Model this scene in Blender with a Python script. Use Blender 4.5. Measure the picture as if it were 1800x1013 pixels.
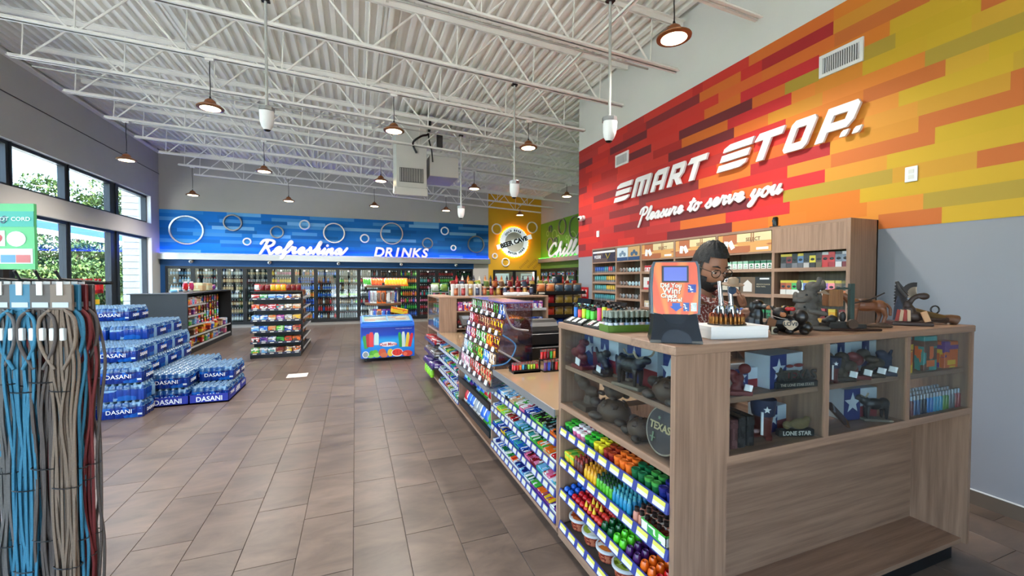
import bpy, bmesh, math, random
from mathutils import Vector, Matrix
random.seed(7)
SC = bpy.context.scene
for _o in list(bpy.data.objects):
    bpy.data.objects.remove(_o)
COL = SC.collection
PI = math.pi

# ---------------------------------------------------------------- camera, sky, sun, exposure
cam = bpy.data.cameras.new('camera')
cam.sensor_width = 36.0
cam.lens = 36.0 * 724.18 / 1800.0
cam.clip_start = 0.05
cam.clip_end = 400
cam_o = bpy.data.objects.new('camera', cam)
COL.objects.link(cam_o)
_yaw, _pit, _rol = map(math.radians, (20.8275, 1.2933, 0.0969))
_F = Vector((math.sin(_yaw) * math.cos(_pit), math.cos(_yaw) * math.cos(_pit), -math.sin(_pit)))
_R = Vector((math.cos(_yaw), -math.sin(_yaw), 0))
_U = _R.cross(_F)
_R2 = _R * math.cos(_rol) + _U * math.sin(_rol)
_U2 = -_R * math.sin(_rol) + _U * math.cos(_rol)
_m = Matrix((_R2, _U2, -_F)).transposed().to_4x4()
_m.translation = Vector((0, 0, 1.6))
cam_o.matrix_world = _m
SC.camera = cam_o

SKY_STRENGTH = 1.35
SUN_ENERGY = 24.0
LAMP_W = 160.0
SC.view_settings.view_transform = 'Standard'
SC.view_settings.look = 'None'
SC.view_settings.gamma = 1
SC.view_settings.use_curve_mapping = False
SC.view_settings.exposure = 0.84

world = bpy.data.worlds.new('sky')
SC.world = world
world.use_nodes = True
_n = world.node_tree.nodes
_sky = _n.new('ShaderNodeTexSky')
_sky.sky_type = 'NISHITA'
_sky.sun_disc = False
_sky.sun_elevation = math.radians(52)
_sky.sun_rotation = math.radians(120)
_sky.dust_density = 2.5
_bg = _n['Background']
_bg.inputs['Strength'].default_value = SKY_STRENGTH
world.node_tree.links.new(_sky.outputs[0], _bg.inputs['Color'])
_sl = bpy.data.lights.new('sun', 'SUN')
_sl.energy = SUN_ENERGY
_sl.angle = 0.02
_sl.color = (1.0, 0.95, 0.86)
_so = bpy.data.objects.new('sun', _sl)
COL.objects.link(_so)
_so.rotation_euler = (math.radians(22), math.radians(30), 0)   # from high on the right-hand side, over the roof
cy = SC.cycles
cy.adaptive_threshold = 0.02
cy.max_bounces = 9
cy.diffuse_bounces = 5
cy.glossy_bounces = 3
cy.transmission_bounces = 5
cy.transparent_max_bounces = 12
cy.sample_clamp_indirect = 6.0
cy.caustics_reflective = False
cy.caustics_refractive = False

# ---------------------------------------------------------------- materials
def lin(c):
    r = []
    for x in c[:3]:
        x = x / 255.0
        r.append(x / 12.92 if x <= 0.04045 else ((x + 0.055) / 1.055) ** 2.4)
    return (r[0], r[1], r[2], 1.0)

MATS = {}
def base_mat(key):
    m = bpy.data.materials.new(key)
    m.use_nodes = True
    return m, m.node_tree.nodes, m.node_tree.links, m.node_tree.nodes['Principled BSDF']

def mat(c, rough=0.5, metal=0.0, spec=0.5, emit=0.0, vary=0.0, scale=30.0, bump=0.0, alpha=1.0):
    """plain procedural surface: colour with a little noise in it, optional fine relief or glow"""
    key = ('m', tuple(c), rough, metal, spec, emit, vary, scale, bump, alpha)
    if key in MATS:
        return MATS[key]
    m, n, l, b = base_mat('surface_%03d' % len(MATS))
    col = lin(c)
    b.inputs['Base Color'].default_value = col
    b.inputs['Roughness'].default_value = rough
    b.inputs['Metallic'].default_value = metal
    b.inputs['Specular IOR Level'].default_value = spec
    if alpha < 1:
        b.inputs['Alpha'].default_value = alpha
    if emit:
        b.inputs['Emission Color'].default_value = col
        b.inputs['Emission Strength'].default_value = emit
    if vary or bump:
        tc = n.new('ShaderNodeTexCoord')
        nz = n.new('ShaderNodeTexNoise')
        nz.inputs['Scale'].default_value = scale
        nz.inputs['Detail'].default_value = 4
        l.new(tc.outputs['Object'], nz.inputs['Vector'])
        if vary:
            mx = n.new('ShaderNodeMix')
            mx.data_type = 'RGBA'
            mx.inputs['A'].default_value = tuple(x * (1 - vary) for x in col[:3]) + (1,)
            mx.inputs['B'].default_value = tuple(min(1, x * (1 + vary)) for x in col[:3]) + (1,)
            l.new(nz.outputs['Fac'], mx.inputs['Factor'])
            l.new(mx.outputs['Result'], b.inputs['Base Color'])
        if bump:
            bp = n.new('ShaderNodeBump')
            bp.inputs['Strength'].default_value = bump
            bp.inputs['Distance'].default_value = 0.01
            l.new(nz.outputs['Fac'], bp.inputs['Height'])
            l.new(bp.outputs['Normal'], b.inputs['Normal'])
    MATS[key] = m
    return m

def prt(c1, c2, c3, sc=2.2, rough=0.35, seed=0.0):
    """printed packaging: main colour, blotchy second colour and a light panel, by object-generated coordinates"""
    key = ('p', tuple(c1), tuple(c2), tuple(c3), sc, rough, seed)
    if key in MATS:
        return MATS[key]
    m, n, l, b = base_mat('print_%03d' % len(MATS))
    b.inputs['Roughness'].default_value = rough
    tc = n.new('ShaderNodeTexCoord')
    nz = n.new('ShaderNodeTexVoronoi')
    nz.voronoi_dimensions = '4D'
    nz.distance = 'CHEBYCHEV'
    nz.inputs['Scale'].default_value = sc * 1.1
    nz.inputs['Randomness'].default_value = 0.7
    l.new(tc.outputs['Generated'], nz.inputs['Vector'])
    nz.inputs['W'].default_value = seed
    sx_ = n.new('ShaderNodeSeparateColor')
    l.new(nz.outputs['Color'], sx_.inputs[0])
    rp = n.new('ShaderNodeValToRGB')
    rp.color_ramp.interpolation = 'CONSTANT'
    e = rp.color_ramp.elements
    e[0].position = 0
    e[0].color = lin(c1)
    e[1].position = 0.52
    e[1].color = lin(c2)
    x = e.new(0.80)
    x.color = lin(c3)
    l.new(sx_.outputs[0], rp.inputs['Fac'])
    l.new(rp.outputs['Color'], b.inputs['Base Color'])
    MATS[key] = m
    return m

def wood(c1, c2, axis='z', rough=0.45, sc=1.0):
    key = ('w', tuple(c1), tuple(c2), axis, rough, sc)
    if key in MATS:
        return MATS[key]
    m, n, l, b = base_mat('wood_%03d' % len(MATS))
    tc = n.new('ShaderNodeTexCoord')
    mp = n.new('ShaderNodeMapping')
    s = [38 * sc, 38 * sc, 38 * sc]
    s['xyz'.index(axis)] = 1.6 * sc
    mp.inputs['Scale'].default_value = s
    nz = n.new('ShaderNodeTexNoise')
    nz.inputs['Scale'].default_value = 1.0
    nz.inputs['Detail'].default_value = 5
    nz.inputs['Roughness'].default_value = 0.62
    l.new(tc.outputs['Object'], mp.inputs['Vector'])
    l.new(mp.outputs['Vector'], nz.inputs['Vector'])
    rp = n.new('ShaderNodeValToRGB')
    e = rp.color_ramp.elements
    e[0].position = 0.32
    e[0].color = lin(c1)
    e[1].position = 0.68
    e[1].color = lin(c2)
    l.new(nz.outputs['Fac'], rp.inputs['Fac'])
    l.new(rp.outputs['Color'], b.inputs['Base Color'])
    b.inputs['Roughness'].default_value = rough
    MATS[key] = m
    return m

def glass(tint=(255, 255, 255), refl=0.06, key='glass'):
    k = ('g', tuple(tint), refl)
    if k in MATS:
        return MATS[k]
    m = bpy.data.materials.new(key)
    m.use_nodes = True
    n = m.node_tree.nodes
    l = m.node_tree.links
    n.clear()
    out = n.new('ShaderNodeOutputMaterial')
    tr = n.new('ShaderNodeBsdfTransparent')
    tr.inputs['Color'].default_value = lin(tint)
    gl = n.new('ShaderNodeBsdfGlossy')
    gl.inputs['Roughness'].default_value = 0.02
    fr = n.new('ShaderNodeLayerWeight')
    fr.inputs['Blend'].default_value = 0.5
    pw = n.new('ShaderNodeMath')
    pw.operation = 'POWER'
    pw.inputs[1].default_value = 4.0
    l.new(fr.outputs['Facing'], pw.inputs[0])
    ma = n.new('ShaderNodeMath')
    ma.operation = 'MULTIPLY_ADD'
    ma.inputs[1].default_value = 0.4
    ma.inputs[2].default_value = refl
    l.new(pw.outputs[0], ma.inputs[0])
    mx = n.new('ShaderNodeMixShader')
    l.new(ma.outputs[0], mx.inputs[0])
    l.new(tr.outputs[0], mx.inputs[1])
    l.new(gl.outputs[0], mx.inputs[2])
    l.new(mx.outputs[0], out.inputs[0])
    MATS[k] = m
    return m

def attr_mat(name, rough=0.55):
    """flat painted print: colour read from a face-corner colour layer"""
    m, n, l, b = base_mat(name)
    a = n.new('ShaderNodeAttribute')
    a.attribute_name = 'paint'
    l.new(a.outputs['Color'], b.inputs['Base Color'])
    b.inputs['Roughness'].default_value = rough
    b.inputs['Specular IOR Level'].default_value = 0.2
    return m

WHITE = mat((225, 226, 228), 0.5)
BLACK = mat((16, 16, 18), 0.45)
BLACKG = mat((12, 12, 13), 0.2)
GREYM = mat((128, 130, 134), 0.4, 0.7)
CHROME = mat((205, 206, 210), 0.16, 1.0)
STEEL = mat((170, 172, 176), 0.32, 0.9)
GLASS = glass((240, 246, 246), 0.05)
GLASSD = glass((238, 242, 242), 0.018)
LAMI = wood((130, 100, 81), (166, 132, 109), 'z')
LAMIX = wood((130, 100, 81), (166, 132, 109), 'x')
LAMIY = wood((130, 100, 81), (166, 132, 109), 'y')

# ---------------------------------------------------------------- mesh building
class MB:
    def __init__(s):
        s.v = []
        s.f = []
        s.m = []
    def _add(s, vs, fs, m):
        k = len(s.v)
        s.v += [tuple(x) for x in vs]
        for f in fs:
            s.f.append([i + k for i in f])
            s.m.append(m)
        return s
    def box(s, x0, y0, z0, x1, y1, z1, m=0, M=None):
        vs = [Vector((x, y, z)) for z in (z0, z1) for y in (y0, y1) for x in (x0, x1)]
        if M is not None:
            vs = [M @ v for v in vs]
        return s._add(vs, [(0, 2, 3, 1), (4, 5, 7, 6), (0, 1, 5, 4), (2, 6, 7, 3), (0, 4, 6, 2), (1, 3, 7, 5)], m)
    def cbox(s, c, d, m=0, M=None):
        return s.box(c[0] - d[0] / 2, c[1] - d[1] / 2, c[2] - d[2] / 2, c[0] + d[0] / 2, c[1] + d[1] / 2, c[2] + d[2] / 2, m, M)
    def rbox(s, x0, y0, z0, x1, y1, z1, b, m=0, M=None):
        """box with chamfered edges: three stacked rings top and bottom"""
        rings = []
        for z, i in ((z0, b), (z0 + b, 0), (z1 - b, 0), (z1, b)):
            xa, xb, ya, yb = x0 + i, x1 - i, y0 + i, y1 - i
            c = b * 0.7
            rings.append([(xa + c, ya, z), (xb - c, ya, z), (xb, ya + c, z), (xb, yb - c, z), (xb - c, yb, z), (xa + c, yb, z), (xa, yb - c, z), (xa, ya + c, z)])
        vs = [Vector(p) for r in rings for p in r]
        if M is not None:
            vs = [M @ v for v in vs]
        fs = [tuple(reversed(range(8))), tuple(range(24, 32))]
        for k in range(3):
            for i in range(8):
                j = (i + 1) % 8
                fs.append((k * 8 + i, k * 8 + j, k * 8 + 8 + j, k * 8 + 8 + i))
        return s._add(vs, fs, m)
    def lathe(s, prof, n=12, m=0, o=(0, 0, 0), M=None, ms=None):
        vs = []
        for r, z in prof:
            for i in range(n):
                a = 2 * PI * i / n
                vs.append(Vector((o[0] + r * math.cos(a), o[1] + r * math.sin(a), o[2] + z)))
        if M is not None:
            vs = [M @ v for v in vs]
        k = len(s.v)
        s.v += [tuple(v) for v in vs]
        for q in range(len(prof) - 1):
            for i in range(n):
                j = (i + 1) % n
                s.f.append([k + q * n + i, k + q * n + j, k + q * n + n + j, k + q * n + n + i])
                s.m.append(ms[q] if ms else m)
        ring = tuple(prof[0]) == tuple(prof[-1])
        if prof[0][0] > 1e-5 and not ring:
            s.f.append([k + i for i in reversed(range(n))])
            s.m.append(ms[0] if ms else m)
        if prof[-1][0] > 1e-5 and not ring:
            s.f.append([k + (len(prof) - 1) * n + i for i in range(n)])
            s.m.append(ms[-1] if ms else m)
        return s
    def cyl(s, p0, p1, r0, r1=None, n=8, m=0):
        p0, p1 = Vector(p0), Vector(p1)
        d = p1 - p0
        M = Matrix.Translation(p0) @ d.to_track_quat('Z', 'Y').to_matrix().to_4x4()
        return s.lathe([(r0, 0), (r1 if r1 is not None else r0, d.length)], n, m, M=M)
    def tube(s, pts, r, n=6, m=0, closed=False):
        pts = [Vector(p) for p in pts]
        L = len(pts)
        k = len(s.v)
        up = Vector((0, 0, 1))
        prev = None
        for i, p in enumerate(pts):
            a = pts[i - 1] if (i or closed) else p
            b = pts[(i + 1) % L] if (i < L - 1 or closed) else p
            t = (b - a).normalized()
            if prev is None:
                ref = up if abs(t.z) < 0.9 else Vector((1, 0, 0))
                x = t.cross(ref).normalized()
            else:
                x = (prev - t * prev.dot(t)).normalized()
            prev = x
            y = t.cross(x)
            rr = r[i] if isinstance(r, (list, tuple)) else r
            for j in range(n):
                an = 2 * PI * j / n
                s.v.append(tuple(p + x * (rr * math.cos(an)) + y * (rr * math.sin(an))))
        for i in range(L if closed else L - 1):
            i2 = (i + 1) % L
            for j in range(n):
                j2 = (j + 1) % n
                s.f.append([k + i * n + j, k + i * n + j2, k + i2 * n + j2, k + i2 * n + j])
                s.m.append(m)
        if not closed:
            s.f.append([k + j for j in reversed(range(n))])
            s.m.append(m)
            s.f.append([k + (L - 1) * n + j for j in range(n)])
            s.m.append(m)
        return s
    def ball(s, c, r, n=10, k=6, m=0, M=None):
        if not isinstance(r, (tuple, list)):
            r = (r, r, r)
        vs = [Vector((c[0], c[1], c[2] - r[2]))]
        for i in range(1, k):
            a = -PI / 2 + PI * i / k
            for j in range(n):
                b = 2 * PI * j / n
                vs.append(Vector((c[0] + r[0] * math.cos(a) * math.cos(b), c[1] + r[1] * math.cos(a) * math.sin(b), c[2] + r[2] * math.sin(a))))
        vs.append(Vector((c[0], c[1], c[2] + r[2])))
        if M is not None:
            vs = [M @ v for v in vs]
        fs = []
        for j in range(n):
            j2 = (j + 1) % n
            fs.append((0, 1 + j2, 1 + j))
            for i in range(k - 2):
                a = 1 + i * n
                fs.append((a + j, a + j2, a + n + j2, a + n + j))
            fs.append((len(vs) - 1, 1 + (k - 2) * n + j, 1 + (k - 2) * n + j2))
        return s._add(vs, fs, m)
    def prism(s, pts, vec, m=0, M=None):
        vec = Vector(vec)
        a = [Vector(p) for p in pts]
        b = [p + vec for p in a]
        vs = a + b
        if M is not None:
            vs = [M @ v for v in vs]
        n = len(a)
        fs = [tuple(reversed(range(n))), tuple(range(n, 2 * n))]
        for i in range(n):
            j = (i + 1) % n
            fs.append((i, j, n + j, n + i))
        return s._add(vs, fs, m)
    def quad(s, a, b, c, d, m=0):
        return s._add([a, b, c, d], [(0, 1, 2, 3)], m)
    def mesh(s, name, mats, smooth=None):
        me = bpy.data.meshes.new(name)
        me.from_pydata(s.v, [], s.f)
        if not isinstance(mats, (list, tuple)):
            mats = [mats]
        for x in mats:
            me.materials.append(x)
        me.polygons.foreach_set('material_index', [min(i, len(mats) - 1) for i in s.m])
        bm = bmesh.new()
        bm.from_mesh(me)
        bmesh.ops.recalc_face_normals(bm, faces=bm.faces)
        bm.to_mesh(me)
        bm.free()
        if smooth:
            me.polygons.foreach_set('use_smooth', [True] * len(me.polygons))
            me.set_sharp_from_angle(angle=smooth)
        me.update()
        return me
    def build(s, name, mats, parent=None, loc=(0, 0, 0), rz=0.0, smooth=None):
        return link(name, s.mesh(name, mats, smooth), parent, loc, rz)

def link(name, data, parent=None, loc=(0, 0, 0), rz=0.0, rot=None):
    o = bpy.data.objects.new(name, data)
    COL.objects.link(o)
    o.location = loc
    o.rotation_euler = rot if rot is not None else (0, 0, rz)
    if parent is not None:
        o.parent = parent
    return o

def tag(o, label=None, cat=None, group=None, kind=None):
    if label:
        o['label'] = label
    if cat:
        o['category'] = cat
    if group:
        o['group'] = group
    if kind:
        o['kind'] = kind
    return o

def thing(name, label, cat, loc=(0, 0, 0), rz=0.0, group=None):
    o = link(name, None, None, loc, rz)
    o.empty_display_size = 0.05
    return tag(o, label, cat, group)

def struct(o):
    o['kind'] = 'structure'
    return o

def copy_tree(o, parent=None, loc=None, rz=None):
    c = o.copy()
    COL.objects.link(c)
    c.parent = parent
    if loc is not None:
        c.location = loc
    if rz is not None:
        c.rotation_euler[2] = rz
    for ch in list(o.children):
        copy_tree(ch, c)
    return c

def text(body, size, m, parent, loc, rot, ext=0.002, shear=0.0, bold=0.0, ax='LEFT', name='lettering', sx=1.0):
    cu = bpy.data.curves.new(name, 'FONT')
    cu.body = body
    cu.size = size
    cu.extrude = ext
    cu.shear = shear
    cu.offset = bold
    cu.align_x = ax
    cu.resolution_u = 3
    cu.materials.append(m)
    o = link(name, cu, parent, loc, rot=rot)
    o.scale = (sx, 1, 1)
    return o

FACE_S = (PI / 2, 0, 0)             # text on a wall that faces the camera's side (-Y)
FACE_W = (PI / 2, 0, -PI / 2)       # text on a wall that faces the aisle (-X)

CACHE = {}
def shared(key, fn):
    if key not in CACHE:
        CACHE[key] = fn()
    return CACHE[key]

ORD = ['zeroth', 'first', 'second', 'third', 'fourth', 'fifth', 'sixth', 'seventh', 'eighth', 'ninth', 'tenth', 'eleventh', 'twelfth', 'thirteenth', 'fourteenth', 'fifteenth', 'sixteenth', 'seventeenth', 'eighteenth', 'nineteenth', 'twentieth'] + ['twenty-' + w for w in ('first', 'second', 'third', 'fourth', 'fifth', 'sixth', 'seventh', 'eighth', 'ninth')] + ['thirtieth']

def catmull(P, k=6, closed=False):
    P = [Vector(p) for p in P]
    n = len(P)
    out = []
    for i in range(n if closed else n - 1):
        p1, p2 = P[i], P[(i + 1) % n]
        p0 = P[i - 1] if (i or closed) else p1
        p3 = P[(i + 2) % n] if (i < n - 2 or closed) else p2
        for j in range(k):
            t = j / k
            out.append(0.5 * ((2 * p1) + (p2 - p0) * t + (2 * p0 - 5 * p1 + 4 * p2 - p3) * t * t + (3 * p1 - p0 - 3 * p2 + p3) * t ** 3))
    if not closed:
        out.append(P[-1])
    return out

def fuse(o, vox=0.004, it=4):
    r = o.modifiers.new('fuse', 'REMESH')
    r.mode = 'VOXEL'
    r.voxel_size = vox
    r.use_smooth_shade = True
    s = o.modifiers.new('soft', 'SMOOTH')
    s.iterations = it
    s.factor = 0.5
    return o
# ================================================================ the room
XL, XR, YB, YF = -5.535, 4.11, 15.5, -2.6
XG = 7.2
def deck_z(x):
    return 5.07 - (x - 4.11) * 0.0417
PAINT_GREY = mat((180, 177, 172), 0.75, vary=0.05, scale=3, bump=0.03)
PAINT_LIGHT = mat((190, 191, 192), 0.75, vary=0.03, scale=3, bump=0.03)
PAINT_BLUE = mat((10, 78, 138), 0.6)
PAINT_NAVY = mat((12, 66, 118), 0.6)
PAINT_YEL = mat((214, 164, 30), 0.6, vary=0.05, scale=2)
PAINT_GREEN = mat((84, 118, 44), 0.6)
OFFW = mat((238, 236, 230), 0.6, vary=0.03, scale=4)
FRAME = mat((40, 45, 52), 0.4, 0.3)

# ---- floor: dark joint bed, porcelain tiles laid in a one-third stagger
def tile_mat(name, source):
    m, n, l, b = base_mat(name)
    if source == 'object':
        oi = n.new('ShaderNodeObjectInfo')
        rnd = oi.outputs['Random']
    else:
        ge = n.new('ShaderNodeNewGeometry')
        rnd = ge.outputs['Random Per Island']
    ge2 = n.new('ShaderNodeNewGeometry')
    mp = n.new('ShaderNodeMapping')
    mp.inputs['Scale'].default_value = (1.3, 3.2, 1)
    mp.inputs['Rotation'].default_value = (0, 0, 0.5)
    l.new(ge2.outputs['Position'], mp.inputs['Vector'])
    nz = n.new('ShaderNodeTexNoise')
    nz.noise_dimensions = '4D'
    nz.inputs['Scale'].default_value = 1.7
    nz.inputs['Detail'].default_value = 7
    nz.inputs['Roughness'].default_value = 0.62
    nz.inputs['Distortion'].default_value = 0.9
    l.new(mp.outputs['Vector'], nz.inputs['Vector'])
    mu = n.new('ShaderNodeMath')
    mu.operation = 'MULTIPLY'
    mu.inputs[1].default_value = 9.0
    l.new(rnd, mu.inputs[0])
    l.new(mu.outputs[0], nz.inputs['W'])
    rp = n.new('ShaderNodeValToRGB')
    e = rp.color_ramp.elements
    e[0].position = 0.28
    e[0].color = lin((72, 61, 54))
    e[1].position = 0.72
    e[1].color = lin((116, 99, 87))
    l.new(nz.outputs['Fac'], rp.inputs['Fac'])
    hs = n.new('ShaderNodeHueSaturation')
    mr = n.new('ShaderNodeMapRange')
    mr.inputs['To Min'].default_value = 0.88
    mr.inputs['To Max'].default_value = 1.1
    l.new(rnd, mr.inputs['Value'])
    l.new(mr.outputs[0], hs.inputs['Value'])
    l.new(rp.outputs['Color'], hs.inputs['Color'])
    l.new(hs.outputs['Color'], b.inputs['Base Color'])
    r2 = n.new('ShaderNodeMapRange')
    r2.inputs['To Min'].default_value = 0.24
    r2.inputs['To Max'].default_value = 0.42
    l.new(nz.outputs['Fac'], r2.inputs['Value'])
    l.new(r2.outputs[0], b.inputs['Roughness'])
    b.inputs['Specular IOR Level'].default_value = 0.45
    return m
TILE_A = tile_mat('porcelain_tile', 'object')
TILE_B = tile_mat('porcelain_tile_far', 'island')
floor = struct(MB().box(XL - 0.3, YF - 0.3, -0.2, XG + 0.4, YB + 1.3, -0.006).build('floor', mat((92, 80, 70), 0.8)))
TW, TL = 0.3048, 0.6096
tiles = []
i0 = int((XL + 1.24) / TW) - 2
for i in range(i0, 40):
    xa = -1.24 + i * TW
    off = 3.01 + (-0.2032) * (-i) if False else 3.01 - i * 0.2032
    j0 = int((YF - off) / TL) - 1
    for j in range(j0, j0 + 34):
        ya = off + j * TL
        if xa + TW < XL or xa > XG or ya + TL < YF or ya > YB + 0.05:
            continue
        tiles.append((xa, ya))
def in_view(x, y):
    v = Vector((x, y, 0)) - Vector((0, 0, 1.6))
    z = v.dot(_F)
    if z < 0.3:
        return None
    px, py = 900 + 724.18 * v.dot(_R2) / z, 506.5 - 724.18 * v.dot(_U2) / z
    return z if (-60 < px < 1860 and py < 1100) else None
def hidden(x, y):
    return (x > 1.3 and 1.3 < y < 6.6) or x > 4.3 and y < 7.2
cand = []
for (xa, ya) in tiles:
    z = in_view(xa + TW / 2, ya + TL / 2)
    if z is not None and not hidden(xa + TW / 2, ya + TL / 2):
        cand.append((z, xa, ya))
cand.sort()
near = set((x, y) for z, x, y in cand[:300])
g = 0.0016
tile_me = MB().rbox(g, g, -0.006, TW - g, TL - g, 0.0, 0.0012).mesh('tile', TILE_A)
mb = MB()
for (xa, ya) in tiles:
    if (xa, ya) in near:
        link('tile', tile_me, floor, (xa, ya, 0))
    else:
        mb.box(xa + g, ya + g, -0.006, xa + TW - g, ya + TL - g, 0.0)
tag(mb.build('far_tiles', TILE_B, floor), kind='stuff')

# ---- left wall with its two rows of windows
wl = MB()
WB = [14.99, 13.245, 11.43, 9.88, 8.33, 6.78, 5.23, 3.68, 2.13, 0.58, -0.97, -2.2]
wl.box(XL - 0.3, YF - 0.3, -0.2, XL, YB + 1.3, 0.12)
wl.box(XL - 0.3, YF - 0.3, 2.78, XL, YB + 1.3, 3.18)
wl.box(XL - 0.3, YF - 0.3, 3.98, XL, YB + 1.3, 5.36)
for za_, zb_w in ((0.12, 2.78), (3.18, 3.98)):
    wl.box(XL - 0.3, 14.99, za_, XL, YB + 1.3, zb_w)
    wl.box(XL - 0.3, YF - 0.3, za_, XL, -2.2, zb_w)
struct(wl.build('wall_left', PAINT_GREY))
struct(MB().box(XL - 0.3, YF - 0.3, 5.36, XL - 0.02, YB + 1.3, 5.62).box(XL - 0.1, YF, 5.36, XL + 0.12, YB, 5.385).build('trim_1', OFFW))
struct(MB().cyl((XL + 0.012, YF, 4.75), (XL + 0.012, YB - 0.01, 4.75), 0.009).build('trim_2', mat((70, 68, 66), 0.6)))
wn = 0
for (za, zb) in ((0.12, 2.78), (3.18, 3.98)):
    for k in range(len(WB) - 1):
        yb, ya = WB[k], WB[k + 1]
        wn += 1
        wdl = 0.2 if k == 0 else 0.07
        wdr = 0.2 if k == 1 else 0.07
        f = MB()
        xo, xi = XL - 0.22, XL - 0.10
        f.box(xo, ya, za, xi, ya + wdl, zb).box(xo, yb - wdr, za, xi, yb, zb)
        f.box(xo, ya + wdl, za, xi, yb - wdr, za + 0.06).box(xo, ya + wdl, zb - 0.06, xi, yb - wdr, zb)
        f.box(xi, ya + 0.012, za, xi + 0.03, ya + 0.03, zb)
        wo = struct(f.build('window_%d' % wn, FRAME))
        MB().box(XL - 0.168, ya + wdl - 0.005, za + 0.055, XL - 0.158, yb - wdr + 0.005, zb - 0.055).build('pane', GLASS, wo)
# white reveal at the far jamb
struct(MB().box(XL - 0.10, 14.955, 0.12, XL - 0.001, 14.99, 2.78).box(XL - 0.10, 14.955, 3.18, XL - 0.001, 14.99, 3.98).build('trim_3', WHITE))

# ---- back wall above and around the drinks coolers
CX0, CX1, CZ0, CZ1 = -5.407, 4.264, 0.112, 1.975
wb = MB()
wb.box(XL - 0.3, YB, CZ1, 4.90, YB + 0.2, 5.7, 0)
wb.box(XL, YB, 0, 4.90, YB + 0.2, CZ0, 1)
wb.box(CX1, YB, CZ0, 4.90, YB + 0.2, CZ1, 0)
wb.box(XL, YB, CZ0, CX0, YB + 0.2, CZ1, 2)
wb.box(XL, YB - 0.006, CZ1, 4.30, YB, 2.176, 2)
struct(MB().box(XL, YB + 1.2, 0, XG + 0.3, YB + 1.3, 5.7, 0).build('wall_rear', PAINT_GREY))
struct(wb.build('wall_back', [PAINT_GREY, mat((150, 146, 140), 0.4), PAINT_BLUE]))
bd = MB().box(XL, 15.33, 2.176, 4.93, 15.5, 2.37)
for x in (-2.9, -0.2, 2.4):
    bd.box(x, 15.328, 2.176, x + 0.006, 15.331, 2.37)
struct(bd.build('trim_4', mat((186, 186, 188), 0.3, 0.85)))
# blue strip light lying on the metal ledge, washing the mural
struct(MB().box(XL, 15.43, 2.372, 4.9, 15.455, 2.384).build('trim_5', mat((30, 36, 255), 0.5, emit=22.0)))

def paint_panel(name, label_parent, rects, plane, matname):
    """rects: (u0, u1, z0, z1, colour) painted flat on one panel; plane maps (u, z, d) to a point"""
    me = bpy.data.meshes.new(name)
    vs, fs, cs = [], [], []
    for (u0, u1, z0, z1, c, d) in rects:
        k = len(vs)
        vs += [plane(u0, z0, d), plane(u1, z0, d), plane(u1, z1, d), plane(u0, z1, d)]
        fs.append((k, k + 1, k + 2, k + 3))
        cs.append(lin(c))
    me.from_pydata(vs, [], fs)
    at = me.color_attributes.new('paint', 'FLOAT_COLOR', 'CORNER')
    i = 0
    for c in cs:
        for _ in range(4):
            at.data[i].color = c
            i += 1
    me.materials.append(attr_mat(matname))
    o = link(name, me)
    return o
def stripe_rows(u0, u1, z0, nrow, rh, colour, seed, fixed=(), lo=0.35, hi=1.1):
    rr = random.Random(seed)
    out = []
    for r in range(nrow):
        cuts = sorted((a, b, c) for (q, a, b, c) in fixed if q == r)
        u = u0
        spans = []
        for (a, b, c) in cuts:
            if a > u + 0.12:
                spans.append((u, a, None))
            elif a > u:
                a = u
            if b > u:
                spans.append((max(a, u), b, c))
                u = b
        if u < u1:
            spans.append((u, u1, None))
        for (a, b, c) in spans:
            if c:
                out.append((a, b, z0 + r * rh, z0 + (r + 1) * rh, c, 0.0))
                continue
            x = a
            while x < b - 1e-4:
                w = rr.uniform(lo, hi)
                e = b if x + w > b - 0.15 else x + w
                out.append((x, e, z0 + r * rh, z0 + (r + 1) * rh, colour((x + e) / 2, rr), 0.0))
                x = e
    return out
def jit(c, rr, a=8):
    d = rr.uniform(-a, a)
    return tuple(max(0, min(255, x + (112 - x) * 0.08 + d)) for x in c)
def blue_c(x, rr):
    t = (x - XL) / 10.4
    base = (10 + 2 * t, 128 - 34 * t, 232 - 66 * t)
    r = rr.random()
    if r < 0.16:
        base = tuple(q + (255 - q) * 0.22 for q in base)
    elif r < 0.4:
        base = tuple(q * 0.86 for q in base)
    return jit(base, rr, 5)
LB = [(118, 184, 238), (70, 150, 222), (120, 178, 226)]
bfix = [(11, -5.5, -4.42, (40, 138, 222)), (9, -5.53, -4.65, (86, 166, 236)), (9, -4.0, -2.85, (74, 156, 228)), (7, -4.2, -3.05, LB[0]), (6, -5.1, -3.85, (52, 144, 226)), (5, -3.1, -2.0, (96, 168, 232)), (0, -5.5, -4.5, (84, 160, 248)),
        (11, -3.8, -2.86, (104, 178, 236)), (9, -2.1, -0.95, LB[0]), (8, -0.35, 1.2, LB[2]), (10, 0.6, 1.7, (70, 140, 200)), (11, 2.02, 2.95, (98, 160, 210)), (10, 1.85, 2.95, (118, 174, 214)), (5, 0.95, 2.1, (100, 160, 220)), (8, 3.35, 4.4, (120, 172, 206)), (3, 2.7, 3.8, (30, 110, 170))]
BR = (3.693 - 2.37) / 12
mo = paint_panel('mural', None, stripe_rows(XL + 0.002, 4.9, 2.37, 12, BR, blue_c, 3, bfix, 0.6, 1.6), lambda u, z, d: (u, 15.488, z), 'blue_mural_print')
tag(mo, 'blue striped wall mural above the drinks coolers', 'mural')
# the body of the board behind the print
struct(MB().box(XL, 15.489, 2.37, 4.9, 15.5, 3.693).build('trim_6', PAINT_BLUE))

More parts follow.
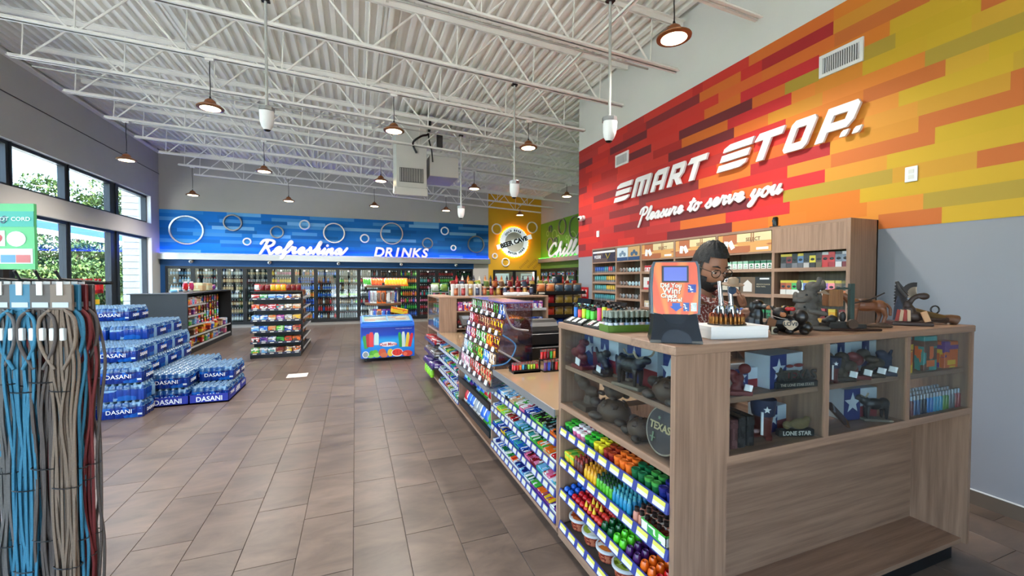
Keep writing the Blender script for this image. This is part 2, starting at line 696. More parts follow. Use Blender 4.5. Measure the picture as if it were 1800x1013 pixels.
# ---- yellow end wall with the walk-in cooler window
wy = MB()
wy.box(4.90, 15.55, 1.95, XG + 0.2, 15.75, 5.7).box(4.90, 15.55, 0, XG + 0.2, 15.75, 0.95)
wy.box(4.90, 15.55, 0.95, 5.11, 15.75, 1.95).box(7.0, 15.55, 0.95, XG + 0.2, 15.75, 1.95)
struct(wy.build('wall_yellow', PAINT_YEL))
# ---- green wall of the chillers
wg = MB()
wg.box(XG, 7.1, 0, XG + 0.2, 15.75, 5.7, 0)
wg.box(XG - 0.006, 7.4, 0, XG, 15.55, 2.25, 1).box(XG - 0.14, 7.4, 2.25, XG, 15.75, 2.42, 2)
wg.box(XG - 0.012, 7.4, 2.42, XG, 15.55, 3.845, 3)
struct(wg.build('wall_green', [PAINT_GREY, PAINT_GREEN, mat((150, 148, 152), 0.35, 0.6), mat((104, 156, 42), 0.6, vary=0.14, scale=1.1)]))
struct(MB().box(XG - 0.12, 7.6, 2.422, XG - 0.10, 15.5, 2.432).build('trim_7', mat((60, 255, 70), 0.5, emit=5.0)))
# ---- right wall: plain light grey below, painted stripes above
struct(MB().box(XR, YF - 0.3, -0.2, XR + 0.3, 7.12, 5.6).box(XR + 0.3, 6.9, -0.2, XG + 0.3, 7.12, 5.6).build('wall_right', mat((136, 138, 146), 0.7, vary=0.03, scale=3, bump=0.03)))
struct(MB().box(XR - 0.003, YF, 4.085, XR, 7.12, 5.2).build('trim_9', mat((214, 214, 212), 0.7, vary=0.03, scale=3)))
struct(MB().box(XR - 0.012, YF, 0, XR, 7.12, 0.10).box(XR - 0.014, YF, 0.10, XR, 7.12, 0.106, 1).build('baseboard_right', [mat((96, 84, 74), 0.5, vary=0.1, scale=8), WHITE]))
CM = {'M': (112, 40, 46), 'D': (134, 42, 46), 'B': (206, 52, 44), 'R': (204, 44, 48), 'O': (216, 106, 40), 'G': (176, 146, 50), 'U': (200, 104, 44), 'Y': (206, 164, 36), 'K': (170, 36, 40)}
RF = [(0, 1.34, 1.75, 'Y'), (0, 1.75, 2.15, 'U'), (1, 0.6, 1.86, 'G'), (1, 3.14, 3.59, 'O'), (1, 3.59, 4.66, 'M'), (1, 6.85, 7.12, 'D'), (2, 1.0, 2.29, 'Y'), (2, 2.91, 3.68, 'R'), (2, 3.69, 4.41, 'O'), (3, 1.0, 1.57, 'U'), (3, 2.06, 2.98, 'G'), (3, 3.37, 4.6, 'M'), (3, 5.03, 5.94, 'D'), (4, 1.2, 2.1, 'Y'), (4, 2.58, 3.1, 'R'), (5, 1.8, 2.53, 'U'), (5, 5.12, 6.08, 'D'), (5, 6.64, 7.12, 'D'), (6, 1.0, 1.9, 'U'), (6, 2.54, 3.36, 'K'), (6, 3.37, 4.1, 'O'), (6, 4.1, 5.28, 'D'), (7, 0.7, 1.42, 'U'), (8, 1.41, 2.03, 'Y'), (8, 5.82, 6.58, 'D'), (9, 1.75, 2.28, 'U'), (10, 0.8, 1.87, 'G'), (10, 3.16, 3.58, 'O'), (10, 3.58, 4.65, 'M'), (10, 4.66, 5.19, 'B'), (10, 6.82, 7.12, 'D'), (11, 1.86, 2.29, 'Y'), (11, 2.91, 3.67, 'R'), (11, 3.67, 4.4, 'O'), (11, 5.26, 5.84, 'B'), (12, 1.0, 1.57, 'U'), (12, 2.06, 2.29, 'G'), (12, 2.65, 2.98, 'G'), (12, 2.98, 3.35, 'O'), (12, 3.36, 4.45, 'M'), (12, 4.46, 5.01, 'B'), (12, 5.02, 5.59, 'M'), (13, 1.67, 2.1, 'Y'), (13, 2.65, 3.5, 'R'), (13, 3.5, 4.02, 'O'), (13, 5.12, 5.59, 'B'), (14, 1.85, 2.52, 'U'), (14, 2.57, 3.24, 'O'), (14, 4.17, 5.11, 'B'), (14, 5.12, 6.07, 'M'), (14, 6.63, 7.12, 'M'), (15, 2.53, 3.24, 'K'), (15, 3.5, 4.1, 'O'), (15, 4.1, 5.13, 'D'), (16, 2.53, 3.4, 'O'), (16, 4.22, 5.18, 'B')]
CM = {k: tuple(x + (112 - x) * 0.10 for x in v) for k, v in CM.items()}
RF = [(a, b, c, CM[d]) for (a, b, c, d) in RF]
def red_c(y, rr):
    if y > 3.7:
        return jit(((206, 52, 44), (178, 46, 44), (194, 48, 46))[rr.randrange(3)], rr, 5)
    if y > 2.95:
        return jit(((206, 50, 46), (214, 96, 42), (196, 46, 46))[rr.randrange(3)], rr, 5)
    if y > 2.0:
        return jit(((216, 134, 44), (218, 124, 42), (212, 142, 46))[rr.randrange(3)], rr, 4)
    return jit(((206, 158, 44), (204, 166, 38), (206, 150, 46), (196, 156, 44))[rr.randrange(4)], rr, 4)
RH = (4.085 - 2.02) / 17
mr_ = paint_panel('mural', None, stripe_rows(YF + 0.02, 7.12, 2.02, 17, RH, red_c, 5, RF, 0.35, 0.8), lambda u, z, d: (XR - 0.003, u, z), 'warm_mural_print')
tag(mr_, 'red to yellow striped wall mural behind the checkout', 'mural')

# ---- front wall behind the camera: shop front glass in dark frames
wf = MB()
wf.box(XL - 0.3, YF - 0.3, 4.0, XR + 0.3, YF, 5.7).box(XL + 0.1, YF - 0.3, 2.78, 1.2, YF, 3.18).box(XL - 0.3, YF - 0.3, -0.2, XR + 0.3, YF, 0.12)
wf.box(1.2, YF - 0.3, 0.12, XR + 0.3, YF, 4.0).box(XL - 0.3, YF - 0.3, 0.12, XL + 0.1, YF, 4.0)
struct(wf.build('wall_front', PAINT_GREY))
for k in range(4):
    xa = XL + 0.1 + k * 1.659
    for (za, zb) in ((0.12, 2.78), (3.18, 4.0)):
        wn += 1
        f = MB().box(xa, YF - 0.2, za, xa + 0.07, YF - 0.08, zb).box(xa + 1.589, YF - 0.2, za, xa + 1.659, YF - 0.08, zb)
        f.box(xa + 0.07, YF - 0.2, za, xa + 1.589, YF - 0.08, za + 0.06).box(xa + 0.07, YF - 0.2, zb - 0.06, xa + 1.589, YF - 0.08, zb)
        wo = struct(f.build('window_%d' % wn, FRAME))
        MB().box(xa + 0.065, YF - 0.145, za + 0.055, xa + 1.594, YF - 0.135, zb - 0.055).build('pane', GLASS, wo)

# ---- ceiling: white corrugated roof deck on open web joists
dk = MB()
P = 0.1524
x = XL - 0.4
prof = []
while x < XG + 0.5:
    z = deck_z(x)
    prof += [(x, z), (x + 0.058, deck_z(x + 0.058)), (x + 0.068, deck_z(x + 0.068) + 0.068), (x + 0.142, deck_z(x + 0.142) + 0.068)]
    x += P
k0 = len(dk.v)
for (px, pz) in prof:
    dk.v += [(px, YF - 0.3, pz), (px, YB + 1.3, pz)]
for i in range(len(prof) - 1):
    dk.f.append([k0 + 2 * i, k0 + 2 * i + 1, k0 + 2 * i + 3, k0 + 2 * i + 2])
    dk.m.append(0)
DECKM = mat((243, 241, 234), 0.6, vary=0.03, scale=2)
struct(dk.build('ceiling', DECKM))
SLOPE = math.atan(0.0417)
def make_joist(x0, x1, name):
    """open web joist along X, origin at x=0, z of the bottom chord's underside"""
    root = thing(name, 'white steel roof joist', 'joist')
    H = 0.66
    c = MB()
    for s in (-1, 1):
        c.box(x0 - 0.35 if x0 < -3 else x0, s * 0.012, H - 0.07, x1 + 0.05, s * 0.02, H).box(x0 - 0.35 if x0 < -3 else x0, s * 0.012, H - 0.008, x1 + 0.05, s * 0.06, H)
    c.box(x0, -0.055, H - 0.004, x1, 0.055, H)
    c.build('top_chord', OFFW, root)
    c = MB()
    for s in (-1, 1):
        c.box(x0, s * 0.010, 0, x1, s * 0.048, 0.008).box(x0, s * 0.010, 0, x1, s * 0.018, 0.045)
    c.build('bottom_chord', OFFW, root)
    D = 1.13
    dia = [shared(('web', s), lambda s=s: MB().cyl((0, 0, 0.01), (s * D / 2, 0, H - 0.03), 0.014, n=6).mesh('web_member', OFFW)) for s in (-1, 1)]
    ver = shared('webv', lambda: MB().cyl((0, 0, 0.01), (0, 0, H - 0.03), 0.010, n=5).mesh('web_member', OFFW))
    n = math.ceil((x0 - 0.17) / D)
    while 0.17 + n * D < x1:
        xn = 0.17 + n * D
        if xn - D / 2 > x0 - 0.3:
            link('web_member', dia[0], root, (xn - 0.03, 0, 0))
        if xn + D / 2 < x1 + 0.1:
            link('web_member', dia[1], root, (xn + 0.03, 0, 0))
        link('web_member', ver, root, (xn, 0.02, 0))
        n += 1
    return root
jw = make_joist(-4.48, 6.9, 'roof_joist')
js = make_joist(-4.48, 3.98, 'roof_joist')
first = {0: True, 1: True}
for k in range(-4, 11):
    y = 3.18 + 1.175 * k
    wide = 1 if k >= 4 else 0
    proto = jw if wide else js
    o = proto if first[wide] else copy_tree(proto)
    first[wide] = False
    o.location = (0, y, 4.487)
    o.rotation_euler = (0, SLOPE, 0)
    o['label'] = 'white open-web steel roof joist, the %s one counted from the blue mural wall' % ORD[11 - k]
    o['group'] = 'roof joists'
def chord_z(x):
    return 4.487 - 0.0417 * x
for i, (xx, zz, nm) in enumerate(((2.69, 0.055, 'above the checkout side'), (-2.0, 0.055, 'over the middle aisle'), (0.4, 0.62, 'just under the deck'))):
    z = chord_z(xx) + zz
    o = MB().box(xx - 0.018, YF, z, xx + 0.018, YB - 0.2, z + 0.005).box(xx - 0.018, YF, z, xx - 0.013, YB - 0.2, z + 0.036).build('bridging_bar', OFFW)
    tag(o, 'long white steel bridging bar across the joists ' + nm, 'bar', 'joist bridging bars')
for i, (y, z, x0, x1, nm) in enumerate(((8.2, 4.42, -4.4, 3.6, 'middle'), (4.47, 4.40, -3.4, 3.6, 'checkout'), (10.33, 4.40, -4.3, 5.6, 'far'))):
    o = MB().tube([(x0, y, z + 0.1 - 0.0417 * x0), (x1, y, z + 0.1 - 0.0417 * x1)], 0.012, 6).build('conduit', mat((176, 174, 168), 0.5, 0.3))
    tag(o, 'thin grey conduit clipped along a roof joist near the %s lamps' % nm, 'conduit')
# ================================================================ outdoors, seen through the windows
struct(MB().box(-90, -30, -0.4, XL - 0.3, 120, -0.18, 0).build('lawn', mat((76, 98, 40), 0.9, vary=0.3, scale=0.6)))
struct(MB().box(-13.5, -30, -0.18, XL - 0.3, 120, -0.15).box(-26, 27.5, -0.18, -13.5, 33, -0.15).box(-40, -40, -0.18, 30, YF - 0.3, -0.15).build('pavement', mat((205, 202, 196), 0.85, vary=0.05, scale=1)))  # last slab: unseen front apron, added to bounce sunlight up to the ceiling
STONE = mat((196, 192, 186), 0.85, vary=0.12, scale=9, bump=0.2)
pier = struct(MB().box(-6.58, 15.93, -0.2, -5.92, 16.57, 6.0).build('pillar', mat((150, 147, 142), 0.9)))
sb = MB().rbox(-0.35, -0.345, 0, 0.35, 0.345, 0.185, 0.008).mesh('stone', STONE)
for k in range(30):
    link('stone', sb, pier, (-6.25, 16.25, -0.1 + k * 0.2))
cf = thing('reflection_band', 'blue and white band built outside as a reflection in the window glass', 'reflection_band', (-12, 26, 0))  # band on posts, built outside in place of a blue reflection in the glass
MB().box(-0.4, -9, 3.55, 0.4, 22, 3.95).build('fascia', mat((16, 62, 160), 0.5), cf)
MB().box(-0.42, -9, 3.47, 0.42, 22, 3.55).box(-0.42, -9, 3.95, 0.42, 22, 4.1).build('trim_strip', WHITE, cf)
for y in (-8, 8, 21):
    MB().cyl((0, y, -0.15), (0, y, 3.5), 0.12, n=12).build('post', WHITE, cf)
LEAF = [mat(c, 0.75, vary=0.25, scale=1.5) for c in ((50, 76, 24), (36, 62, 20), (76, 98, 36))]
BARK = mat((96, 82, 66), 0.9, vary=0.2)
def leaf_tree(x, y, h, rx, label, seed, n, cat='tree', group='trees outside the windows', low=0.0):
    rr = random.Random(seed)
    t = thing('leafy_' + cat, label, cat, (x, y, -0.18), 0, group)
    MB().cyl((0, 0, 0), (0, 0, h * 0.55), 0.16, 0.07, 7).build('trunk', BARK, t)
    mb = MB()
    blobs = [(rr.uniform(-rx, rx) * 0.75, rr.uniform(-rx, rx) * 0.75, h * rr.uniform(0.25 + low, 0.88), rx * rr.uniform(0.3, 0.55)) for _ in range(16)]
    for q in range(n):
        bx, by, bz, br = blobs[rr.randrange(16)]
        th, ph = rr.uniform(0, 2 * PI), math.acos(rr.uniform(-1, 1))
        r = br * rr.uniform(0.75, 1.05)
        c = Vector((bx + r * math.sin(ph) * math.cos(th), by + r * math.sin(ph) * math.sin(th), max(0.1, bz + 0.8 * r * math.cos(ph))))
        s = rr.uniform(0.08, 0.17)
        M = Matrix.Translation(c) @ Matrix.Rotation(rr.uniform(0, 6.28), 4, 'Z') @ Matrix.Rotation(rr.uniform(-1.3, 1.3), 4, 'X')
        p = [M @ Vector(v) for v in ((0, -s, 0), (s * 0.55, 0, s * 0.1), (0, s, 0), (-s * 0.55, 0, s * 0.1))]
        mb.quad(*p, m=rr.choice((0, 0, 1, 2)))
    tag(mb.build('foliage', LEAF, t), kind='stuff')
trees = [(-18, 37.5, 9.2, 2.6, 'leafy green tree behind the second upper window from the corner'), (-22.5, 41, 7.0, 3.0, 'tall rounded green tree on the far lawn beyond the glass'),
         (-16.2, 39.5, 9.0, 2.4, 'bushy green tree seen through the corner pane beside the stone pillar'), (-14.2, 43, 8.2, 2.4, 'slender green tree nearest the stone pillar beyond the corner window'), (-21.5, 36.5, 4.2, 2.4, 'low spreading green tree behind the cord rack sign')]
for i, (x, y, h, r, lb) in enumerate(trees):
    leaf_tree(x, y, h, r, lb, 20 + i, 6500)
shr = [(-15.2, 33.2, 2.6, 1.9, 'yellow-green shrub mass in the middle of the lower windows'), (-18.4, 33.6, 2.5, 2.0, 'bright shrub left of the window mullion'), (-12.8, 35, 2.6, 1.7, 'shrub low behind the corner window pane'), (-22, 33.4, 2.2, 2.0, 'shrub below the cord rack sign'), (-16.6, 37.4, 3.6, 2.4, 'darker shrub behind the bright ones')]
for i, (x, y, h, r, lb) in enumerate(shr):
    leaf_tree(x, y, h, r, lb, 60 + i, 5000, 'shrub', 'shrubs outside the windows', -0.15)
tag(MB().lathe([(0.1, 0), (0.1, 1.55), (0.06, 1.6)], 12).build('bollard', WHITE, loc=(-8, 15.34, -0.15)), 'white round post standing outside the lower window', 'bollard')

# ================================================================ things hung from the roof
BRONZE = mat((150, 92, 52), 0.4, 0.35)
LENS = mat((255, 226, 178), 0.4, emit=14.0)
def make_pendant():
    t = thing('pendant_lamp', 'x', 'lamp')
    MB().lathe([(0.155, 0.0), (0.16, 0.012), (0.12, 0.04), (0.075, 0.062), (0.06, 0.10), (0.03, 0.125), (0.0, 0.13)], 24).build('lamp_shade', BRONZE, t, smooth=0.6)
    MB().lathe([(0.0, -0.004), (0.118, -0.004), (0.118, 0.006)], 24).build('diffuser', LENS, t)
    MB().lathe([(0.118, -0.006), (0.158, 0.0), (0.155, 0.012), (0.118, 0.006), (0.118, -0.006)], 24).build('rim', mat((140, 92, 52), 0.3, 0.7), t, smooth=0.6)
    MB().lathe([(0.01, 0.12), (0.014, 0.14), (0.01, 0.16)], 8).build('swivel', BLACK, t)
    MB().box(-0.05, -0.03, 0.625, 0.05, 0.03, 0.66).build('mount_box', OFFW, t)
    MB().tube([(0, 0, 0.15), (0.004, 0, 0.3), (-0.003, 0, 0.45), (0, 0, 0.64)], 0.006, 5).build('cord', BLACK, t)
    return t
pend = make_pendant()
rows = {3.18: 'nearest', 6.72: 'second', 10.25: 'third', 13.75: 'farthest'}
cols = {-4.16: 'window-side', -1.82: 'second', 0.58: 'third', 2.86: 'checkout-side', 5.53: 'far wing'}
fst = True
for y in rows:
    for x in cols:
        if x > 5 and y < 8:
            continue
        o = pend if fst else copy_tree(pend)
        fst = False
        o.location = (x, y, 3.90 if y < 13 else 3.88)
        o['label'] = 'lit bronze pendant lamp, %s, in the %s row from the camera' % ({'second': 'second from the windows', 'third': 'third from the windows', 'window-side': 'beside the windows', 'checkout-side': 'fourth from the windows', 'far wing': 'last towards the chillers'}[cols[x]], rows[y] if rows[y] != 'farthest' else 'last')
        o['group'] = 'pendant lamps'
        d = chord_z(x) - o.location.z
        for ch in o.children:
            if ch.name.startswith('cord') or ch.name.startswith('mount'):
                if ch.name.startswith('cord'):
                    ch.scale.z = (d - 0.0) / 0.645
                else:
                    ch.location.z = d - 0.655
        la = bpy.data.lights.new('pendant_light', 'SPOT')
        la.energy = LAMP_W
        la.spot_size = math.radians(150)
        la.spot_blend = 0.6
        la.shadow_soft_size = 0.11
        la.color = (1.0, 0.94, 0.87)
        lo = bpy.data.objects.new('pendant_light', la)
        COL.objects.link(lo)
        lo.location = (x, y, o.location.z - 0.03)
def pole_camera(x, y, ztop, zb, label):
    t = thing('security_camera', label, 'camera', (x, y, zb), 0, 'cameras on ceiling poles')
    MB().cyl((0, 0, 0.16), (0, 0, ztop - zb), 0.014, n=8).build('pole', mat((190, 192, 190), 0.4, 0.4), t)
    MB().box(-0.04, -0.03, ztop - zb - 0.02, 0.04, 0.03, ztop - zb).build('clamp', BLACK, t)
    MB().lathe([(0.075, 0.12), (0.075, 0.16), (0.05, 0.17)], 8).build('junction_box', STEEL, t)
    MB().lathe([(0.0, -0.078), (0.03, -0.07), (0.052, -0.04), (0.066, 0.01), (0.07, 0.06), (0.07, 0.12)], 14, M=Matrix.Rotation(0.12, 4, 'X')).build('housing', WHITE, t, smooth=0.6)
    MB().lathe([(0.0, -0.09), (0.022, -0.086), (0.036, -0.070), (0.0, -0.060)], 12, M=Matrix.Rotation(0.12, 4, 'X')).build('lens', BLACKG, t)
pole_camera(2.40, 3.56, chord_z(2.4), 3.06, 'white camera on the long pole in front of the red mural')
pole_camera(2.16, 5.59, chord_z(2.16), 2.85, 'white camera on a pole beside the yellow wall')
pole_camera(1.95, 7.95, chord_z(1.95), 2.86, 'white camera on a pole above the card rack')
pole_camera(-0.86, 5.02, chord_z(-0.86), 3.24, 'white camera on a pole over the middle aisle')
# air handler hung between the joists
SHEET = mat((206, 206, 200), 0.45, 0.25, vary=0.04, scale=2)
hv = thing('air_handler', 'light grey metal duct unit hung among the roof joists', 'air duct', (1.15, 9.4, 3.55))
MB().rbox(-0.32, -0.3, 0.0, 0.32, 0.5, 1.5, 0.01).build('plenum', SHEET, hv)
MB().rbox(0.40, -0.2, 0.32, 1.05, 0.7, 0.78, 0.01).build('side_duct', SHEET, hv)
MB().box(-0.25, -0.312, 0.12, 0.25, -0.30, 0.42).build('grille', mat((70, 72, 72), 0.6), hv)
gl_ = MB().box(-0.006, -0.325, 0.13, 0.006, -0.31, 0.41).mesh('grille_slat', SHEET)
for k in range(14):
    link('grille_slat', gl_, hv, (-0.23 + k * 0.0354, 0, 0))
MB().box(-0.36, -0.42, -0.18, 0.32, -0.30, -0.02).build('supply_box', SHEET, hv)
MB().tube(catmull([(0.1, -0.33, 0.75), (0.02, -0.36, 0.95), (0.2, -0.34, 1.12), (0.36, -0.33, 1.2), (0.4, -0.33, 1.5)], 5), 0.022, 7).build('hose', BLACK, hv, smooth=1)
MB().tube(catmull([(0.45, -0.3, 0.6), (0.42, -0.33, 0.85), (0.36, -0.33, 1.1), (0.36, -0.33, 1.5)], 5), 0.016, 7).build('hose', BLACK, hv, smooth=1)
MB().rbox(0.56, -0.26, 0.95, 0.68, -0.16, 1.25, 0.008).build('switch_box', mat((60, 60, 60), 0.5), hv)

# ================================================================ wall signs
RINGM = mat((206, 208, 214), 0.22, 0.75)
RINGW = mat((244, 246, 250), 0.4)
RINGD = mat((150, 154, 160), 0.3, 0.8)
def ring(x, y, z, r, w, m, rot, label, group):
    t = 0.05
    o = MB().lathe([(r - w, 0), (r - w * 0.8, t), (r - w * 0.2, t), (r, 0), (r - w * 0.5, -0.002), (r - w, 0)], 40).build('ring', m, smooth=0.7)
    o.location = (x, y, z)
    o.rotation_euler = rot
    tag(o, label, 'ring', group)
RB = [(-4.85, 3.08, .46, 'M', 'largest silver bubble ring at the window end of the blue mural'), (-3.64, 3.37, .27, 'D', 'grey bubble ring right of the largest one on the blue mural'), (-3.25, 2.78, .13, 'W', 'small thick white ring left of the word Refreshing'), (-2.40, 3.12, .21, 'D', 'grey ring above the R of Refreshing'), (-1.58, 3.40, .17, 'W', 'small white ring above the middle of Refreshing'), (-0.67, 3.16, .36, 'M', 'large silver ring above the end of Refreshing'), (0.32, 3.01, .16, 'W', 'white ring between the two words on the blue mural'), (1.24, 3.22, .41, 'M', 'large silver ring above the word DRINKS'), (2.52, 2.91, .21, 'D', 'grey ring above the S of DRINKS'), (3.17, 3.40, .16, 'W', 'white ring high right of DRINKS'), (3.50, 2.77, .115, 'W', 'smallest thick white ring right of DRINKS'), (4.39, 2.93, .34, 'D', 'grey ring at the yellow-wall end of the blue mural')]
for x, z, r, k, lb in RB:
    ring(x, 15.487, z, r, {'M': 0.065, 'D': 0.055, 'W': 0.05}[k], {'M': RINGM, 'D': RINGD, 'W': RINGW}[k], (PI / 2, 0, 0), lb, 'bubble rings on the blue mural')
for x, z, r, lb in ((5.26, 3.57, .22, 'white ring on the yellow wall left above the beer sign'), (6.79, 3.70, .24, 'white ring on the yellow wall right above the beer sign'), (5.18, 2.50, .12, 'small white ring low on the yellow wall'), (5.63, 2.26, .175, 'thick white ring just under the beer sign')):
    ring(x, 15.548, z, r, 0.05, RINGW, (PI / 2, 0, 0), lb, 'rings on the yellow wall')
for y, z, r, m, lb in ((14.6, 3.56, .14, RINGD, 'small dark ring top corner of the green wall'), (13.62, 3.53, .30, RINGD, 'large dark ring in the middle of the green wall'), (14.62, 2.92, .3, RINGD, 'low dark ring at the yellow end of the green wall'), (14.15, 3.05, .14, RINGD, 'small dark ring above the green wall lettering'), (12.7, 3.4, .4, RINGD, 'dark ring cut by the red wall edge')):
    ring(XG - 0.014, y, z, r, 0.05, m, (PI / 2, 0, -PI / 2), lb, 'rings on the green wall')
swm = mat((150, 190, 90), 0.5)
for y, z, r in ((14.3, 3.3, .2), (14.0, 3.1, .17), (13.3, 3.1, .1), (14.9, 3.4, .12), (13.9, 3.55, .1), (12.9, 3.0, .3)):
    o = MB().lathe([(r - 0.05, 0), (r - 0.05, 0.003), (r, 0.003), (r, 0), (r - 0.05, 0)], 28).build('painted_ring', swm)
    o.location = (XG - 0.013, y, z)
    o.rotation_euler = (PI / 2, 0, -PI / 2)
    tag(o, 'pale green painted circle on the green wall', 'ring', 'painted circles on the green wall')

def ribbon(mb, pts, w, d, frm, m=0, k=7):
    """flat brush stroke with rounded ends; pts (x, y, [width]) in letter space, frm maps (x, y, depth) to a point"""
    P = catmull([(p[0], p[1], p[2] if len(p) > 2 else 1.0) for p in pts], k)
    n = len(P)
    L, Rr = [], []
    for i in range(n):
        a, b = P[max(0, i - 1)], P[min(n - 1, i + 1)]
        t = Vector((b.x - a.x, b.y - a.y))
        t = t.normalized() if t.length > 1e-9 else Vector((1, 0))
        nn = Vector((-t.y, t.x))
        h = w * P[i].z / 2
        L.append((P[i].x + nn.x * h, P[i].y + nn.y * h))
        Rr.append((P[i].x - nn.x * h, P[i].y - nn.y * h))
    for i in range(n - 1):
        q = [L[i], L[i + 1], Rr[i + 1], Rr[i]]
        mb.prism([frm(x, y, 0) for x, y in q], Vector(frm(0, 0, d)) - Vector(frm(0, 0, 0)), m)
    for i in (0, n - 1):
        h = w * P[i].z / 2
        c = [(P[i].x + h * math.cos(a * PI / 5), P[i].y + h * math.sin(a * PI / 5)) for a in range(10)]
        mb.prism([frm(x, y, 0) for x, y in c], Vector(frm(0, 0, d)) - Vector(frm(0, 0, 0)), m)

# hand-lettered script: strokes in units of the x-height, slanted afterwards
SCR = {
 'R': ([[(0.5, 1.9), (0.35, 0.9), (0.1, -0.1)], [(-0.15, 1.5), (0.1, 2.05), (0.8, 2.1), (1.25, 1.85), (1.15, 1.3), (0.6, 1.0), (0.45, 1.02)], [(0.6, 1.0), (0.95, 0.4), (1.25, -0.15), (1.5, 0.2)]], 1.5),
 'P': ([[(0.55, 1.9), (0.35, 0.7), (0.0, -0.9)], [(-0.1, 1.2), (0.05, 1.8), (0.6, 2.1), (1.15, 1.95), (1.25, 1.4), (0.85, 0.95), (0.4, 1.0)]], 1.35),
 'C': ([[(1.3, 1.6), (1.2, 2.0), (0.8, 1.95), (0.3, 1.2), (0.2, 0.4), (0.6, 0.0), (1.1, 0.2), (1.4, 0.5)]], 1.4),
 'e': ([[(0.0, 0.3), (0.5, 0.45), (0.75, 0.8), (0.5, 1.02), (0.2, 0.7), (0.2, 0.25), (0.5, 0.0), (0.95, 0.3)]], 0.95),
 'f': ([[(0.0, 0.3), (0.5, 1.0), (0.85, 1.75), (0.7, 2.0), (0.5, 1.6), (0.3, 0.4), (0.15, -0.7), (0.35, -0.65), (0.5, 0.0), (0.75, 0.3)]], 0.75),
 'r': ([[(0.0, 0.3), (0.25, 0.9), (0.3, 1.1), (0.45, 0.95), (0.7, 0.95), (0.55, 0.3), (0.7, 0.02), (1.0, 0.3)]], 1.0),
 's': ([[(0.0, 0.3), (0.4, 0.8), (0.5, 1.1), (0.65, 0.6), (0.6, 0.1), (0.3, 0.0), (0.15, 0.15)], [(0.55, 0.05), (0.85, 0.3)]], 0.85),
 'h': ([[(0.0, 0.3), (0.55, 1.2), (0.75, 1.9), (0.6, 2.0), (0.45, 1.3), (0.2, 0.0)], [(0.25, 0.3), (0.6, 0.95), (0.8, 0.85), (0.7, 0.25), (0.8, 0.0), (1.1, 0.3)]], 1.1),
 'i': ([[(0.0, 0.3), (0.35, 1.0), (0.2, 0.3), (0.3, 0.0), (0.6, 0.3)], [(0.5, 1.42), (0.53, 1.5)]], 0.6),
 'n': ([[(0.0, 0.3), (0.25, 0.95), (0.1, 0.0)], [(0.15, 0.3), (0.5, 0.95), (0.7, 0.85), (0.6, 0.25), (0.7, 0.0), (1.0, 0.3)]], 1.0),
 'g': ([[(0.75, 0.85), (0.5, 1.0), (0.15, 0.6), (0.2, 0.1), (0.5, 0.15), (0.8, 0.9), (0.6, 0.0), (0.3, -0.75), (0.0, -0.6), (0.4, -0.1), (1.0, 0.35)]], 1.0),
 'q': ([[(0.75, 0.85), (0.5, 1.0), (0.15, 0.6), (0.2, 0.1), (0.5, 0.15), (0.8, 0.9), (0.7, 0.3), (0.85, 0.0), (1.15, 0.35), (1.45, 1.1)]], 1.4),
 'a': ([[(0.75, 0.85), (0.5, 1.0), (0.15, 0.6), (0.2, 0.1), (0.45, 0.1), (0.8, 0.9), (0.7, 0.2), (0.8, 0.0), (1.05, 0.3)]], 1.05),
 'l': ([[(0.0, 0.3), (0.45, 1.1), (0.65, 1.85), (0.5, 2.0), (0.3, 1.2), (0.2, 0.3), (0.35, 0.0), (0.65, 0.3)]], 0.62),
 'u': ([[(0.0, 0.4), (0.25, 1.0), (0.15, 0.3), (0.3, 0.0), (0.6, 0.35), (0.8, 1.0), (0.7, 0.25), (0.8, 0.0), (1.05, 0.3)]], 1.05),
 't': ([[(0.0, 0.3), (0.4, 1.1), (0.6, 1.7), (0.35, 0.5), (0.4, 0.0), (0.75, 0.3)], [(0.15, 1.2), (0.85, 1.25)]], 0.75),
 'o': ([[(0.55, 1.0), (0.2, 0.75), (0.15, 0.2), (0.45, 0.0), (0.75, 0.35), (0.7, 0.85), (0.5, 1.0), (0.7, 0.75), (1.05, 0.85)]], 1.0),
 'v': ([[(0.0, 0.7), (0.2, 1.0), (0.25, 0.4), (0.35, 0.0), (0.7, 0.5), (0.8, 1.0), (0.95, 0.85), (1.1, 0.9)]], 1.0),
 'y': ([[(0.0, 0.4), (0.25, 1.0), (0.15, 0.3), (0.35, 0.05), (0.65, 0.4), (0.8, 1.0), (0.6, 0.0), (0.25, -0.8), (-0.05, -0.7), (0.35, -0.1), (1.0, 0.35)]], 1.0),
}
def script_word(name, word, x0, y0, xh, width, w, d, frm, m, parent, slant=0.28):
    tot = sum(SCR[c][1] if c != ' ' else 0.8 for c in word)
    sx = width / tot
    u = 0
    obs = []
    for c in word:
        if c == ' ':
            u += 0.8
            continue
        st, adv = SCR[c]
        mb = MB()
        for s in st:
            ribbon(mb, [(x0 + (p[0] + u) * sx + slant * p[1] * xh, y0 + p[1] * xh) for p in s], w, d, frm, 0)
        obs.append(fuse(mb.build('letter', m, parent), w * 0.13, 2))
        u += adv
    return obs
LET = mat((226, 226, 230), 0.45)
t = thing('script_sign', 'white script sign reading Refreshing on the metal ledge', 'sign', (0, 15.36, 2.37))
script_word('l', 'Refreshinq', -2.88, 0.04, 0.205, 2.55, 0.085, 0.05, lambda x, y, d: (x, -d, y), LET, t)
t = thing('block_letter_sign', 'white slanted block sign reading DRINKS on the metal ledge', 'sign', (0.60, 15.36, 2.375))
xx = 0.0
for ch, w_ in zip('DRINKS', (0.36, 0.37, 0.20, 0.38, 0.36, 0.33)):
    o = text(ch, 0.47, LET, t, (xx, 0.0, 0.0), FACE_S, 0.03, 0.22, 0.014, name='letter')
    xx += w_
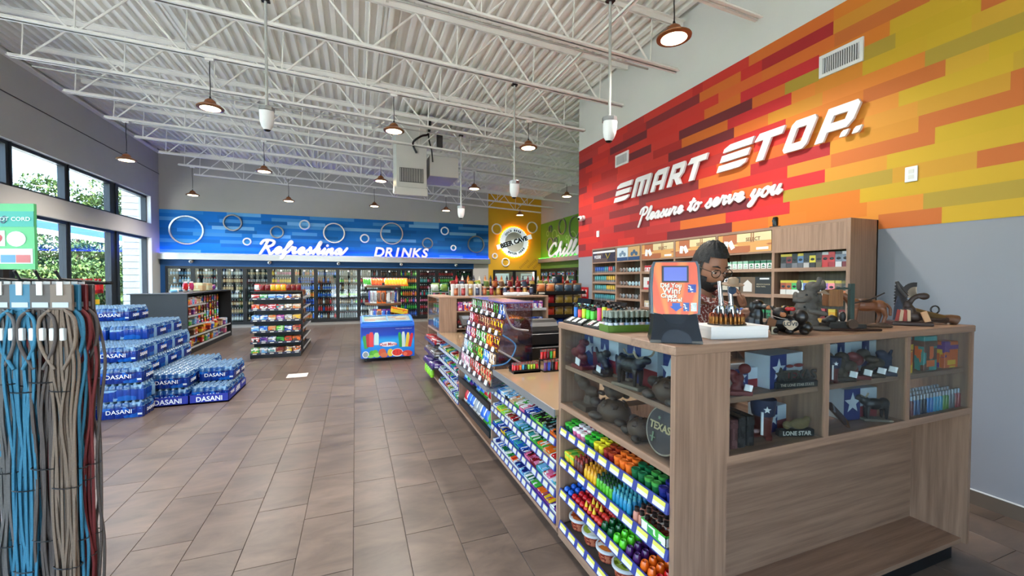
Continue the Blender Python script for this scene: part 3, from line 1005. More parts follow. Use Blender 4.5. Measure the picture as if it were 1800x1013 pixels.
t = thing('script_sign', 'white script sign reading Chillers on the green wall ledge', 'sign', (XG - 0.12, 0, 2.43))
script_word('l', 'Chillers', 0.0, 0.03, 0.235, 3.5, 0.10, 0.05, lambda x, y, d: (-d, 14.62 - x, y), LET, t)

# bottle-cap sign on the yellow wall
t = thing('bottle_cap_sign', 'round white bottle cap sign reading COLD BEER, BEER CAVE and ENTER HERE', 'sign', (5.98, 15.54, 3.07))
pts = []
for i in range(128):
    a = 2 * PI * i / 128
    r = 0.60 + 0.018 * math.cos(a * 32)
    pts.append((r * math.cos(a), -0.06, r * math.sin(a)))
SIGNW = mat((226, 238, 246), 0.45, emit=0.3)
MB().prism(pts, (0, -0.03, 0)).build('cap', SIGNW, t)
MB().lathe([(0.0, 0), (0.40, 0.0), (0.40, 0.004), (0.0, 0.004)], 40, M=Matrix.Translation((0, -0.09, 0)) @ Matrix.Rotation(PI / 2, 4, 'X')).build('grey_circle', mat((206, 206, 200), 0.5), t)
MB().lathe([(0.5, 0.0), (0.62, 0.0), (0.62, 0.02), (0.5, 0.02), (0.5, 0.0)], 48, M=Matrix.Translation((0, -0.02, 0)) @ Matrix.Rotation(PI / 2, 4, 'X')).build('glow_strip', mat((255, 168, 20), 0.5, emit=7.0), t)
ban = math.atan2(0.47, 1.43)
MB().box(-0.78, -0.105, -0.085, 0.78, -0.09, 0.10, M=Matrix.Rotation(-ban, 4, 'Y')).build('banner', SIGNW, t)
TBLK = mat((14, 14, 16), 0.5)
o = text('BEER CAVE', 0.245, TBLK, t, (0, -0.108, -0.075 / math.cos(ban)), (PI / 2, -ban, 0), 0.006, 0, 0.014, 'CENTER')
for word, a0, da, r, up in (('COLD BEER', 142, -10.5, 0.43, 1), ('ENTER HERE', 238, 10, 0.5, -1)):
    for i, ch in enumerate(word):
        if ch == ' ':
            continue
        a = math.radians(a0 + da * i)
        ang = (a - PI / 2) if up > 0 else (a + PI / 2)
        text(ch, 0.105, TBLK, t, (r * math.cos(a), -0.094, r * math.sin(a)), (PI / 2, -ang, 0), 0.003, 0, 0.007, 'CENTER')
# barley ears painted on the yellow wall
bar = mat((150, 112, 40), 0.6)
for q, (bx, bz) in enumerate(((6.25, 2.02), (6.6, 2.05), (6.85, 2.02))):
    mb = MB()
    for i in range(7):
        cx, cz = bx + i * 0.055, bz + i * 0.05
        for s in (-1, 1):
            M = Matrix.Translation((cx, 15.549, cz)) @ Matrix.Rotation(-0.75 + s * 0.7, 4, 'Y')
            mb.prism([M @ Vector(v) for v in ((0, 0, 0), (0.035, 0, 0.014), (0.085, 0, 0), (0.035, 0, -0.014))], (0, -0.002, 0))
    tag(mb.build('barley_motif', bar), 'brown barley ear motif painted below the beer sign, number %s from its edge' % ORD[q + 1], 'decoration', 'painted barley ears')

# checkout wall sign, cut-out letters standing off the mural
def wallpt(Y0, Z0):
    return lambda x, y, d: (XR - 0.012 - d, Y0 - x, Z0 + y)
def cut_letter(polys, holes_free, x0, w, z0, h, parent, sh=0.43):
    mb = MB()
    for i, pl in enumerate(polys):
        mb.prism([(0, -(x0 + p[0] * w + sh * p[1] * h), p[1] * h) for p in pl], (-0.028 - 0.0005 * i, 0, 0))
    return mb.build('letter', LET, parent)
SG = thing('brand_sign', 'large white cut-out sign reading SMART STOP on the red mural', 'sign', (XR - 0.03, 5.873, 2.868))
S_ = [[(0, 0), (0.82, 0), (1.0, 0.12), (1.0, 0.26), (0, 0.26)], [(0.0, 0.37), (1.0, 0.37), (1.0, 0.63), (0.0, 0.63)], [(0, 0.74), (1.0, 0.74), (1.0, 1.0), (0.18, 1.0), (0, 0.88)]]
M_ = [[(0, 0), (0.2, 0), (0.2, 0.75), (0.0, 0.95)], [(0.0, 0.95), (0.2, 0.75), (1.0, 0.75), (1.0, 0.95), (0.95, 1.0), (0.1, 1.0)], [(0.40, 0), (0.60, 0), (0.60, 0.76), (0.40, 0.76)], [(0.80, 0), (1.0, 0), (1.0, 0.76), (0.80, 0.76)]]
A_ = [[(0, 0), (0.28, 0), (0.28, 0.76), (0.0, 0.85)], [(0.0, 0.85), (0.28, 0.74), (1.0, 0.74), (1.0, 1.0), (0.2, 1.0)], [(0.72, 0), (1.0, 0), (1.0, 0.75), (0.72, 0.75)], [(0.28, 0.28), (0.72, 0.28), (0.72, 0.46), (0.28, 0.46)]]
R_ = [[(0, 0), (0.28, 0), (0.28, 1.0), (0.0, 1.0)], [(0.28, 0.76), (0.72, 0.76), (1.0, 0.85), (0.88, 1.0), (0.28, 1.0)], [(0.72, 0.44), (1.0, 0.5), (1.0, 0.86), (0.72, 0.78)], [(0.28, 0.32), (0.85, 0.32), (1.0, 0.5), (0.72, 0.55), (0.28, 0.55)], [(0.42, 0.33), (0.78, 0.33), (1.12, 0.0), (0.78, 0.0)]]
T_ = [[(-0.12, 0.74), (1.0, 0.74), (1.0, 1.0), (0.0, 1.0)], [(0.28, 0), (0.58, 0), (0.58, 0.75), (0.28, 0.75)]]
O_ = [[(0.12, 0), (0.88, 0), (1.0, 0.12), (0.70, 0.26), (0.30, 0.26), (0, 0.12)], [(0, 0.12), (0.30, 0.24), (0.30, 0.76), (0, 0.88)], [(0.70, 0.24), (1.0, 0.12), (1.0, 0.88), (0.70, 0.76)], [(0, 0.88), (0.30, 0.74), (0.70, 0.74), (1.0, 0.88), (0.88, 1.0), (0.12, 1.0)]]
P_ = [[(0, 0), (0.28, 0), (0.28, 1.0), (0.0, 1.0)], [(0.28, 0.74), (0.72, 0.74), (1.0, 0.88), (0.88, 1.0), (0.28, 1.0)], [(0.72, 0.45), (1.0, 0.45), (1.0, 0.88), (0.72, 0.76)], [(0.28, 0.27), (0.88, 0.27), (1.0, 0.46), (0.72, 0.52), (0.28, 0.52)]]
for pl, u, w in ((S_, 0.0, 0.375), (M_, 0.465, 0.365), (A_, 0.911, 0.255), (R_, 1.253, 0.245), (T_, 1.58, 0.27), (S_, 2.102, 0.375), (T_, 2.54, 0.28), (O_, 2.904, 0.235), (P_, 3.227, 0.27)):
    cut_letter(pl, 0, u, w, 0, 0.285, SG)
for u in (3.44, 3.54):
    cut_letter([[(0, 0), (0.8, 0), (1, 0.3), (1, 1), (0.2, 1), (0, 0.7)]], 0, u, 0.055, 0, 0.055, SG, 0.43)
TG = thing('slogan_sign', 'white script sign reading Pleasure to serve you', 'sign', (0, 0, 0))
fr = wallpt(5.24, 2.485)
script_word('l', 'Pleasure to serve you', 0.0, 0.0, 0.092, 2.25, 0.033, 0.02, fr, LET, TG)

def wall_vent(yc, zc, w, h, n, label):
    t = thing('wall_vent', label, 'vent', (XR - 0.004, yc, zc), 0, 'wall vents')
    MB().box(-0.004, -w / 2 + 0.02, -h / 2 + 0.02, -0.001, w / 2 - 0.02, h / 2 - 0.02).build('backing', mat((40, 42, 44), 0.7), t)
    MB().box(-0.016, -w / 2, -h / 2, 0, w / 2, -h / 2 + 0.03).box(-0.016, -w / 2, h / 2 - 0.03, 0, w / 2, h / 2).box(-0.016, -w / 2, -h / 2 + 0.03, 0, -w / 2 + 0.03, h / 2 - 0.03).box(-0.016, w / 2 - 0.03, -h / 2 + 0.03, 0, w / 2, h / 2 - 0.03).build('frame', WHITE, t)
    sl = MB().box(-0.014, -0.003, -h / 2 + 0.03, -0.004, 0.003, h / 2 - 0.03).mesh('vent_slat', WHITE)
    for k in range(n):
        link('vent_slat', sl, t, (0, -w / 2 + 0.04 + (w - 0.08) * k / (n - 1), 0))
wall_vent(2.46, 3.587, 0.36, 0.205, 16, 'white metal air vent on the orange part of the mural')
wall_vent(5.716, 3.563, 0.35, 0.20, 14, 'white metal air vent on the red part of the mural')
t = thing('wall_outlet', 'white double power outlet high on the yellow stripes', 'outlet', (XR - 0.004, 1.935, 2.43))
MB().rbox(-0.008, -0.04, -0.06, 0, 0.04, 0.06, 0.003).build('plate', WHITE, t)
for z in (-0.022, 0.022):
    MB().box(-0.0095, -0.017, z - 0.014, -0.008, 0.017, z + 0.014).build('socket', mat((205, 205, 200), 0.5), t)
tag(MB().rbox(-0.02, -0.04, -0.055, 0, 0.04, 0.055, 0.004).build('wall_plate', WHITE, loc=(XR - 0.003, 6.41, 2.41)), 'small white blank plate on the red mural near its edge', 'plate')
def bullet_cam(x, y, z, label, rz):
    t = thing('bullet_camera', label, 'camera', (x, y, z), rz, 'small wall cameras')
    MB().lathe([(0.05, 0), (0.05, 0.03), (0.03, 0.04)], 12, M=Matrix.Rotation(PI / 2, 4, 'X')).build('mount', WHITE, t)
    MB().ball((0, -0.075, -0.01), 0.055).build('housing', WHITE, t, smooth=1)
    MB().ball((0.01, -0.115, -0.02), 0.026).build('lens', BLACKG, t, smooth=1)
for i, x in enumerate((-4.74, -2.62, -0.54, 1.56, 3.59)):
    bullet_cam(x, 15.49, 2.125, 'small white camera under the metal ledge, %s from the windows' % ORD[i + 1], 0)
bullet_cam(XR - 0.01, 6.91, 2.76, 'white dome camera at the edge of the red mural', -PI / 2)
t = thing('notice_sign', 'red notice plate with white writing on the grey wall end', 'sign', (XR - 0.004, 6.87, 1.29))
MB().box(-0.006, -0.13, -0.15, 0, 0.13, 0.15).build('plate', mat((176, 22, 30), 0.5), t)
for k, bl in enumerate(((0.10, 0.045, -0.02, -0.08), (0.09, 0.01, 0.0, -0.07), (0.065, 0.02, 0.012, -0.06))):
    for q in (0, 2):
        MB().box(-0.0075, bl[q + 1], 0.055 - k * 0.085, -0.006, bl[q], 0.105 - k * 0.085).build('printed_line', mat((226, 200, 200), 0.5), t)
# ================================================================ products: shared shapes
def rc(c, d=0):
    return tuple(max(0, min(255, x + d)) for x in c)
def bottle_me(body, label, cap, h=0.2, r=0.032, n=8):
    def f():
        p = [(r * 0.9, 0), (r, 0.008), (r, h * 0.25), (r, h * 0.58), (r * 0.95, h * 0.66), (r * 0.42, h * 0.86), (r * 0.42, h * 0.92), (r * 0.46, h * 0.92), (r * 0.46, h)]
        return MB().lathe(p, n, ms=[0, 0, 1, 0, 0, 0, 2, 2]).mesh('bottle', [mat(body, 0.15), mat(label, 0.4), mat(cap, 0.35)], 0.7)
    return shared(('bot', body, label, cap, h, r, n), f)
def can_me(c1, c2, h=0.13, r=0.033, n=10):
    return shared(('can', c1, c2, h, r), lambda: MB().lathe([(r * 0.8, 0), (r, 0.01), (r, h * 0.3), (r, h * 0.7), (r, h - 0.012), (r * 0.8, h)], n, ms=[0, 1, 2, 1, 0]).mesh('can', [STEEL, mat(c1, 0.3, 0.3), mat(c2, 0.3, 0.3)], 0.7))
def box_me(w, d, h, c1, c2, c3, sc=2.2, seed=0.0):
    """upright carton: printed body with a plain band and a small flap ridge on top"""
    return shared(('bx', w, d, h, c1, c2, c3, sc, seed), lambda: MB().rbox(-w / 2, -d / 2, 0, w / 2, d / 2, h, min(w, d, h) * 0.06).box(-w / 2 - 0.0006, -d / 2 - 0.0006, h * 0.70, w / 2 + 0.0006, d / 2 + 0.0006, h * 0.86, 1).box(-w * 0.3, -d / 2 - 0.001, h * 0.12, w * 0.3, -d / 2, h * 0.3, 2).mesh('carton', [prt(c1, c2, c3, sc, seed=seed), mat(c2, 0.4), mat(c3, 0.4)]))
def pouch_me(w, h, d, c1, c2, c3, sc=2.0, seed=0.0):
    def f():
        mb = MB()
        nx, nz = 6, 7
        for s in (-1, 1):
            k = len(mb.v)
            for j in range(nz + 1):
                v = j / nz
                for i in range(nx + 1):
                    u = i / nx
                    b = math.sin(PI * u) ** 0.6 * (math.sin(PI * max(0, min(1, (v - 0.06) / 0.88))) ** 0.7)
                    sq = 1 - 0.06 * math.sin(PI * v)
                    mb.v.append(((u - 0.5) * w * sq, s * d / 2 * b, v * h))
            for j in range(nz):
                for i in range(nx):
                    a = k + j * (nx + 1) + i
                    mb.f.append([a, a + 1, a + nx + 2, a + nx + 1])
                    mb.m.append(1 if j in (0, nz - 1) else 0)
        return mb.mesh('snack_bag', [prt(c1, c2, c3, sc, 0.25, seed), mat(c2, 0.3)], 0.8)
    return shared(('pch', w, h, d, c1, c2, c3, sc, seed), f)
def put(name, me, loc, rz, label, cat, group, rot=None):
    o = link(name, me, None, loc, rz, rot)
    tag(o, label, cat, group)
    return o
RED, DRED, ORG, YEL, GRN, DGRN, BLU, DBLU, PUR, PNK, BRN, TAN, WHT, BLK, TEA, GRY, LBL, LGR = (196, 30, 36), (120, 20, 28), (226, 106, 30), (232, 190, 40), (70, 170, 60), (24, 92, 50), (36, 92, 190), (24, 36, 110), (110, 50, 140), (220, 110, 150), (104, 66, 44), (196, 164, 120), (228, 228, 226), (22, 22, 24), (60, 150, 150), (140, 142, 146), (120, 180, 220), (150, 210, 80)

# ================================================================ drinks coolers along the back wall
NB = 14
DW = (CX1 - CX0) / NB
inn = MB()
inn.box(CX0, YB + 1.0, 0.05, CX1, YB + 1.1, 2.1).box(CX0, YB + 0.02, 0.05, CX1, YB + 1.0, CZ0).box(CX0, YB + 0.2, 2.0, CX1, YB + 1.0, 2.1).box(CX0 - 0.1, YB + 0.2, 0.05, CX0, YB + 1.0, 2.1).box(CX1, YB + 0.2, 0.05, CX1 + 0.1, YB + 1.0, 2.1)
tag(inn.build('cooler_cabinet', mat((46, 50, 54), 0.6)), 'long dark walk-in cooler cabinet behind the row of glass doors', 'cooler')
COOLLED = mat((226, 240, 255), 0.5, emit=9.0)
SHELFM = mat((38, 40, 44), 0.5)
def make_bay():
    t = thing('cooler_door', 'x', 'cooler door')
    w, hh = DW, CZ1 - CZ0
    f = MB()
    b = 0.055
    f.box(0, -0.02, 0, b, 0.06, hh).box(w - b, -0.02, 0, w, 0.06, hh).box(b, -0.02, 0, w - b, 0.06, 0.085).box(b, -0.02, hh - 0.075, w - b, 0.06, hh)
    f.build('door_frame', mat((18, 18, 20), 0.4), t)
    MB().box(b - 0.004, 0.004, 0.08, w - b + 0.004, 0.012, hh - 0.07).build('pane', GLASS, t)
    MB().box(b - 0.03, -0.05, 0.75, b - 0.012, -0.035, 1.15).box(b - 0.03, -0.036, 0.76, b - 0.012, -0.02, 0.78).box(b - 0.03, -0.036, 1.12, b - 0.012, -0.02, 1.14).build('handle', BLACKG, t)
    MB().lathe([(0.0, 0.0), (0.034, 0), (0.034, 0.003), (0.0, 0.003)], 16, M=Matrix.Translation((w / 2, 0.003, hh - 0.12)) @ Matrix.Rotation(PI / 2, 4, 'X')).build('number_disc', WHITE, t)
    MB().box(-0.012, 0.10, 0.06, 0.012, 0.12, hh - 0.05).build('light_strip', COOLLED, t)
    sh = MB().box(0.01, 0.13, -0.012, w - 0.01, 0.62, 0).box(0.01, 0.125, -0.02, w - 0.01, 0.13, 0.012).mesh('shelf', SHELFM)
    for k in range(7):
        link('shelf', sh, t, (0, 0, 0.10 + k * 0.246))
    return t
bay = make_bay()
AW = lambda *c: c
pal = [
 [(LBL, WHT, WHT), (GRY, LBL, WHT)], [((170, 150, 150), WHT, WHT), ((150, 160, 160), GRY, RED), (TAN, WHT, GRY)], [((150, 130, 110), TAN, WHT), (BRN, TAN, WHT), (GRY, WHT, BLU)],
 [((40, 60, 50), (60, 80, 70), BLK), ((30, 34, 34), GRY, BLK), ((60, 80, 70), TAN, GRY)], [((170, 120, 120), WHT, RED), ((190, 150, 60), YEL, WHT), ((150, 140, 130), PNK, WHT)],
 [((90, 130, 190), BLU, WHT), ((60, 100, 190), DBLU, WHT), ((190, 140, 60), ORG, WHT)], [((150, 170, 185), BLU, BLU), ((140, 150, 160), WHT, WHT), ((160, 60, 60), RED, WHT), ((120, 70, 50), BRN, RED), ((60, 100, 150), BLU, YEL)],
 [((150, 160, 160), WHT, GRY), ((120, 90, 60), TAN, BRN), ((150, 170, 150), LGR, WHT), ((165, 165, 165), GRY, RED)], [((170, 176, 180), WHT, WHT), ((120, 60, 50), RED, WHT), ((150, 152, 156), GRY, WHT)],
 [((110, 70, 60), RED, BLK), ((130, 134, 140), GRY, GRY), ((90, 60, 50), BRN, WHT)], [((50, 70, 130), BLU, PUR), ((40, 120, 60), GRN, WHT), ((150, 70, 90), PNK, WHT), ((190, 120, 50), ORG, BLU), ((60, 140, 60), LGR, GRN)],
 [((130, 60, 70), RED, WHT), ((100, 60, 60), PNK, BLK), ((60, 110, 110), TEA, WHT), ((80, 60, 60), DRED, WHT)], [((70, 100, 60), GRN, WHT), ((110, 70, 60), RED, GRY)], [((70, 60, 50), BRN, BLK), ((60, 80, 70), DGRN, GRY)]]
own = {5, 6, 7, 8, 10, 11}
stuff = MB()
SM = []
def slot(m):
    if m not in SM:
        SM.append(m)
    return SM.index(m)
rb = random.Random(11)
count = 0
for b in range(NB):
    o = bay if b == 0 else copy_tree(bay)
    o.location = (CX0 + b * DW, YB, CZ0)
    o['label'] = 'glass cooler door with black frame, %s from the windows' % ORD[b + 1]
    o['group'] = 'drinks cooler doors'
    for k in range(7):
        c3 = pal[b][(k + b) % len(pal[b])] if k < 5 else pal[b][-1 - (k % 2) * (len(pal[b]) > 1)]
        h = 0.205 if (k + b) % 3 else 0.185
        for i in range(8):
            if rb.random() < 0.05 and k > 3:
                continue
            cc = c3 if rb.random() < 0.8 else rb.choice(pal[b])
            x = CX0 + b * DW + 0.055 + 0.04 + i * (DW - 0.19) / 7
            z = CZ0 + 0.10 + k * 0.246
            if b in own and count < 300 and i < 8:
                put('drink_bottle', bottle_me(*cc, h, 0.033), (x, YB + 0.17, z), rb.random() * 6, 'bottle on the %s shelf down behind the %s cooler door from the windows' % (ORD[7 - k], ORD[b + 1]), 'bottle', 'cooler bottles, door %d shelf %d' % (b + 1, 7 - k))
                count += 1
            else:
                r = 0.033
                stuff.lathe([(r, 0), (r, h * 0.2), (r, h * 0.6), (r * 0.42, h * 0.87), (r * 0.45, h * 0.9), (r * 0.45, h)], 6, o=(x, YB + 0.17, z), ms=[slot(mat(cc[0], 0.15)), slot(mat(cc[1], 0.4)), slot(mat(cc[0], 0.15)), slot(mat(cc[2], 0.35)), slot(mat(cc[2], 0.35))])
            stuff.box(x - 0.028, YB + 0.24, z, x + 0.028, YB + 0.6, z + h * 0.62, slot(mat(rc(cc[0], -20), 0.3)))
tag(stuff.build('cooler_stock', SM), 'rest of the drink bottles packed on the cooler shelves', 'bottles', kind='stuff')

# cave window in the yellow wall and chiller doors in the green wall
t = thing('cave_window', 'dark framed walk-in cooler window with taped paper notices', 'window', (5.11, 15.55, 0.95))
MB().box(0, -0.02, 0, 0.07, 0.08, 1.0).box(1.82, -0.02, 0, 1.89, 0.08, 1.0).box(0.07, -0.02, 0.93, 1.82, 0.08, 1.0).box(0.07, -0.02, 0, 1.82, 0.08, 0.07).box(0.86, -0.02, 0.07, 0.96, 0.08, 0.93).build('frame', BLACK, t)
for k in range(2):
    MB().box(0.06 + k * 0.89, 0.03, 0.06, 0.88 + k * 0.95, 0.036, 0.94).build('pane', GLASS, t)
MB().box(0.10, 0.02, 0.45, 0.68, 0.026, 0.86).build('notice', mat((196, 226, 226), 0.6), t)
MB().box(1.2, 0.02, 0.3, 1.72, 0.026, 0.86).build('notice', mat((206, 232, 230), 0.6), t)
text('SIDE', 0.17, TBLK, t, (1.24, 0.018, 0.5), FACE_S, 0.001)
MB().box(1.3, 0.018, 0.76, 1.66, 0.02, 0.775).box(1.3, 0.018, 0.66, 1.315, 0.02, 0.775).build('arrow_print', TBLK, t)
struct(MB().box(5.11, 15.95, 0.9, 7.0, 16.0, 2.0).build('trim_8', mat((170, 178, 180), 0.5)))
cdo = thing('cooler_door', 'x', 'cooler door', (0, 0, 0))
MB().box(-0.02, 0, 0.1, 0.02, 0.06, 2.0).box(-0.02, 0.64, 0.1, 0.02, 0.70, 2.0).box(-0.02, 0.06, 1.9, 0.02, 0.64, 2.0).box(-0.02, 0.06, 0.1, 0.02, 0.64, 0.2).build('door_frame', BLACK, cdo)
MB().box(-0.004, 0.055, 0.19, 0.004, 0.645, 1.91).build('pane', GLASSD, cdo)
sh = MB().box(0.02, 0.05, 0, 0.05, 0.65, 0.02).mesh('shelf', STEEL)
for k in range(6):
    link('shelf', sh, cdo, (-0.012, 0, 0.35 + k * 0.27))
rg = random.Random(5)
for i in range(9):
    o = cdo if i == 0 else copy_tree(cdo)
    o.location = (XG - 0.05, 14.75 - i * 0.71, 0)
    o['label'] = 'dark framed chiller door in the green wall, %s from the yellow corner' % ORD[i + 1]
    o['group'] = 'chiller doors'
    for k in range(6):
        for j in range(5):
            c = rg.choice((WHT, LBL, GRY, TEA))
            put('drink_bottle', bottle_me(c, rg.choice((WHT, BLU, RED)), WHT, 0.16, 0.03, 6), (XG - 0.034 + 0.0, 14.75 - i * 0.71 + 0.1 + j * 0.125, 0.371 + k * 0.27), 0, 'small bottle on the %s shelf of the %s chiller door from the yellow corner' % (ORD[6 - k], ORD[i + 1]), 'bottle', 'chiller bottles door %d shelf %d' % (i + 1, k + 1)) if i < 4 and k > 2 else None
# ================================================================ bottled water stacks
WRAPB = prt((8, 40, 122), (14, 84, 170), (6, 28, 92), 3.0, 0.18)
WRAPE = prt((10, 52, 140), (120, 160, 196), (20, 90, 176), 2.6, 0.14, 4.0)
WRAPC = prt((44, 82, 128), (110, 146, 176), (20, 62, 124), 6.0, 0.1)
CAPW = mat((116, 146, 172), 0.2)
LETW = mat((240, 244, 250), 0.4)
def make_case():
    t = thing('water_case', 'x', 'water pack')
    W, D = 0.40, 0.27
    out = []
    for side, n, L in ((0, 6, W), (1, 4, D), (2, 6, W), (3, 4, D)):
        for i in range(n):
            for q in range(4):
                u = (i + q / 4) / n
                bmp = 0.012 * math.sin(PI * q / 4)
                p = {0: (-W / 2 + u * W, -D / 2 - bmp + 0.012), 1: (W / 2 + bmp - 0.012, -D / 2 + u * D), 2: (W / 2 - u * W, D / 2 + bmp - 0.012), 3: (-W / 2 - bmp + 0.012, D / 2 - u * D)}[side]
                out.append(p)
    mb = MB()
    n = len(out)
    lv = [(0.0, 0.97, 0), (0.01, 1.0, 0), (0.125, 1.0, 0), (0.15, 0.985, 1), (0.172, 0.93, 1)]
    for z, s, m in lv:
        mb.v += [(p[0] * s, p[1] * s, z) for p in out]
    for q in range(4):
        for i in range(n):
            j = (i + 1) % n
            mb.f.append([q * n + i, q * n + j, q * n + n + j, q * n + n + i])
            mb.m.append(lv[q + 1][2])
    mb.f.append(list(range(4 * n, 5 * n)))
    mb.m.append(1)
    mb.f.append(list(reversed(range(n))))
    mb.m.append(0)
    mb.build('shrink_wrap', [WRAPB, WRAPC], t, smooth=0.9)
    cp = MB()
    for i in range(6):
        for j in range(4):
            cp.lathe([(0.026, 0.165), (0.014, 0.186), (0.015, 0.187), (0.015, 0.200), (0.0, 0.201)], 7, o=(-W / 2 + W * (i + 0.5) / 6, -D / 2 + D * (j + 0.5) / 4, 0))
    tag(cp.build('bottle_tops', CAPW, t), kind='stuff')
    text('DASANI', 0.064, LETW, t, (-0.02, -D / 2 - 0.0135, 0.058), FACE_S, 0.0005, 0, 0.0, 'CENTER', sx=1.05)
    text('DASANI', 0.055, LETW, t, (W / 2 + 0.0135, 0, 0.055), (PI / 2, 0, PI / 2), 0.0005, 0, 0.0008, 'CENTER', sx=0.9)
    MB().box(0.145, -D / 2 - 0.003, 0.03, 0.185, -D / 2 - 0.0005, 0.05).build('barcode_patch', mat((190, 200, 206), 0.5), t)
    return t
case = make_case()
case_e = make_case()
for ch in list(case_e.children):
    if ch.type == 'FONT' or ch.name.startswith('barcode'):
        bpy.data.objects.remove(ch)
    elif ch.name.startswith('shrink'):
        ch.data.materials[0] = WRAPE
cplace = []
lev_name = ['bottom', 'second', 'third', 'fourth', 'fifth', 'top']
CW, CD = 0.425, 0.285
for lv in range(6):
    for row in range(7):
        y = 6.06 + row * CD
        top = (3, 4, 4, 5, 5, 6, 6)[row]
        if lv >= top:
            continue
        right = -2.28 if row == 0 else -2.43
        if lv == 5:
            right = -2.98
        if lv == 4:
            right = -2.55
        if lv == 3:
            right -= 0.03
        for c in range(4):
            x = right - CW / 2 - c * CW + (0.015 if lv % 2 else 0)
            if x < -4.3:
                continue
            cplace.append((x, y, lv * 0.2, 'stack', lv, row, c))
for row in range(5):
    for lv in range(2):
        cplace.append((-2.185, 6.44 + row * CD, 0.02 + lv * 0.2, 'left tray', lv, row, 0))
for row in range(3):
    for lv in range(1 if row == 0 else 2):
        cplace.append((-1.755, 6.44 + row * CD, 0.02 + lv * 0.2, 'right tray', lv, row, 0))
fst = [True, True]
for (x, y, z, wh, lv, row, c) in cplace:
    q = 1 if (wh == 'stack' and (lv * 3 + row + c * 2) % 4 in (1, 3) and lv in (1, 2, 3, 4)) else 0
    pr_ = (case, case_e)[q]
    o = pr_ if fst[q] else copy_tree(pr_)
    fst[q] = False
    o.location = (x, y, z)
    if wh == 'stack':
        o['label'] = 'water pack in the pile, %s layer, %s row back, %s from the trays' % (lev_name[lv], ORD[row + 1], ORD[c + 1])
    else:
        o['label'] = 'blue water pack on the %s, %s layer, %s from the front' % ('tray beside the pile' if wh == 'left tray' else 'outer cardboard tray', ('lower', 'upper')[lv], ORD[row + 1])
    o['group'] = 'water packs'
TRAY = mat((24, 40, 150), 0.5)
for x0, x1, y1, lb in ((-2.40, -1.975, 7.78, 'blue cardboard tray reading DASANI next to the water pile'), (-1.968, -1.545, 7.17, 'blue cardboard tray reading DASANI on the aisle side')):
    t = thing('cardboard_tray', lb, 'tray', (x0, 6.275, 0), 0, 'water trays')
    w, d = x1 - x0, y1 - 6.275
    MB().box(0, 0, 0, w, d, 0.018).box(0, 0, 0, w, 0.006, 0.115).box(0, d - 0.006, 0, w, d, 0.115).box(0, 0, 0, 0.006, d, 0.115).box(w - 0.006, 0, 0, w, d, 0.115).build('tray_body', TRAY, t)
    text('DASANI', 0.085, LETW, t, (w / 2, -0.001, 0.03), FACE_S, 0.0005, 0, 0.0015, 'CENTER', sx=0.95)
    text('DASANI', 0.06, LETW, t, (w + 0.001, d / 2, 0.04), (PI / 2, 0, PI / 2), 0.0005, 0, 0.001, 'CENTER')
# soda bottle packs beside the tall shelf
for lv, (c, cp, lb) in enumerate((((30, 120, 50), GRN, 'green soda'), ((30, 120, 50), GRN, 'green soda'), ((30, 120, 50), GRN, 'green soda'), ((30, 130, 60), WHT, 'green soda'), ((60, 150, 60), YEL, 'green and yellow soda'), ((150, 30, 34), RED, 'red soda'))):
    for i in range(4):
        for j in range(2):
            put('soda_bottle', bottle_me(c, cp, RED if lv == 5 else (GRN if lv != 4 else YEL), 0.262, 0.05, 10), (-4.78 + i * 0.125 + (0.06 if lv == 5 else 0), 9.55 + j * 0.12, lv * 0.265), 0, '%s bottle in the soda stack, %s layer, %s along, %s row' % (lb, lev_name[lv], ORD[i + 1], ('front', 'back')[j]), 'bottle', 'soda stack layer %d' % (lv + 1))

# ================================================================ shelving runs
DARK = mat((52, 58, 64), 0.55)
SHB = mat((28, 30, 34), 0.5)
LIPW = mat((176, 178, 180), 0.4)
SNACK = [(ORG, YEL, BRN), (RED, YEL, WHT), (BRN, TAN, WHT), (RED, WHT, DRED), (TAN, BRN, WHT), (PUR, WHT, PNK), (BLU, WHT, YEL), (GRN, WHT, DGRN), (YEL, RED, BRN), (PNK, WHT, RED), (LBL, WHT, BLU), (DRED, ORG, WHT)]
t = thing('gondola_shelf', 'charcoal gondola shelf with a flat end panel by the water pile', 'shelf unit', (-4.18, 10.33, 0))
MB().rbox(0, 0, 0, 0.93, 0.03, 0.64, 0.003).build('end_panel', DARK, t)
MB().rbox(0, 0, 0.645, 0.93, 0.03, 1.27, 0.003).build('end_panel', DARK, t)
MB().box(-0.05, -0.02, 1.27, 0.93, 0.3, 1.285).build('top_ledge', mat((86, 92, 98), 0.4), t)
MB().box(0.44, 0.03, 0.0, 0.49, 3.25, 1.27).build('back_panel', SHB, t)
MB().box(0.02, 0.03, 0, 0.93, 3.25, 0.09).build('base', SHB, t)
MB().box(0.44, 3.22, 0, 0.93, 3.25, 1.25).build('end_panel', BLACK, t)
post = MB().box(0, 0, 0, 0.03, 0.03, 1.27).mesh('upright', BLACK)
for y in (0.03, 1.25, 2.45):
    link('upright', post, t, (0.90 if y < 0.1 else 0.49, y, 0))
zs = [0.10, 0.33, 0.56, 0.78, 1.0]
rs = random.Random(3)
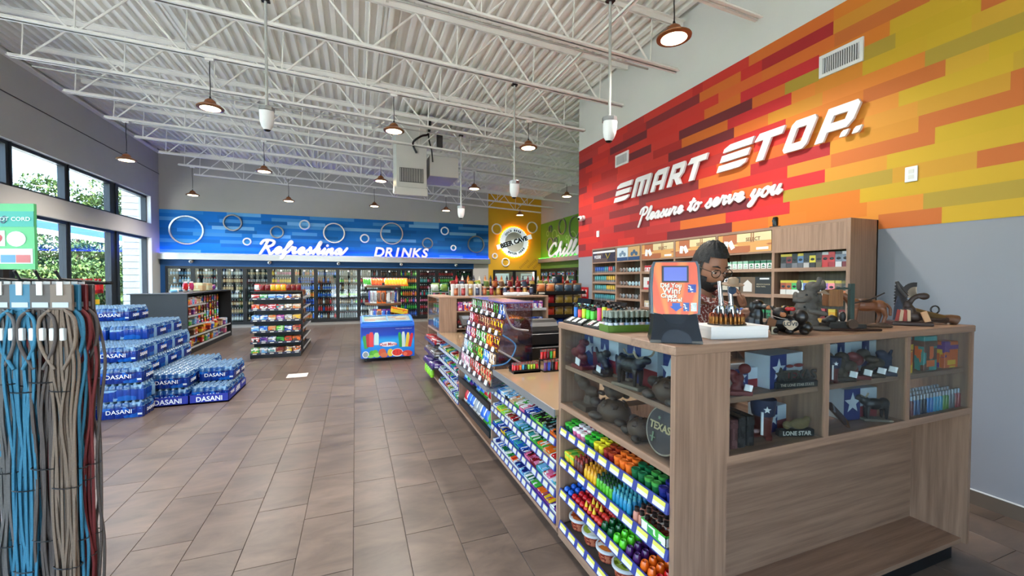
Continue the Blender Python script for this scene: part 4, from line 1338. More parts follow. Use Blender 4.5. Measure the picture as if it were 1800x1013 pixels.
for q, z in enumerate(zs):
    y1 = 3.2 if q < 2 else 1.2
    MB().box(0.49, 0.06, z, 0.90, y1, z + 0.02).build('shelf', SHB, t)
    MB().box(0.90, 0.06, z - 0.005, 0.915, y1, z + 0.03).build('price_rail', LIPW, t)
    y = 0.13
    nn = 0
    while y < y1 - 0.08:
        nn += 1
        w = rs.choice((0.1, 0.12, 0.14))
        c = rs.choice(SNACK)
        kind = rs.random()
        me = box_me(w, 0.2, rs.choice((0.12, 0.15, 0.17)), *c) if kind < 0.6 else pouch_me(w * 1.1, 0.18, 0.05, *c)
        put('snack_box' if kind < 0.6 else 'snack_bag', me, (-4.18 + 0.76, 10.33 + y, z + 0.021), PI / 2, 'snack packet on the charcoal gondola, %s shelf up, %s from the end panel' % (ORD[q + 1], ORD[nn]), 'snack', 'charcoal gondola shelf %d' % (q + 1))
        y += w + 0.012
peg = MB().cyl((0, 0, 0), (0.2, 0, 0.01), 0.004, n=5).mesh('peg_hook', STEEL)
for r in range(4):
    for k in range(9):
        y, z = 1.35 + k * 0.2, 1.17 - r * 0.19
        link('peg_hook', peg, t, (0.49, y, z))
        c = SNACK[(k * 3 + r * 5) % len(SNACK)]
        put('snack_bag', pouch_me(0.13, 0.17, 0.04, *c), (-4.18 + 0.68, 10.33 + y, z - 0.165), PI / 2, 'bag hanging on the charcoal gondola pegs, %s row down, %s along' % (ORD[r + 1], ORD[k + 1]), 'snack', 'pegged bags row %d' % (r + 1))
for k, (dy, me, lb) in enumerate(((0.15, pouch_me(0.16, 0.09, 0.1, LBL, WHT, BLU), 'pale blue bag lying on top of the charcoal gondola'), (0.75, pouch_me(0.26, 0.24, 0.1, RED, WHT, PNK), 'red snack bag on top of the charcoal gondola'), (1.1, pouch_me(0.26, 0.24, 0.1, (190, 50, 110), WHT, RED), 'pink snack bag on top of the charcoal gondola'), (1.65, box_me(0.3, 0.2, 0.2, TAN, (200, 196, 160), TAN), 'beige carton on top of the charcoal gondola'), (2.1, box_me(0.3, 0.2, 0.19, (190, 190, 160), TAN, TAN), 'second beige carton on top of the charcoal gondola'), (2.7, pouch_me(0.24, 0.14, 0.1, PUR, PNK, WHT), 'purple bag at the far end of the charcoal gondola top'))):
    put('top_stock', me, (-4.18 + 0.62, 10.33 + dy + 0.15, 1.286), PI / 2 if k else 0, lb, 'snack', 'stock on gondola top')
MB().box(0.3, 0.3, 1.255, 0.93, 3.25, 1.285).build('top_board', BLACK, t)

# black end-of-aisle shelf facing the camera
t = thing('endcap_shelf', 'black end-of-aisle shelf of boxed sweets in the middle of the floor', 'shelf unit', (-1.96, 9.45, 0))
MB().box(0.0, 0.40, 0, 0.90, 0.44, 1.33).build('back_panel', SHB, t)
MB().box(0.38, 0.44, 0, 0.42, 2.0, 1.36).build('back_panel', SHB, t)
MB().box(0, 0.0, 0, 0.9, 0.44, 0.075).build('base', BLACK, t)
MB().box(0.42, 0.44, 0, 0.9, 2.0, 0.075).build('base', BLACK, t)
for x in (0.0, 0.87):
    MB().box(x, 0.37, 0, x + 0.03, 0.40, 1.33).build('upright', BLACK, t)
zz = [0.08, 0.295, 0.515, 0.735, 0.955, 1.175]
TAGW = mat((232, 230, 214), 0.5)
tagm = MB().box(-0.035, -0.004, -0.008, 0.035, 0, 0.008).mesh('price_tag', TAGW)
rowc = [[(GRN, WHT, YEL), (GRY, WHT, LBL), (TEA, WHT, GRY), (BRN, DRED, TAN), (YEL, BRN, WHT), (ORG, BRN, WHT)], [(RED, WHT, BLK), (DBLU, PUR, WHT), (GRY, WHT, BLU), (DGRN, GRN, BLK), (ORG, BRN, RED), (BRN, ORG, BLK)], [(LBL, WHT, BLU), (LBL, BLU, WHT), (TAN, ORG, BRN), (GRN, LGR, WHT), (DBLU, WHT, BLU), (BRN, RED, TAN)], [(BLU, LBL, WHT), (BLU, WHT, LBL), (TAN, ORG, WHT), (PUR, PNK, WHT), (WHT, GRY, TAN), (TAN, YEL, BRN)], [(RED, ORG, WHT), (RED, DRED, WHT), (RED, WHT, PNK), (TEA, RED, WHT), (TAN, WHT, BRN), (TAN, WHT, ORG)], [(RED, WHT, DRED), (GRN, WHT, TEA), (LBL, WHT, BLU), (BLU, WHT, LBL), (WHT, BLU, ORG), (TAN, WHT, BRN)]]
for q, z in enumerate(zz):
    dpt = 0.40 if q < 1 else (0.37 if q < 3 else 0.33)
    MB().box(0.0, 0.40 - dpt, z, 0.90, 0.40, z + 0.015).build('shelf', SHB, t)
    MB().box(0.0, 0.395 - dpt, z - 0.012, 0.90, 0.40 - dpt, z + 0.028).build('price_rail', mat((52, 54, 78), 0.4), t)
    for k in range(6):
        link('price_tag', tagm, t, (0.08 + k * 0.15, 0.395 - dpt, z + 0.008))
        c = rowc[q][k]
        put('sweet_box', box_me(0.135, 0.2, 0.10 if q < 5 else 0.085, *c, 3.0, q * 1.7 + k), (-1.96 + 0.085 + k * 0.146, 9.45 + 0.40 - dpt + 0.115, z + 0.016), 0, 'boxed sweets on the black end shelf, %s shelf up, %s from the window side' % (ORD[q + 1], ORD[k + 1]), 'box', 'boxes on the black end shelf')
    if q < 6:
        MB().box(0.42, 0.46, z, 0.90, 1.98, z + 0.015, M=None).build('shelf', SHB, t)
        MB().box(0.90, 0.46, z - 0.012, 0.91, 1.98, z + 0.028).build('price_rail', LIPW, t)
        for k in range(10):
            c = [(BRN, TAN, ORG), (BRN, DRED, TAN), (TAN, BRN, YEL), (DRED, BRN, ORG)][(k + q) % 4]
            put('snack_bag', pouch_me(0.135, 0.15, 0.05, *c), (-1.96 + 0.80, 9.45 + 0.55 + k * 0.145, z + 0.016), PI / 2, 'brown jerky bag on the side of the black end shelf, %s shelf up, %s along' % (ORD[q + 1], ORD[k + 1]), 'snack', 'aisle side bags, shelf %d' % (q + 1))
for k in range(9):
    c = (WHT, RED, WHT) if k == 0 else ((DRED, BRN, RED), (YEL, ORG, WHT), (YEL, ORG, BRN))[0 if k < 3 else (1 if k < 6 else 2)]
    put('tall_packet', pouch_me(0.10, 0.15, 0.05, *(c if k < 6 else (DRED, BRN, ORG))), (-1.96 + 0.08 + k * 0.095, 9.45 + 0.3, 1.335), 0.2, '%s packet on the very top of the black end shelf' % ('white' if k == 0 else 'dark red' if k < 3 else 'yellow' if k < 6 else 'red-brown'), 'snack', 'top of the end shelf %d' % (0 if k == 0 else 1 if k < 3 else 2 if k < 6 else 3))
MB().box(0.0, 0.05, 1.32, 0.9, 0.5, 1.335).build('top_board', BLACK, t)

# chip spinner behind the freezer
t = thing('snack_rack', 'black snack rack topped with orange and yellow bags behind the freezer', 'rack', (0.62, 10.2, 0))
MB().cyl((0, 0, 0.03), (0, 0, 1.5), 0.03, n=10).build('pole', BLACK, t)
MB().lathe([(0.42, 0), (0.42, 0.03), (0.05, 0.05)], 20).build('base', BLACK, t)
MB().box(-0.12, -0.22, 0.05, 0.16, 0.2, 1.38).build('core_panel', BLACK, t)
for z in (1.39, 0.98, 0.56):
    MB().lathe([(0.40, 0), (0.42, 0.02), (0.42, 0.05), (0.40, 0.05)], 24, o=(0, 0, z)).lathe([(0.0, 0), (0.41, 0.0), (0.41, 0.008), (0, 0.008)], 24, o=(0, 0, z)).build('tray', mat((120, 86, 58), 0.6), t)
for q, (a, n, c, lb, zt) in enumerate(((-0.37, 2, (GRN, WHT, LGR), 'green', 1.42), (-0.2, 4, (ORG, RED, YEL), 'orange', 1.42), (0.1, 7, (YEL, ORG, WHT), 'yellow', 1.42))):
    for k in range(n):
        o = put('chip_bag', pouch_me(0.15, 0.22, 0.08, *c), (0.62 + a + k * 0.065 * (1 if q else 0.6), 10.2 - 0.14 + (q == 1) * 0.16 - k * 0.005, zt), 0, '%s chip bag on the top tray of the snack rack' % lb, 'snack', '%s bags on the snack rack' % lb, rot=(-0.5, 0, 0.2))
rk = random.Random(9)
for lv, z in enumerate((1.02, 0.60)):
    for k in range(9):
        a = PI + 0.25 + k * 0.32
        c = rk.choice(((WHT, GRY, BRN), (BRN, ORG, TAN), (GRY, WHT, RED), (BLU, PUR, WHT)))
        put('hanging_packet', pouch_me(0.10, 0.30, 0.03, *c), (0.62 + 0.33 * math.cos(a), 10.2 + 0.33 * math.sin(a), z), a + PI / 2, 'long packet hanging round the snack rack, %s tier' % ('upper', 'lower')[lv], 'snack', 'packets on rack tier %d' % lv)
put('candy_box', box_me(0.36, 0.16, 0.13, YEL, ORG, (220, 200, 60)), (0.92, 9.72, 0.80), 0, 'yellow candy carton tilted on the side arm of the snack rack', 'box', None, rot=(0, 0.22, 0.1))
MB().box(0.12, -0.56, 0.70, 0.5, -0.36, 0.76, M=None).box(0.12, -0.4, 0.66, 0.2, 0.0, 0.72).build('side_arm', BLACK, t)

# ================================================================ ice cream freezer
t = thing('ice_cream_freezer', 'blue chest freezer with printed ice pops and fruit', 'freezer', (0.09, 8.3, 0))
FB = mat((24, 92, 190), 0.35)
FD = mat((12, 44, 140), 0.35)
mb = MB()
W, D = 1.0, 0.62
mb.prism([(0, 0, 0.07), (0, D, 0.07), (0, D, 0.83), (0, D - 0.08, 0.84), (0, 0.06, 0.74), (0, 0.0, 0.68)], (W, 0, 0))
mb.build('cabinet', FB, t)
fm, fn, fl, fb_ = base_mat('freezer_wrap')
tcn = fn.new('ShaderNodeTexCoord')
spx = fn.new('ShaderNodeSeparateXYZ')
fl.new(tcn.outputs['Generated'], spx.inputs[0])
frp = fn.new('ShaderNodeValToRGB')
e = frp.color_ramp.elements
e[0].position, e[0].color = 0.0, lin((20, 80, 190))
e[1].position, e[1].color = 0.95, lin((14, 40, 150))
for p_, c_ in ((0.3, (28, 130, 220)), (0.55, (40, 160, 226)), (0.72, (16, 66, 180))):
    x_ = e.new(p_)
    x_.color = lin(c_)
fl.new(spx.outputs['Z'], frp.inputs['Fac'])
fl.new(frp.outputs['Color'], fb_.inputs['Base Color'])
fb_.inputs['Roughness'].default_value = 0.3
MB().box(0.01, -0.004, 0.075, 0.99, 0, 0.67).build('front_print', fm, t)
Y_ = -0.0055
def fshape(nm, pts, c, dep=0.0015):
    MB().prism([(x, -0.004, z) for x, z in pts], (0, -dep, 0)).build(nm, mat(c, 0.35), t)
def pop(x, z, w, h, a, c, stick=True):
    M = Matrix.Rotation(a, 2)
    P_ = [(-w / 2, 0), (w / 2, 0), (w / 2, h * 0.8), (w * 0.3, h), (-w * 0.3, h), (-w / 2, h * 0.8)]
    P_ = [(x + (M @ Vector(p))[0], z + (M @ Vector(p))[1]) for p in P_]
    fshape('printed_pop', P_, c, 0.001 + 0.0006 * len(t.children) % 0.003 + 0.001)
for x, z, w, h, a, c in ((0.10, 0.26, 0.07, 0.25, 0.16, (60, 150, 70)), (0.145, 0.29, 0.075, 0.25, 0.08, (170, 40, 50)), (0.19, 0.29, 0.08, 0.28, 0.0, (220, 64, 70)), (0.28, 0.32, 0.085, 0.24, -0.02, (190, 224, 220))):
    pop(x, z, w, h, a, c)
for x, z, w, h, a, c in ((0.74, 0.26, 0.06, 0.29, 0.1, (50, 150, 70)), (0.79, 0.26, 0.06, 0.30, 0.02, (200, 214, 210)), (0.85, 0.26, 0.06, 0.28, -0.1, (222, 190, 60)), (0.90, 0.26, 0.06, 0.27, -0.2, (206, 44, 54))):
    pop(x, z, w, h, a, c)
def ell(nm, x, z, rx, rz, c, dep):
    fshape(nm, [(x + rx * math.cos(i * PI / 10), z + rz * math.sin(i * PI / 10)) for i in range(20)], c, dep)
for i, (x, z, rx, rz, c) in enumerate(((0.085, 0.145, 0.06, 0.065, (220, 226, 228)), (0.085, 0.145, 0.045, 0.05, (140, 150, 156)), (0.20, 0.16, 0.05, 0.06, (80, 160, 50)), (0.26, 0.17, 0.055, 0.06, (96, 176, 56)), (0.29, 0.125, 0.06, 0.045, (150, 206, 90)), (0.18, 0.105, 0.06, 0.028, (130, 196, 80)), (0.39, 0.17, 0.07, 0.075, (206, 90, 60)), (0.42, 0.12, 0.07, 0.05, (210, 110, 70)), (0.54, 0.16, 0.055, 0.075, (222, 190, 60)), (0.67, 0.155, 0.11, 0.08, (226, 232, 220)), (0.67, 0.16, 0.098, 0.068, (222, 60, 54)), (0.86, 0.13, 0.10, 0.06, (200, 60, 50)), (0.82, 0.12, 0.04, 0.035, (230, 110, 80)))):
    ell('printed_fruit', x, z, rx, rz, c, 0.001 + i * 0.0002)
for i in range(6):
    ell('printed_seed', 0.61 + (i % 3) * 0.06, 0.14 + (i // 3) * 0.04, 0.006, 0.009, (60, 20, 20), 0.0045)
ell('name_plate', 0.50, 0.325, 0.165, 0.048, (230, 228, 232), 0.0012)
text('Que Mania', 0.075, mat((186, 40, 60), 0.4), t, (0.50, -0.006, 0.302), FACE_S, 0.0006, 0.1, 0.0015, 'CENTER')
text('THE HEALTHY ALTERNATIVE FOR ALL AGES', 0.016, WHITE, t, (0.95, -0.005, 0.615), FACE_S, 0.0003, 0, 0, 'RIGHT')
LM = Matrix.Translation((0, 0.06, 0.745)) @ Matrix.Rotation(0.19, 4, 'X')
MB().box(0.03, 0, 0.0, 0.97, 0.03, 0.02, M=LM).box(0.03, 0.44, 0, 0.97, 0.47, 0.02, M=LM).box(0.03, 0, 0, 0.06, 0.47, 0.02, M=LM).box(0.94, 0, 0, 0.97, 0.47, 0.02, M=LM).box(0.49, 0, 0, 0.51, 0.47, 0.02, M=LM).build('lid_frame', mat((60, 140, 214), 0.3), t)
for x in (0.06, 0.51):
    MB().box(x, 0.03, 0.012, x + 0.43, 0.44, 0.018, M=LM).build('glass_lid', GLASS, t)
MB().box(0.06, 0.03, -0.002, 0.94, 0.44, 0.003, M=LM).build('inner_well', prt((226, 214, 206), (180, 200, 220), (210, 150, 130), 4), t)
MB().box(0.03, -0.012, 0.66, 0.97, 0.0, 0.70).build('front_bumper', mat((20, 96, 200), 0.3), t)
cst = MB().lathe([(0.0, -0.012), (0.03, -0.012), (0.03, 0.012), (0, 0.012)], 12, M=Matrix.Translation((0, 0, 0.03)) @ Matrix.Rotation(PI / 2, 4, 'Y')).box(-0.02, -0.02, 0.05, 0.02, 0.02, 0.075).mesh('caster', BLACK)
for x in (0.08, 0.92):
    for y in (0.06, D - 0.06):
        link('caster', cst, t, (x, y, 0))
t = thing('floor_sticker', 'white rectangular notice stuck on the floor tiles', 'sticker', (-0.90, 7.57, 0.0))
MB().box(-0.15, -0.14, 0.0002, 0.15, 0.14, 0.0018).build('sheet', mat((216, 208, 200), 0.6), t)
for k in range(3):
    MB().box(-0.11, 0.05 - k * 0.06, 0.0018, 0.11, 0.075 - k * 0.06, 0.0022).build('print_line', mat((180, 168, 160), 0.6), t)

# ================================================================ charging cord rack in the foreground
t = thing('cord_rack', 'black floor rack holding braided charging cords', 'rack', (-0.90, 1.627, 0))
MB().rbox(-0.128, 0.11, 0.02, -0.078, 0.16, 1.60, 0.004).build('pole', BLACK, t)
MB().rbox(-0.30, -0.10, 0, 0.12, 0.32, 0.025, 0.006).build('base', BLACK, t)
ra = math.radians(20)
ux, uy = math.cos(-0.36), math.sin(-0.36)
vx, vy = -uy, ux
arms = []
for k in range(4):
    z = 1.585
    a0 = (ux * 0.056 * k, uy * 0.056 * k)
    p0 = (a0[0] + vx * 0.07, a0[1] + vy * 0.07, z)
    p1 = (a0[0] - vx * 0.06, a0[1] - vy * 0.06, z + 0.012)
    MB().tube([p0, p1, (p1[0] - vx * 0.012, p1[1] - vy * 0.012, z + 0.035)], 0.004, 6).build('hook', BLACK, t)
    arms.append((p0, p1))
MB().tube([(-0.10, 0.135, 1.585), (vx * 0.07, vy * 0.07, 1.585), (ux * 0.185 + vx * 0.07, uy * 0.185 + vy * 0.07, 1.585)], 0.006, 6).build('crossbar', BLACK, t)
CORDC = [((46, 112, 140), 'light blue'), ((92, 88, 86), 'grey'), ((104, 26, 28), 'dark red'), ((116, 98, 84), 'tan'), ((40, 86, 120), 'deep blue'), ((78, 68, 64), 'brown-grey')]
order = [[1, 0, 1, 5], [0, 0, 1, 5], [5, 2, 2, 4], [3, 0, 2, 5]]
PLUG = mat((206, 206, 204), 0.35)
rcd = random.Random(4)
for k in range(4):
    for j in range(4):
        ci = order[k][j]
        c, nm = CORDC[ci]
        f = 0.97 - j * 0.15
        p0, p1 = Vector(arms[k][0]), Vector(arms[k][1])
        p = p0.lerp(p1, f)
        W = Vector((-0.90 + p.x, 1.627 + p.y, 1.582))
        cd = thing('charging_cord', '%s braided charging cord, %s hook from the pole, %s from the tip' % (nm, ORD[k + 1], ORD[j + 1]), 'cord', W, math.radians(-20), 'charging cords')
        cm = mat(c, 0.75, vary=0.3, scale=260)
        MB().rbox(-0.03, -0.004, -0.075, 0.03, 0.004, 0.0, 0.002).build('card', mat(rc(c, -8) if ci in (0, 2, 3) else (70, 60, 56), 0.5), cd)
        MB().box(-0.022, -0.0055, -0.064, 0.022, -0.004, -0.05).build('card_label', mat((176, 182, 186), 0.5), cd)
        MB().box(-0.008, -0.007, -0.03, 0.008, -0.0045, 0.008).build('hang_tag', mat((214, 210, 204), 0.5), cd)
        mb = MB()
        L = rcd.uniform(0.80, 0.92)
        for s in range(13):
            x = (s - 6) * 0.0046
            y = rcd.uniform(-0.012, 0.012)
            w1 = [rcd.uniform(-0.008, 0.008) for _ in range(6)]
            pts = [(x * 0.8, y, -0.07)] + [(x * (1.0 if q else 1.6) + w1[q], y + w1[-1 - q], -0.07 - L * (q + 1) / 6.0) for q in range(6)]
            mb.tube(catmull(pts, 4), 0.0038, 5)
        for s in range(3):
            xa = -0.02 + s * 0.02
            rr = rcd.uniform(0.014, 0.03)
            zc = -0.07 - L + 0.012
            mb.tube([(xa + rr * math.cos(a), rcd.uniform(-0.01, 0.01), zc - rr * 1.1 - rr * 1.2 * math.sin(a)) for a in [PI * q / 6 - PI * 1.0 for q in range(13)]], 0.0036, 5)
        # loop of cord round the card's lower clip
        mb.tube(catmull([(-0.02, -0.012, -0.07), (-0.048, -0.014, -0.10), (-0.046, -0.014, -0.17), (-0.012, -0.012, -0.235)], 5), 0.0045, 6).tube(catmull([(0.02, -0.012, -0.07), (0.048, -0.014, -0.10), (0.046, -0.014, -0.17), (0.012, -0.012, -0.235)], 5), 0.0045, 6)
        mb.build('braided_strands', cm, cd, smooth=1.2)
        for s in (-1, 1):
            MB().rbox(s * 0.014 - 0.006, -0.018, -0.155, s * 0.014 + 0.006, -0.008, -0.12, 0.002).build('plug', PLUG, cd)
        for q in (0.25, 0.55, 0.8):
            mb = MB()
            mb.tube([(0.037 * math.cos(a), 0.018 * math.sin(a), -0.07 - L * q) for a in [PI * i / 6 for i in range(12)]], 0.0016, 4, closed=True)
            mb.build('wire_tie', BLACK, cd)
t = thing('rack_sign', 'green cardboard sign reading 10 FOOT CORD above the cord rack', 'sign', (-1.065, 1.80, 1.627), math.radians(-20))
t.scale = (1, 1, 0.81)
SGN = mat((84, 176, 112), 0.4)
MB().box(-0.30, -0.004, 0, 0.13, 0.004, 0.255).build('board', SGN, t)
MB().box(-0.30, -0.0055, 0.165, 0.13, -0.004, 0.225).build('teal_band', mat((48, 158, 142), 0.4), t)
text('10', 0.042, mat((40, 70, 90), 0.4), t, (0.005, -0.007, 0.178), FACE_S, 0.0004, 0.2, 0.0004)
text('FOOT CORD', 0.021, mat((214, 238, 230), 0.4), t, (0.122, -0.007, 0.188), FACE_S, 0.0004, 0, 0.0003, 'RIGHT')
MB().box(-0.29, -0.0055, 0.022, 0.125, -0.004, 0.08).build('white_band', mat((206, 214, 210), 0.4), t)
for k, c in enumerate(((190, 96, 96), (80, 140, 200), (190, 96, 96))):
    MB().box(-0.02 + k * 0.047, -0.0065, 0.026, 0.024 + k * 0.047, -0.0055, 0.056).build('colour_patch', mat(c, 0.4), t)
MB().box(-0.10, -0.0058, 0.09, 0.04, -0.004, 0.15).build('price_card', mat((226, 228, 224), 0.4), t)
text('9.99', 0.045, mat((176, 40, 48), 0.4), t, (0.034, -0.0065, 0.103), FACE_S, 0.0004, 0, 0.001, 'RIGHT')
MB().lathe([(0.0, 0), (0.03, 0), (0.03, 0.0015), (0, 0.0015)], 16, M=Matrix.Translation((0.075, -0.0042, 0.118)) @ Matrix.Rotation(PI / 2, 4, 'X')).build('badge', mat((206, 226, 212), 0.4), t)
MB().box(-0.02, 0.004, -0.05, 0.02, 0.02, 0.1).box(-0.004, -0.012, -0.05, 0.004, 0.02, 0.03).build('bracket', BLACK, t)
# ================================================================ checkout: near display case
XC = 1.133                      # aisle face of the whole counter run
YC0, YC1 = 1.233, 2.19
ZT = 1.343
CASE_D = 0.267
t = thing('display_case', 'tall wood-grain display case with glass fronts at the near end of the checkout', 'display case', (XC, YC0, 0))
x0, x1, y1 = 0.0, 3.246 - XC, YC1 - YC0
S = 0.025
W0 = 1.40 - XC
# carcass: two wings, top board, end panels
MB().rbox(-0.004, -0.004, ZT - 0.036, x1 + 0.004, CASE_D, ZT, 0.003).build('top_board', LAMIX, t)
MB().rbox(-0.004, CASE_D, ZT - 0.036, CASE_D, y1 + 0.004, ZT, 0.003).build('top_board', LAMIY, t)
MB().box(0.001, 0, 0.1, W0, S, ZT - 0.036).build('corner_panel', LAMI, t)
MB().box(x1 - S, 0, 0.1, x1, CASE_D, ZT - 0.036).build('end_panel', LAMI, t)
MB().box(0, y1 - S, 0.05, CASE_D, y1, ZT - 0.036).build('end_panel', LAMI, t)
# front wing, three glazed bays
MB().box(W0, 0.0, 0.844, x1 - S, CASE_D, 0.88).build('bottom_rail', LAMIX, t)
MB().box(W0, CASE_D - 0.012, 0.1, x1 - S, CASE_D, 0.844).build('kick_back_panel', LAMIX, t)
MB().box(W0, 0.02, 0.10, x1, CASE_D, 0.125).build('base_board', LAMIX, t)
MB().box(0.02, 0.05, 0.0, x1 - 0.05, CASE_D - 0.03, 0.10).build('toe_kick', BLACK, t)
bx = [W0, 2.005 - XC, 2.63 - XC, x1]
for k in (1, 2):
    MB().box(bx[k] - 0.014, 0.0, 0.88, bx[k] + 0.016, CASE_D, ZT - 0.036).build('divider', LAMI, t)
MB().box(W0 - 0.0, 0, 0.88, W0 + 0.012, CASE_D, ZT - 0.036).build('divider', LAMI, t)
for k in range(3):
    zs_ = (1.108, 1.106, 1.10)[k]
    MB().box(bx[k] + 0.016, 0.03, zs_ - 0.024, bx[k + 1] - 0.015, CASE_D, zs_).build('shelf', LAMIX, t)
    MB().box(bx[k] + 0.012, 0.006, 0.88, bx[k + 1] - 0.012, 0.011, ZT - 0.036).build('glass_front', GLASSD, t)
# aisle wing: glazed above, sweets shelves below
MB().box(0.0, S, 0.836, CASE_D, y1 - S, 0.866).build('bottom_rail', LAMIY, t)
MB().box(0.03, S, 1.066, CASE_D - 0.03, y1 - S, 1.09).build('shelf', LAMIY, t)
MB().box(0.006, S, 0.866, 0.011, y1 - S, ZT - 0.036).build('glass_front', GLASSD, t)
MB().box(CASE_D - 0.012, CASE_D + 0.001, 0.1, CASE_D, y1 - S, 0.836).build('back_panel', LAMI, t)
MB().box(0.0, S, 0.05, CASE_D - 0.02, y1 - S, 0.10).build('base_board', LAMIY, t)

# ---- sweets shelves: sloped deck, blue channel, yellow tags
RAIL = mat((44, 54, 130), 0.35)
TAGY = [mat((208, 200, 84), 0.5), mat((206, 212, 216), 0.5)]
def sweets_shelf(z, ya, yb, parent, depth=0.33, n=9, big=True, tagmat=None, px=0.0, rise=0.045):
    s = MB().prism([(px, 0, z), (px + depth, 0, z + rise), (px + depth, 0, z + rise - 0.01), (px, 0, z - 0.01)], (0, yb - ya, 0))
    o = s.build('shelf', mat((60, 58, 54), 0.5), parent, (0, ya - parent.location.y, 0))
    MB().prism([(px - 0.012, 0, z - 0.016), (px - 0.002, 0, z + 0.026), (px + 0.004, 0, z + 0.026), (px, 0, z - 0.016)], (0, yb - ya, 0)).build('price_channel', RAIL, parent, (0, ya - parent.location.y, 0))
    L = (yb - ya) / n
    tm = shared(('ptag', round(L, 3), big), lambda: MB().prism([(-0.006, -L * 0.34, 0.006), (-0.002, -L * 0.34, 0.022), (-0.002, L * 0.34, 0.022), (-0.006, L * 0.34, 0.006)], (-0.0025, 0, 0.0006), 0).prism([(-0.0105, -L * 0.34, -0.010), (-0.006, -L * 0.34, 0.006), (-0.006, L * 0.34, 0.006), (-0.0105, L * 0.34, -0.010)], (-0.0025, 0, 0.0006), 1).mesh('price_tag', tagmat or TAGY))
    for k in range(n):
        link('price_tag', tm, parent, (px, ya - parent.location.y + (k + 0.5) * L, z))
LIPS = [0.155, 0.35, 0.535, 0.72]
for z in LIPS:
    sweets_shelf(z - 0.02, YC0 + S, YC1 - S, t, 0.25, rise=0.0352)
YA, YB_ = YC0 + S + 0.01, YC1 - S - 0.01          # sweets run from far (YB_) to near (YA)
def zdeck(z, x):
    return z - 0.02 + 0.045 * (x - XC) / 0.32 + 0.001
def cup_me(c, lid, r=0.024, h=0.05):
    return shared(('cup', c, lid, r, h), lambda: MB().lathe([(r * 0.8, 0), (r * 0.92, h * 0.7), (r, h * 0.72), (r, h * 0.96), (r * 0.8, h), (r * 0.7, h - 0.002), (0.0, h - 0.002)], 14, ms=[0, 1, 1, 1, 2, 2]).mesh('cup', [mat(c, 0.3), mat(lid, 0.3), mat(rc(lid, 16), 0.35)], 0.6))
groups = [(2, DGRN, (60, 170, 50), 'green-lidded'), (2, PNK, (230, 226, 226), 'white-lidded'), (1, (200, 120, 140), (236, 224, 214), 'cream-lidded'), (2, DGRN, (56, 176, 48), 'bright green-lidded'), (2, (190, 160, 30), (226, 210, 40), 'yellow-lidded'), (2, DRED, (150, 50, 24), 'red-brown-lidded'), (3, ORG, (232, 110, 36), 'orange-lidded'), (2, DGRN, (20, 96, 56), 'dark green-lidded'), (2, DGRN, (60, 140, 60), 'green and red-lidded'), (2, DBLU, (34, 34, 110), 'navy-lidded')]
ncol = sum(g_[0] for g_ in groups)
pitch = (YB_ - YA) / ncol
col = 0
for (n, c, lid, nm) in groups:
    me = cup_me(c, lid, pitch * 0.47)
    for i in range(n):
        y = YB_ - (col + 0.5) * pitch
        for j in range(4):
            x = XC + 0.034 + j * 0.05
            put('gum_cup', me, (x, y + (pitch * 0.25 if j % 2 else -pitch * 0.2) * 0.8, zdeck(0.72, x)), 0, '%s gum cup on the upper sweets shelf below the display glass' % nm, 'gum cup', nm + ' gum cups')
        col += 1
# second sweets shelf: cartons, then standing candy bottles
xs = [XC + 0.03 + j * 0.042 for j in range(6)]
for k in range(2):
    put('candy_carton', box_me(0.05, 0.13, 0.055, YEL, LGR, GRN, 3), (XC + 0.085, YB_ - 0.03 - k * 0.056, zdeck(0.535, XC + 0.085)), PI / 2, 'yellow candy carton at the far end of the second sweets shelf', 'carton', 'yellow cartons on second sweets shelf', rot=(0, -0.14, 0) if False else None)
def cbottle(c, cap, r=0.014, h=0.085):
    return shared(('cb', c, cap, r, h), lambda: MB().lathe([(r, 0), (r, h * 0.6), (r * 0.7, h * 0.72), (r * 0.6, h * 0.74), (r * 0.6, h * 0.96), (0.0, h)], 9, ms=[0, 0, 1, 1, 1]).mesh('candy_bottle', [mat(c, 0.25), mat(cap, 0.35)], 0.7))
seg = [(0.11, 0.03, (90, 40, 30), (150, 50, 40), 'brown-red'), (0.12, 0.03, (226, 170, 30), (206, 140, 30), 'yellow'), (0.14, 0.028, (86, 176, 40), (30, 60, 40), 'green dark-capped'), (0.16, 0.028, (30, 130, 170), (70, 150, 160), 'teal'), (0.19, 0.036, (196, 130, 110), (40, 28, 26), 'peach dark-capped')]
y = YB_ - 0.12
for (L, p, c, cap, nm) in seg:
    me = cbottle(c, cap, p * 0.46, 0.085 if p < 0.033 else 0.075)
    for i in range(int(L / p)):
        for j in range(int(0.225 / p)):
            x = XC + 0.026 + j * p
            put('candy_bottle', me, (x, y - (i + 0.5) * p, zdeck(0.535, x)), 0, '%s candy bottle standing on the second sweets shelf' % nm, 'candy', nm + ' candy bottles')
    y -= L
t2 = thing('roll_carton', 'open white and green carton of chocolate rolls on the second sweets shelf', 'carton', (XC + 0.122, YA + 0.085, zdeck(0.535, XC + 0.122)))
MB().box(-0.12, -0.075, 0, 0.12, 0.075, 0.004).box(-0.12, -0.075, 0, -0.117, 0.075, 0.05).box(0.117, -0.075, 0, 0.12, 0.075, 0.09).box(-0.12, -0.075, 0, 0.12, -0.072, 0.05).box(-0.12, 0.072, 0, 0.12, 0.075, 0.05).build('carton_body', prt(WHT, GRN, (60, 150, 80), 3.5), t2)
rl = MB().lathe([(0.011, 0), (0.011, 0.03), (0.0111, 0.03), (0.0111, 0.07), (0.011, 0.07), (0.011, 0.10)], 8, ms=[0, 1, 1, 1, 2]).mesh('roll', [mat((96, 44, 30), 0.3), mat((206, 200, 190), 0.4), mat((30, 80, 60), 0.4)], 0.7)
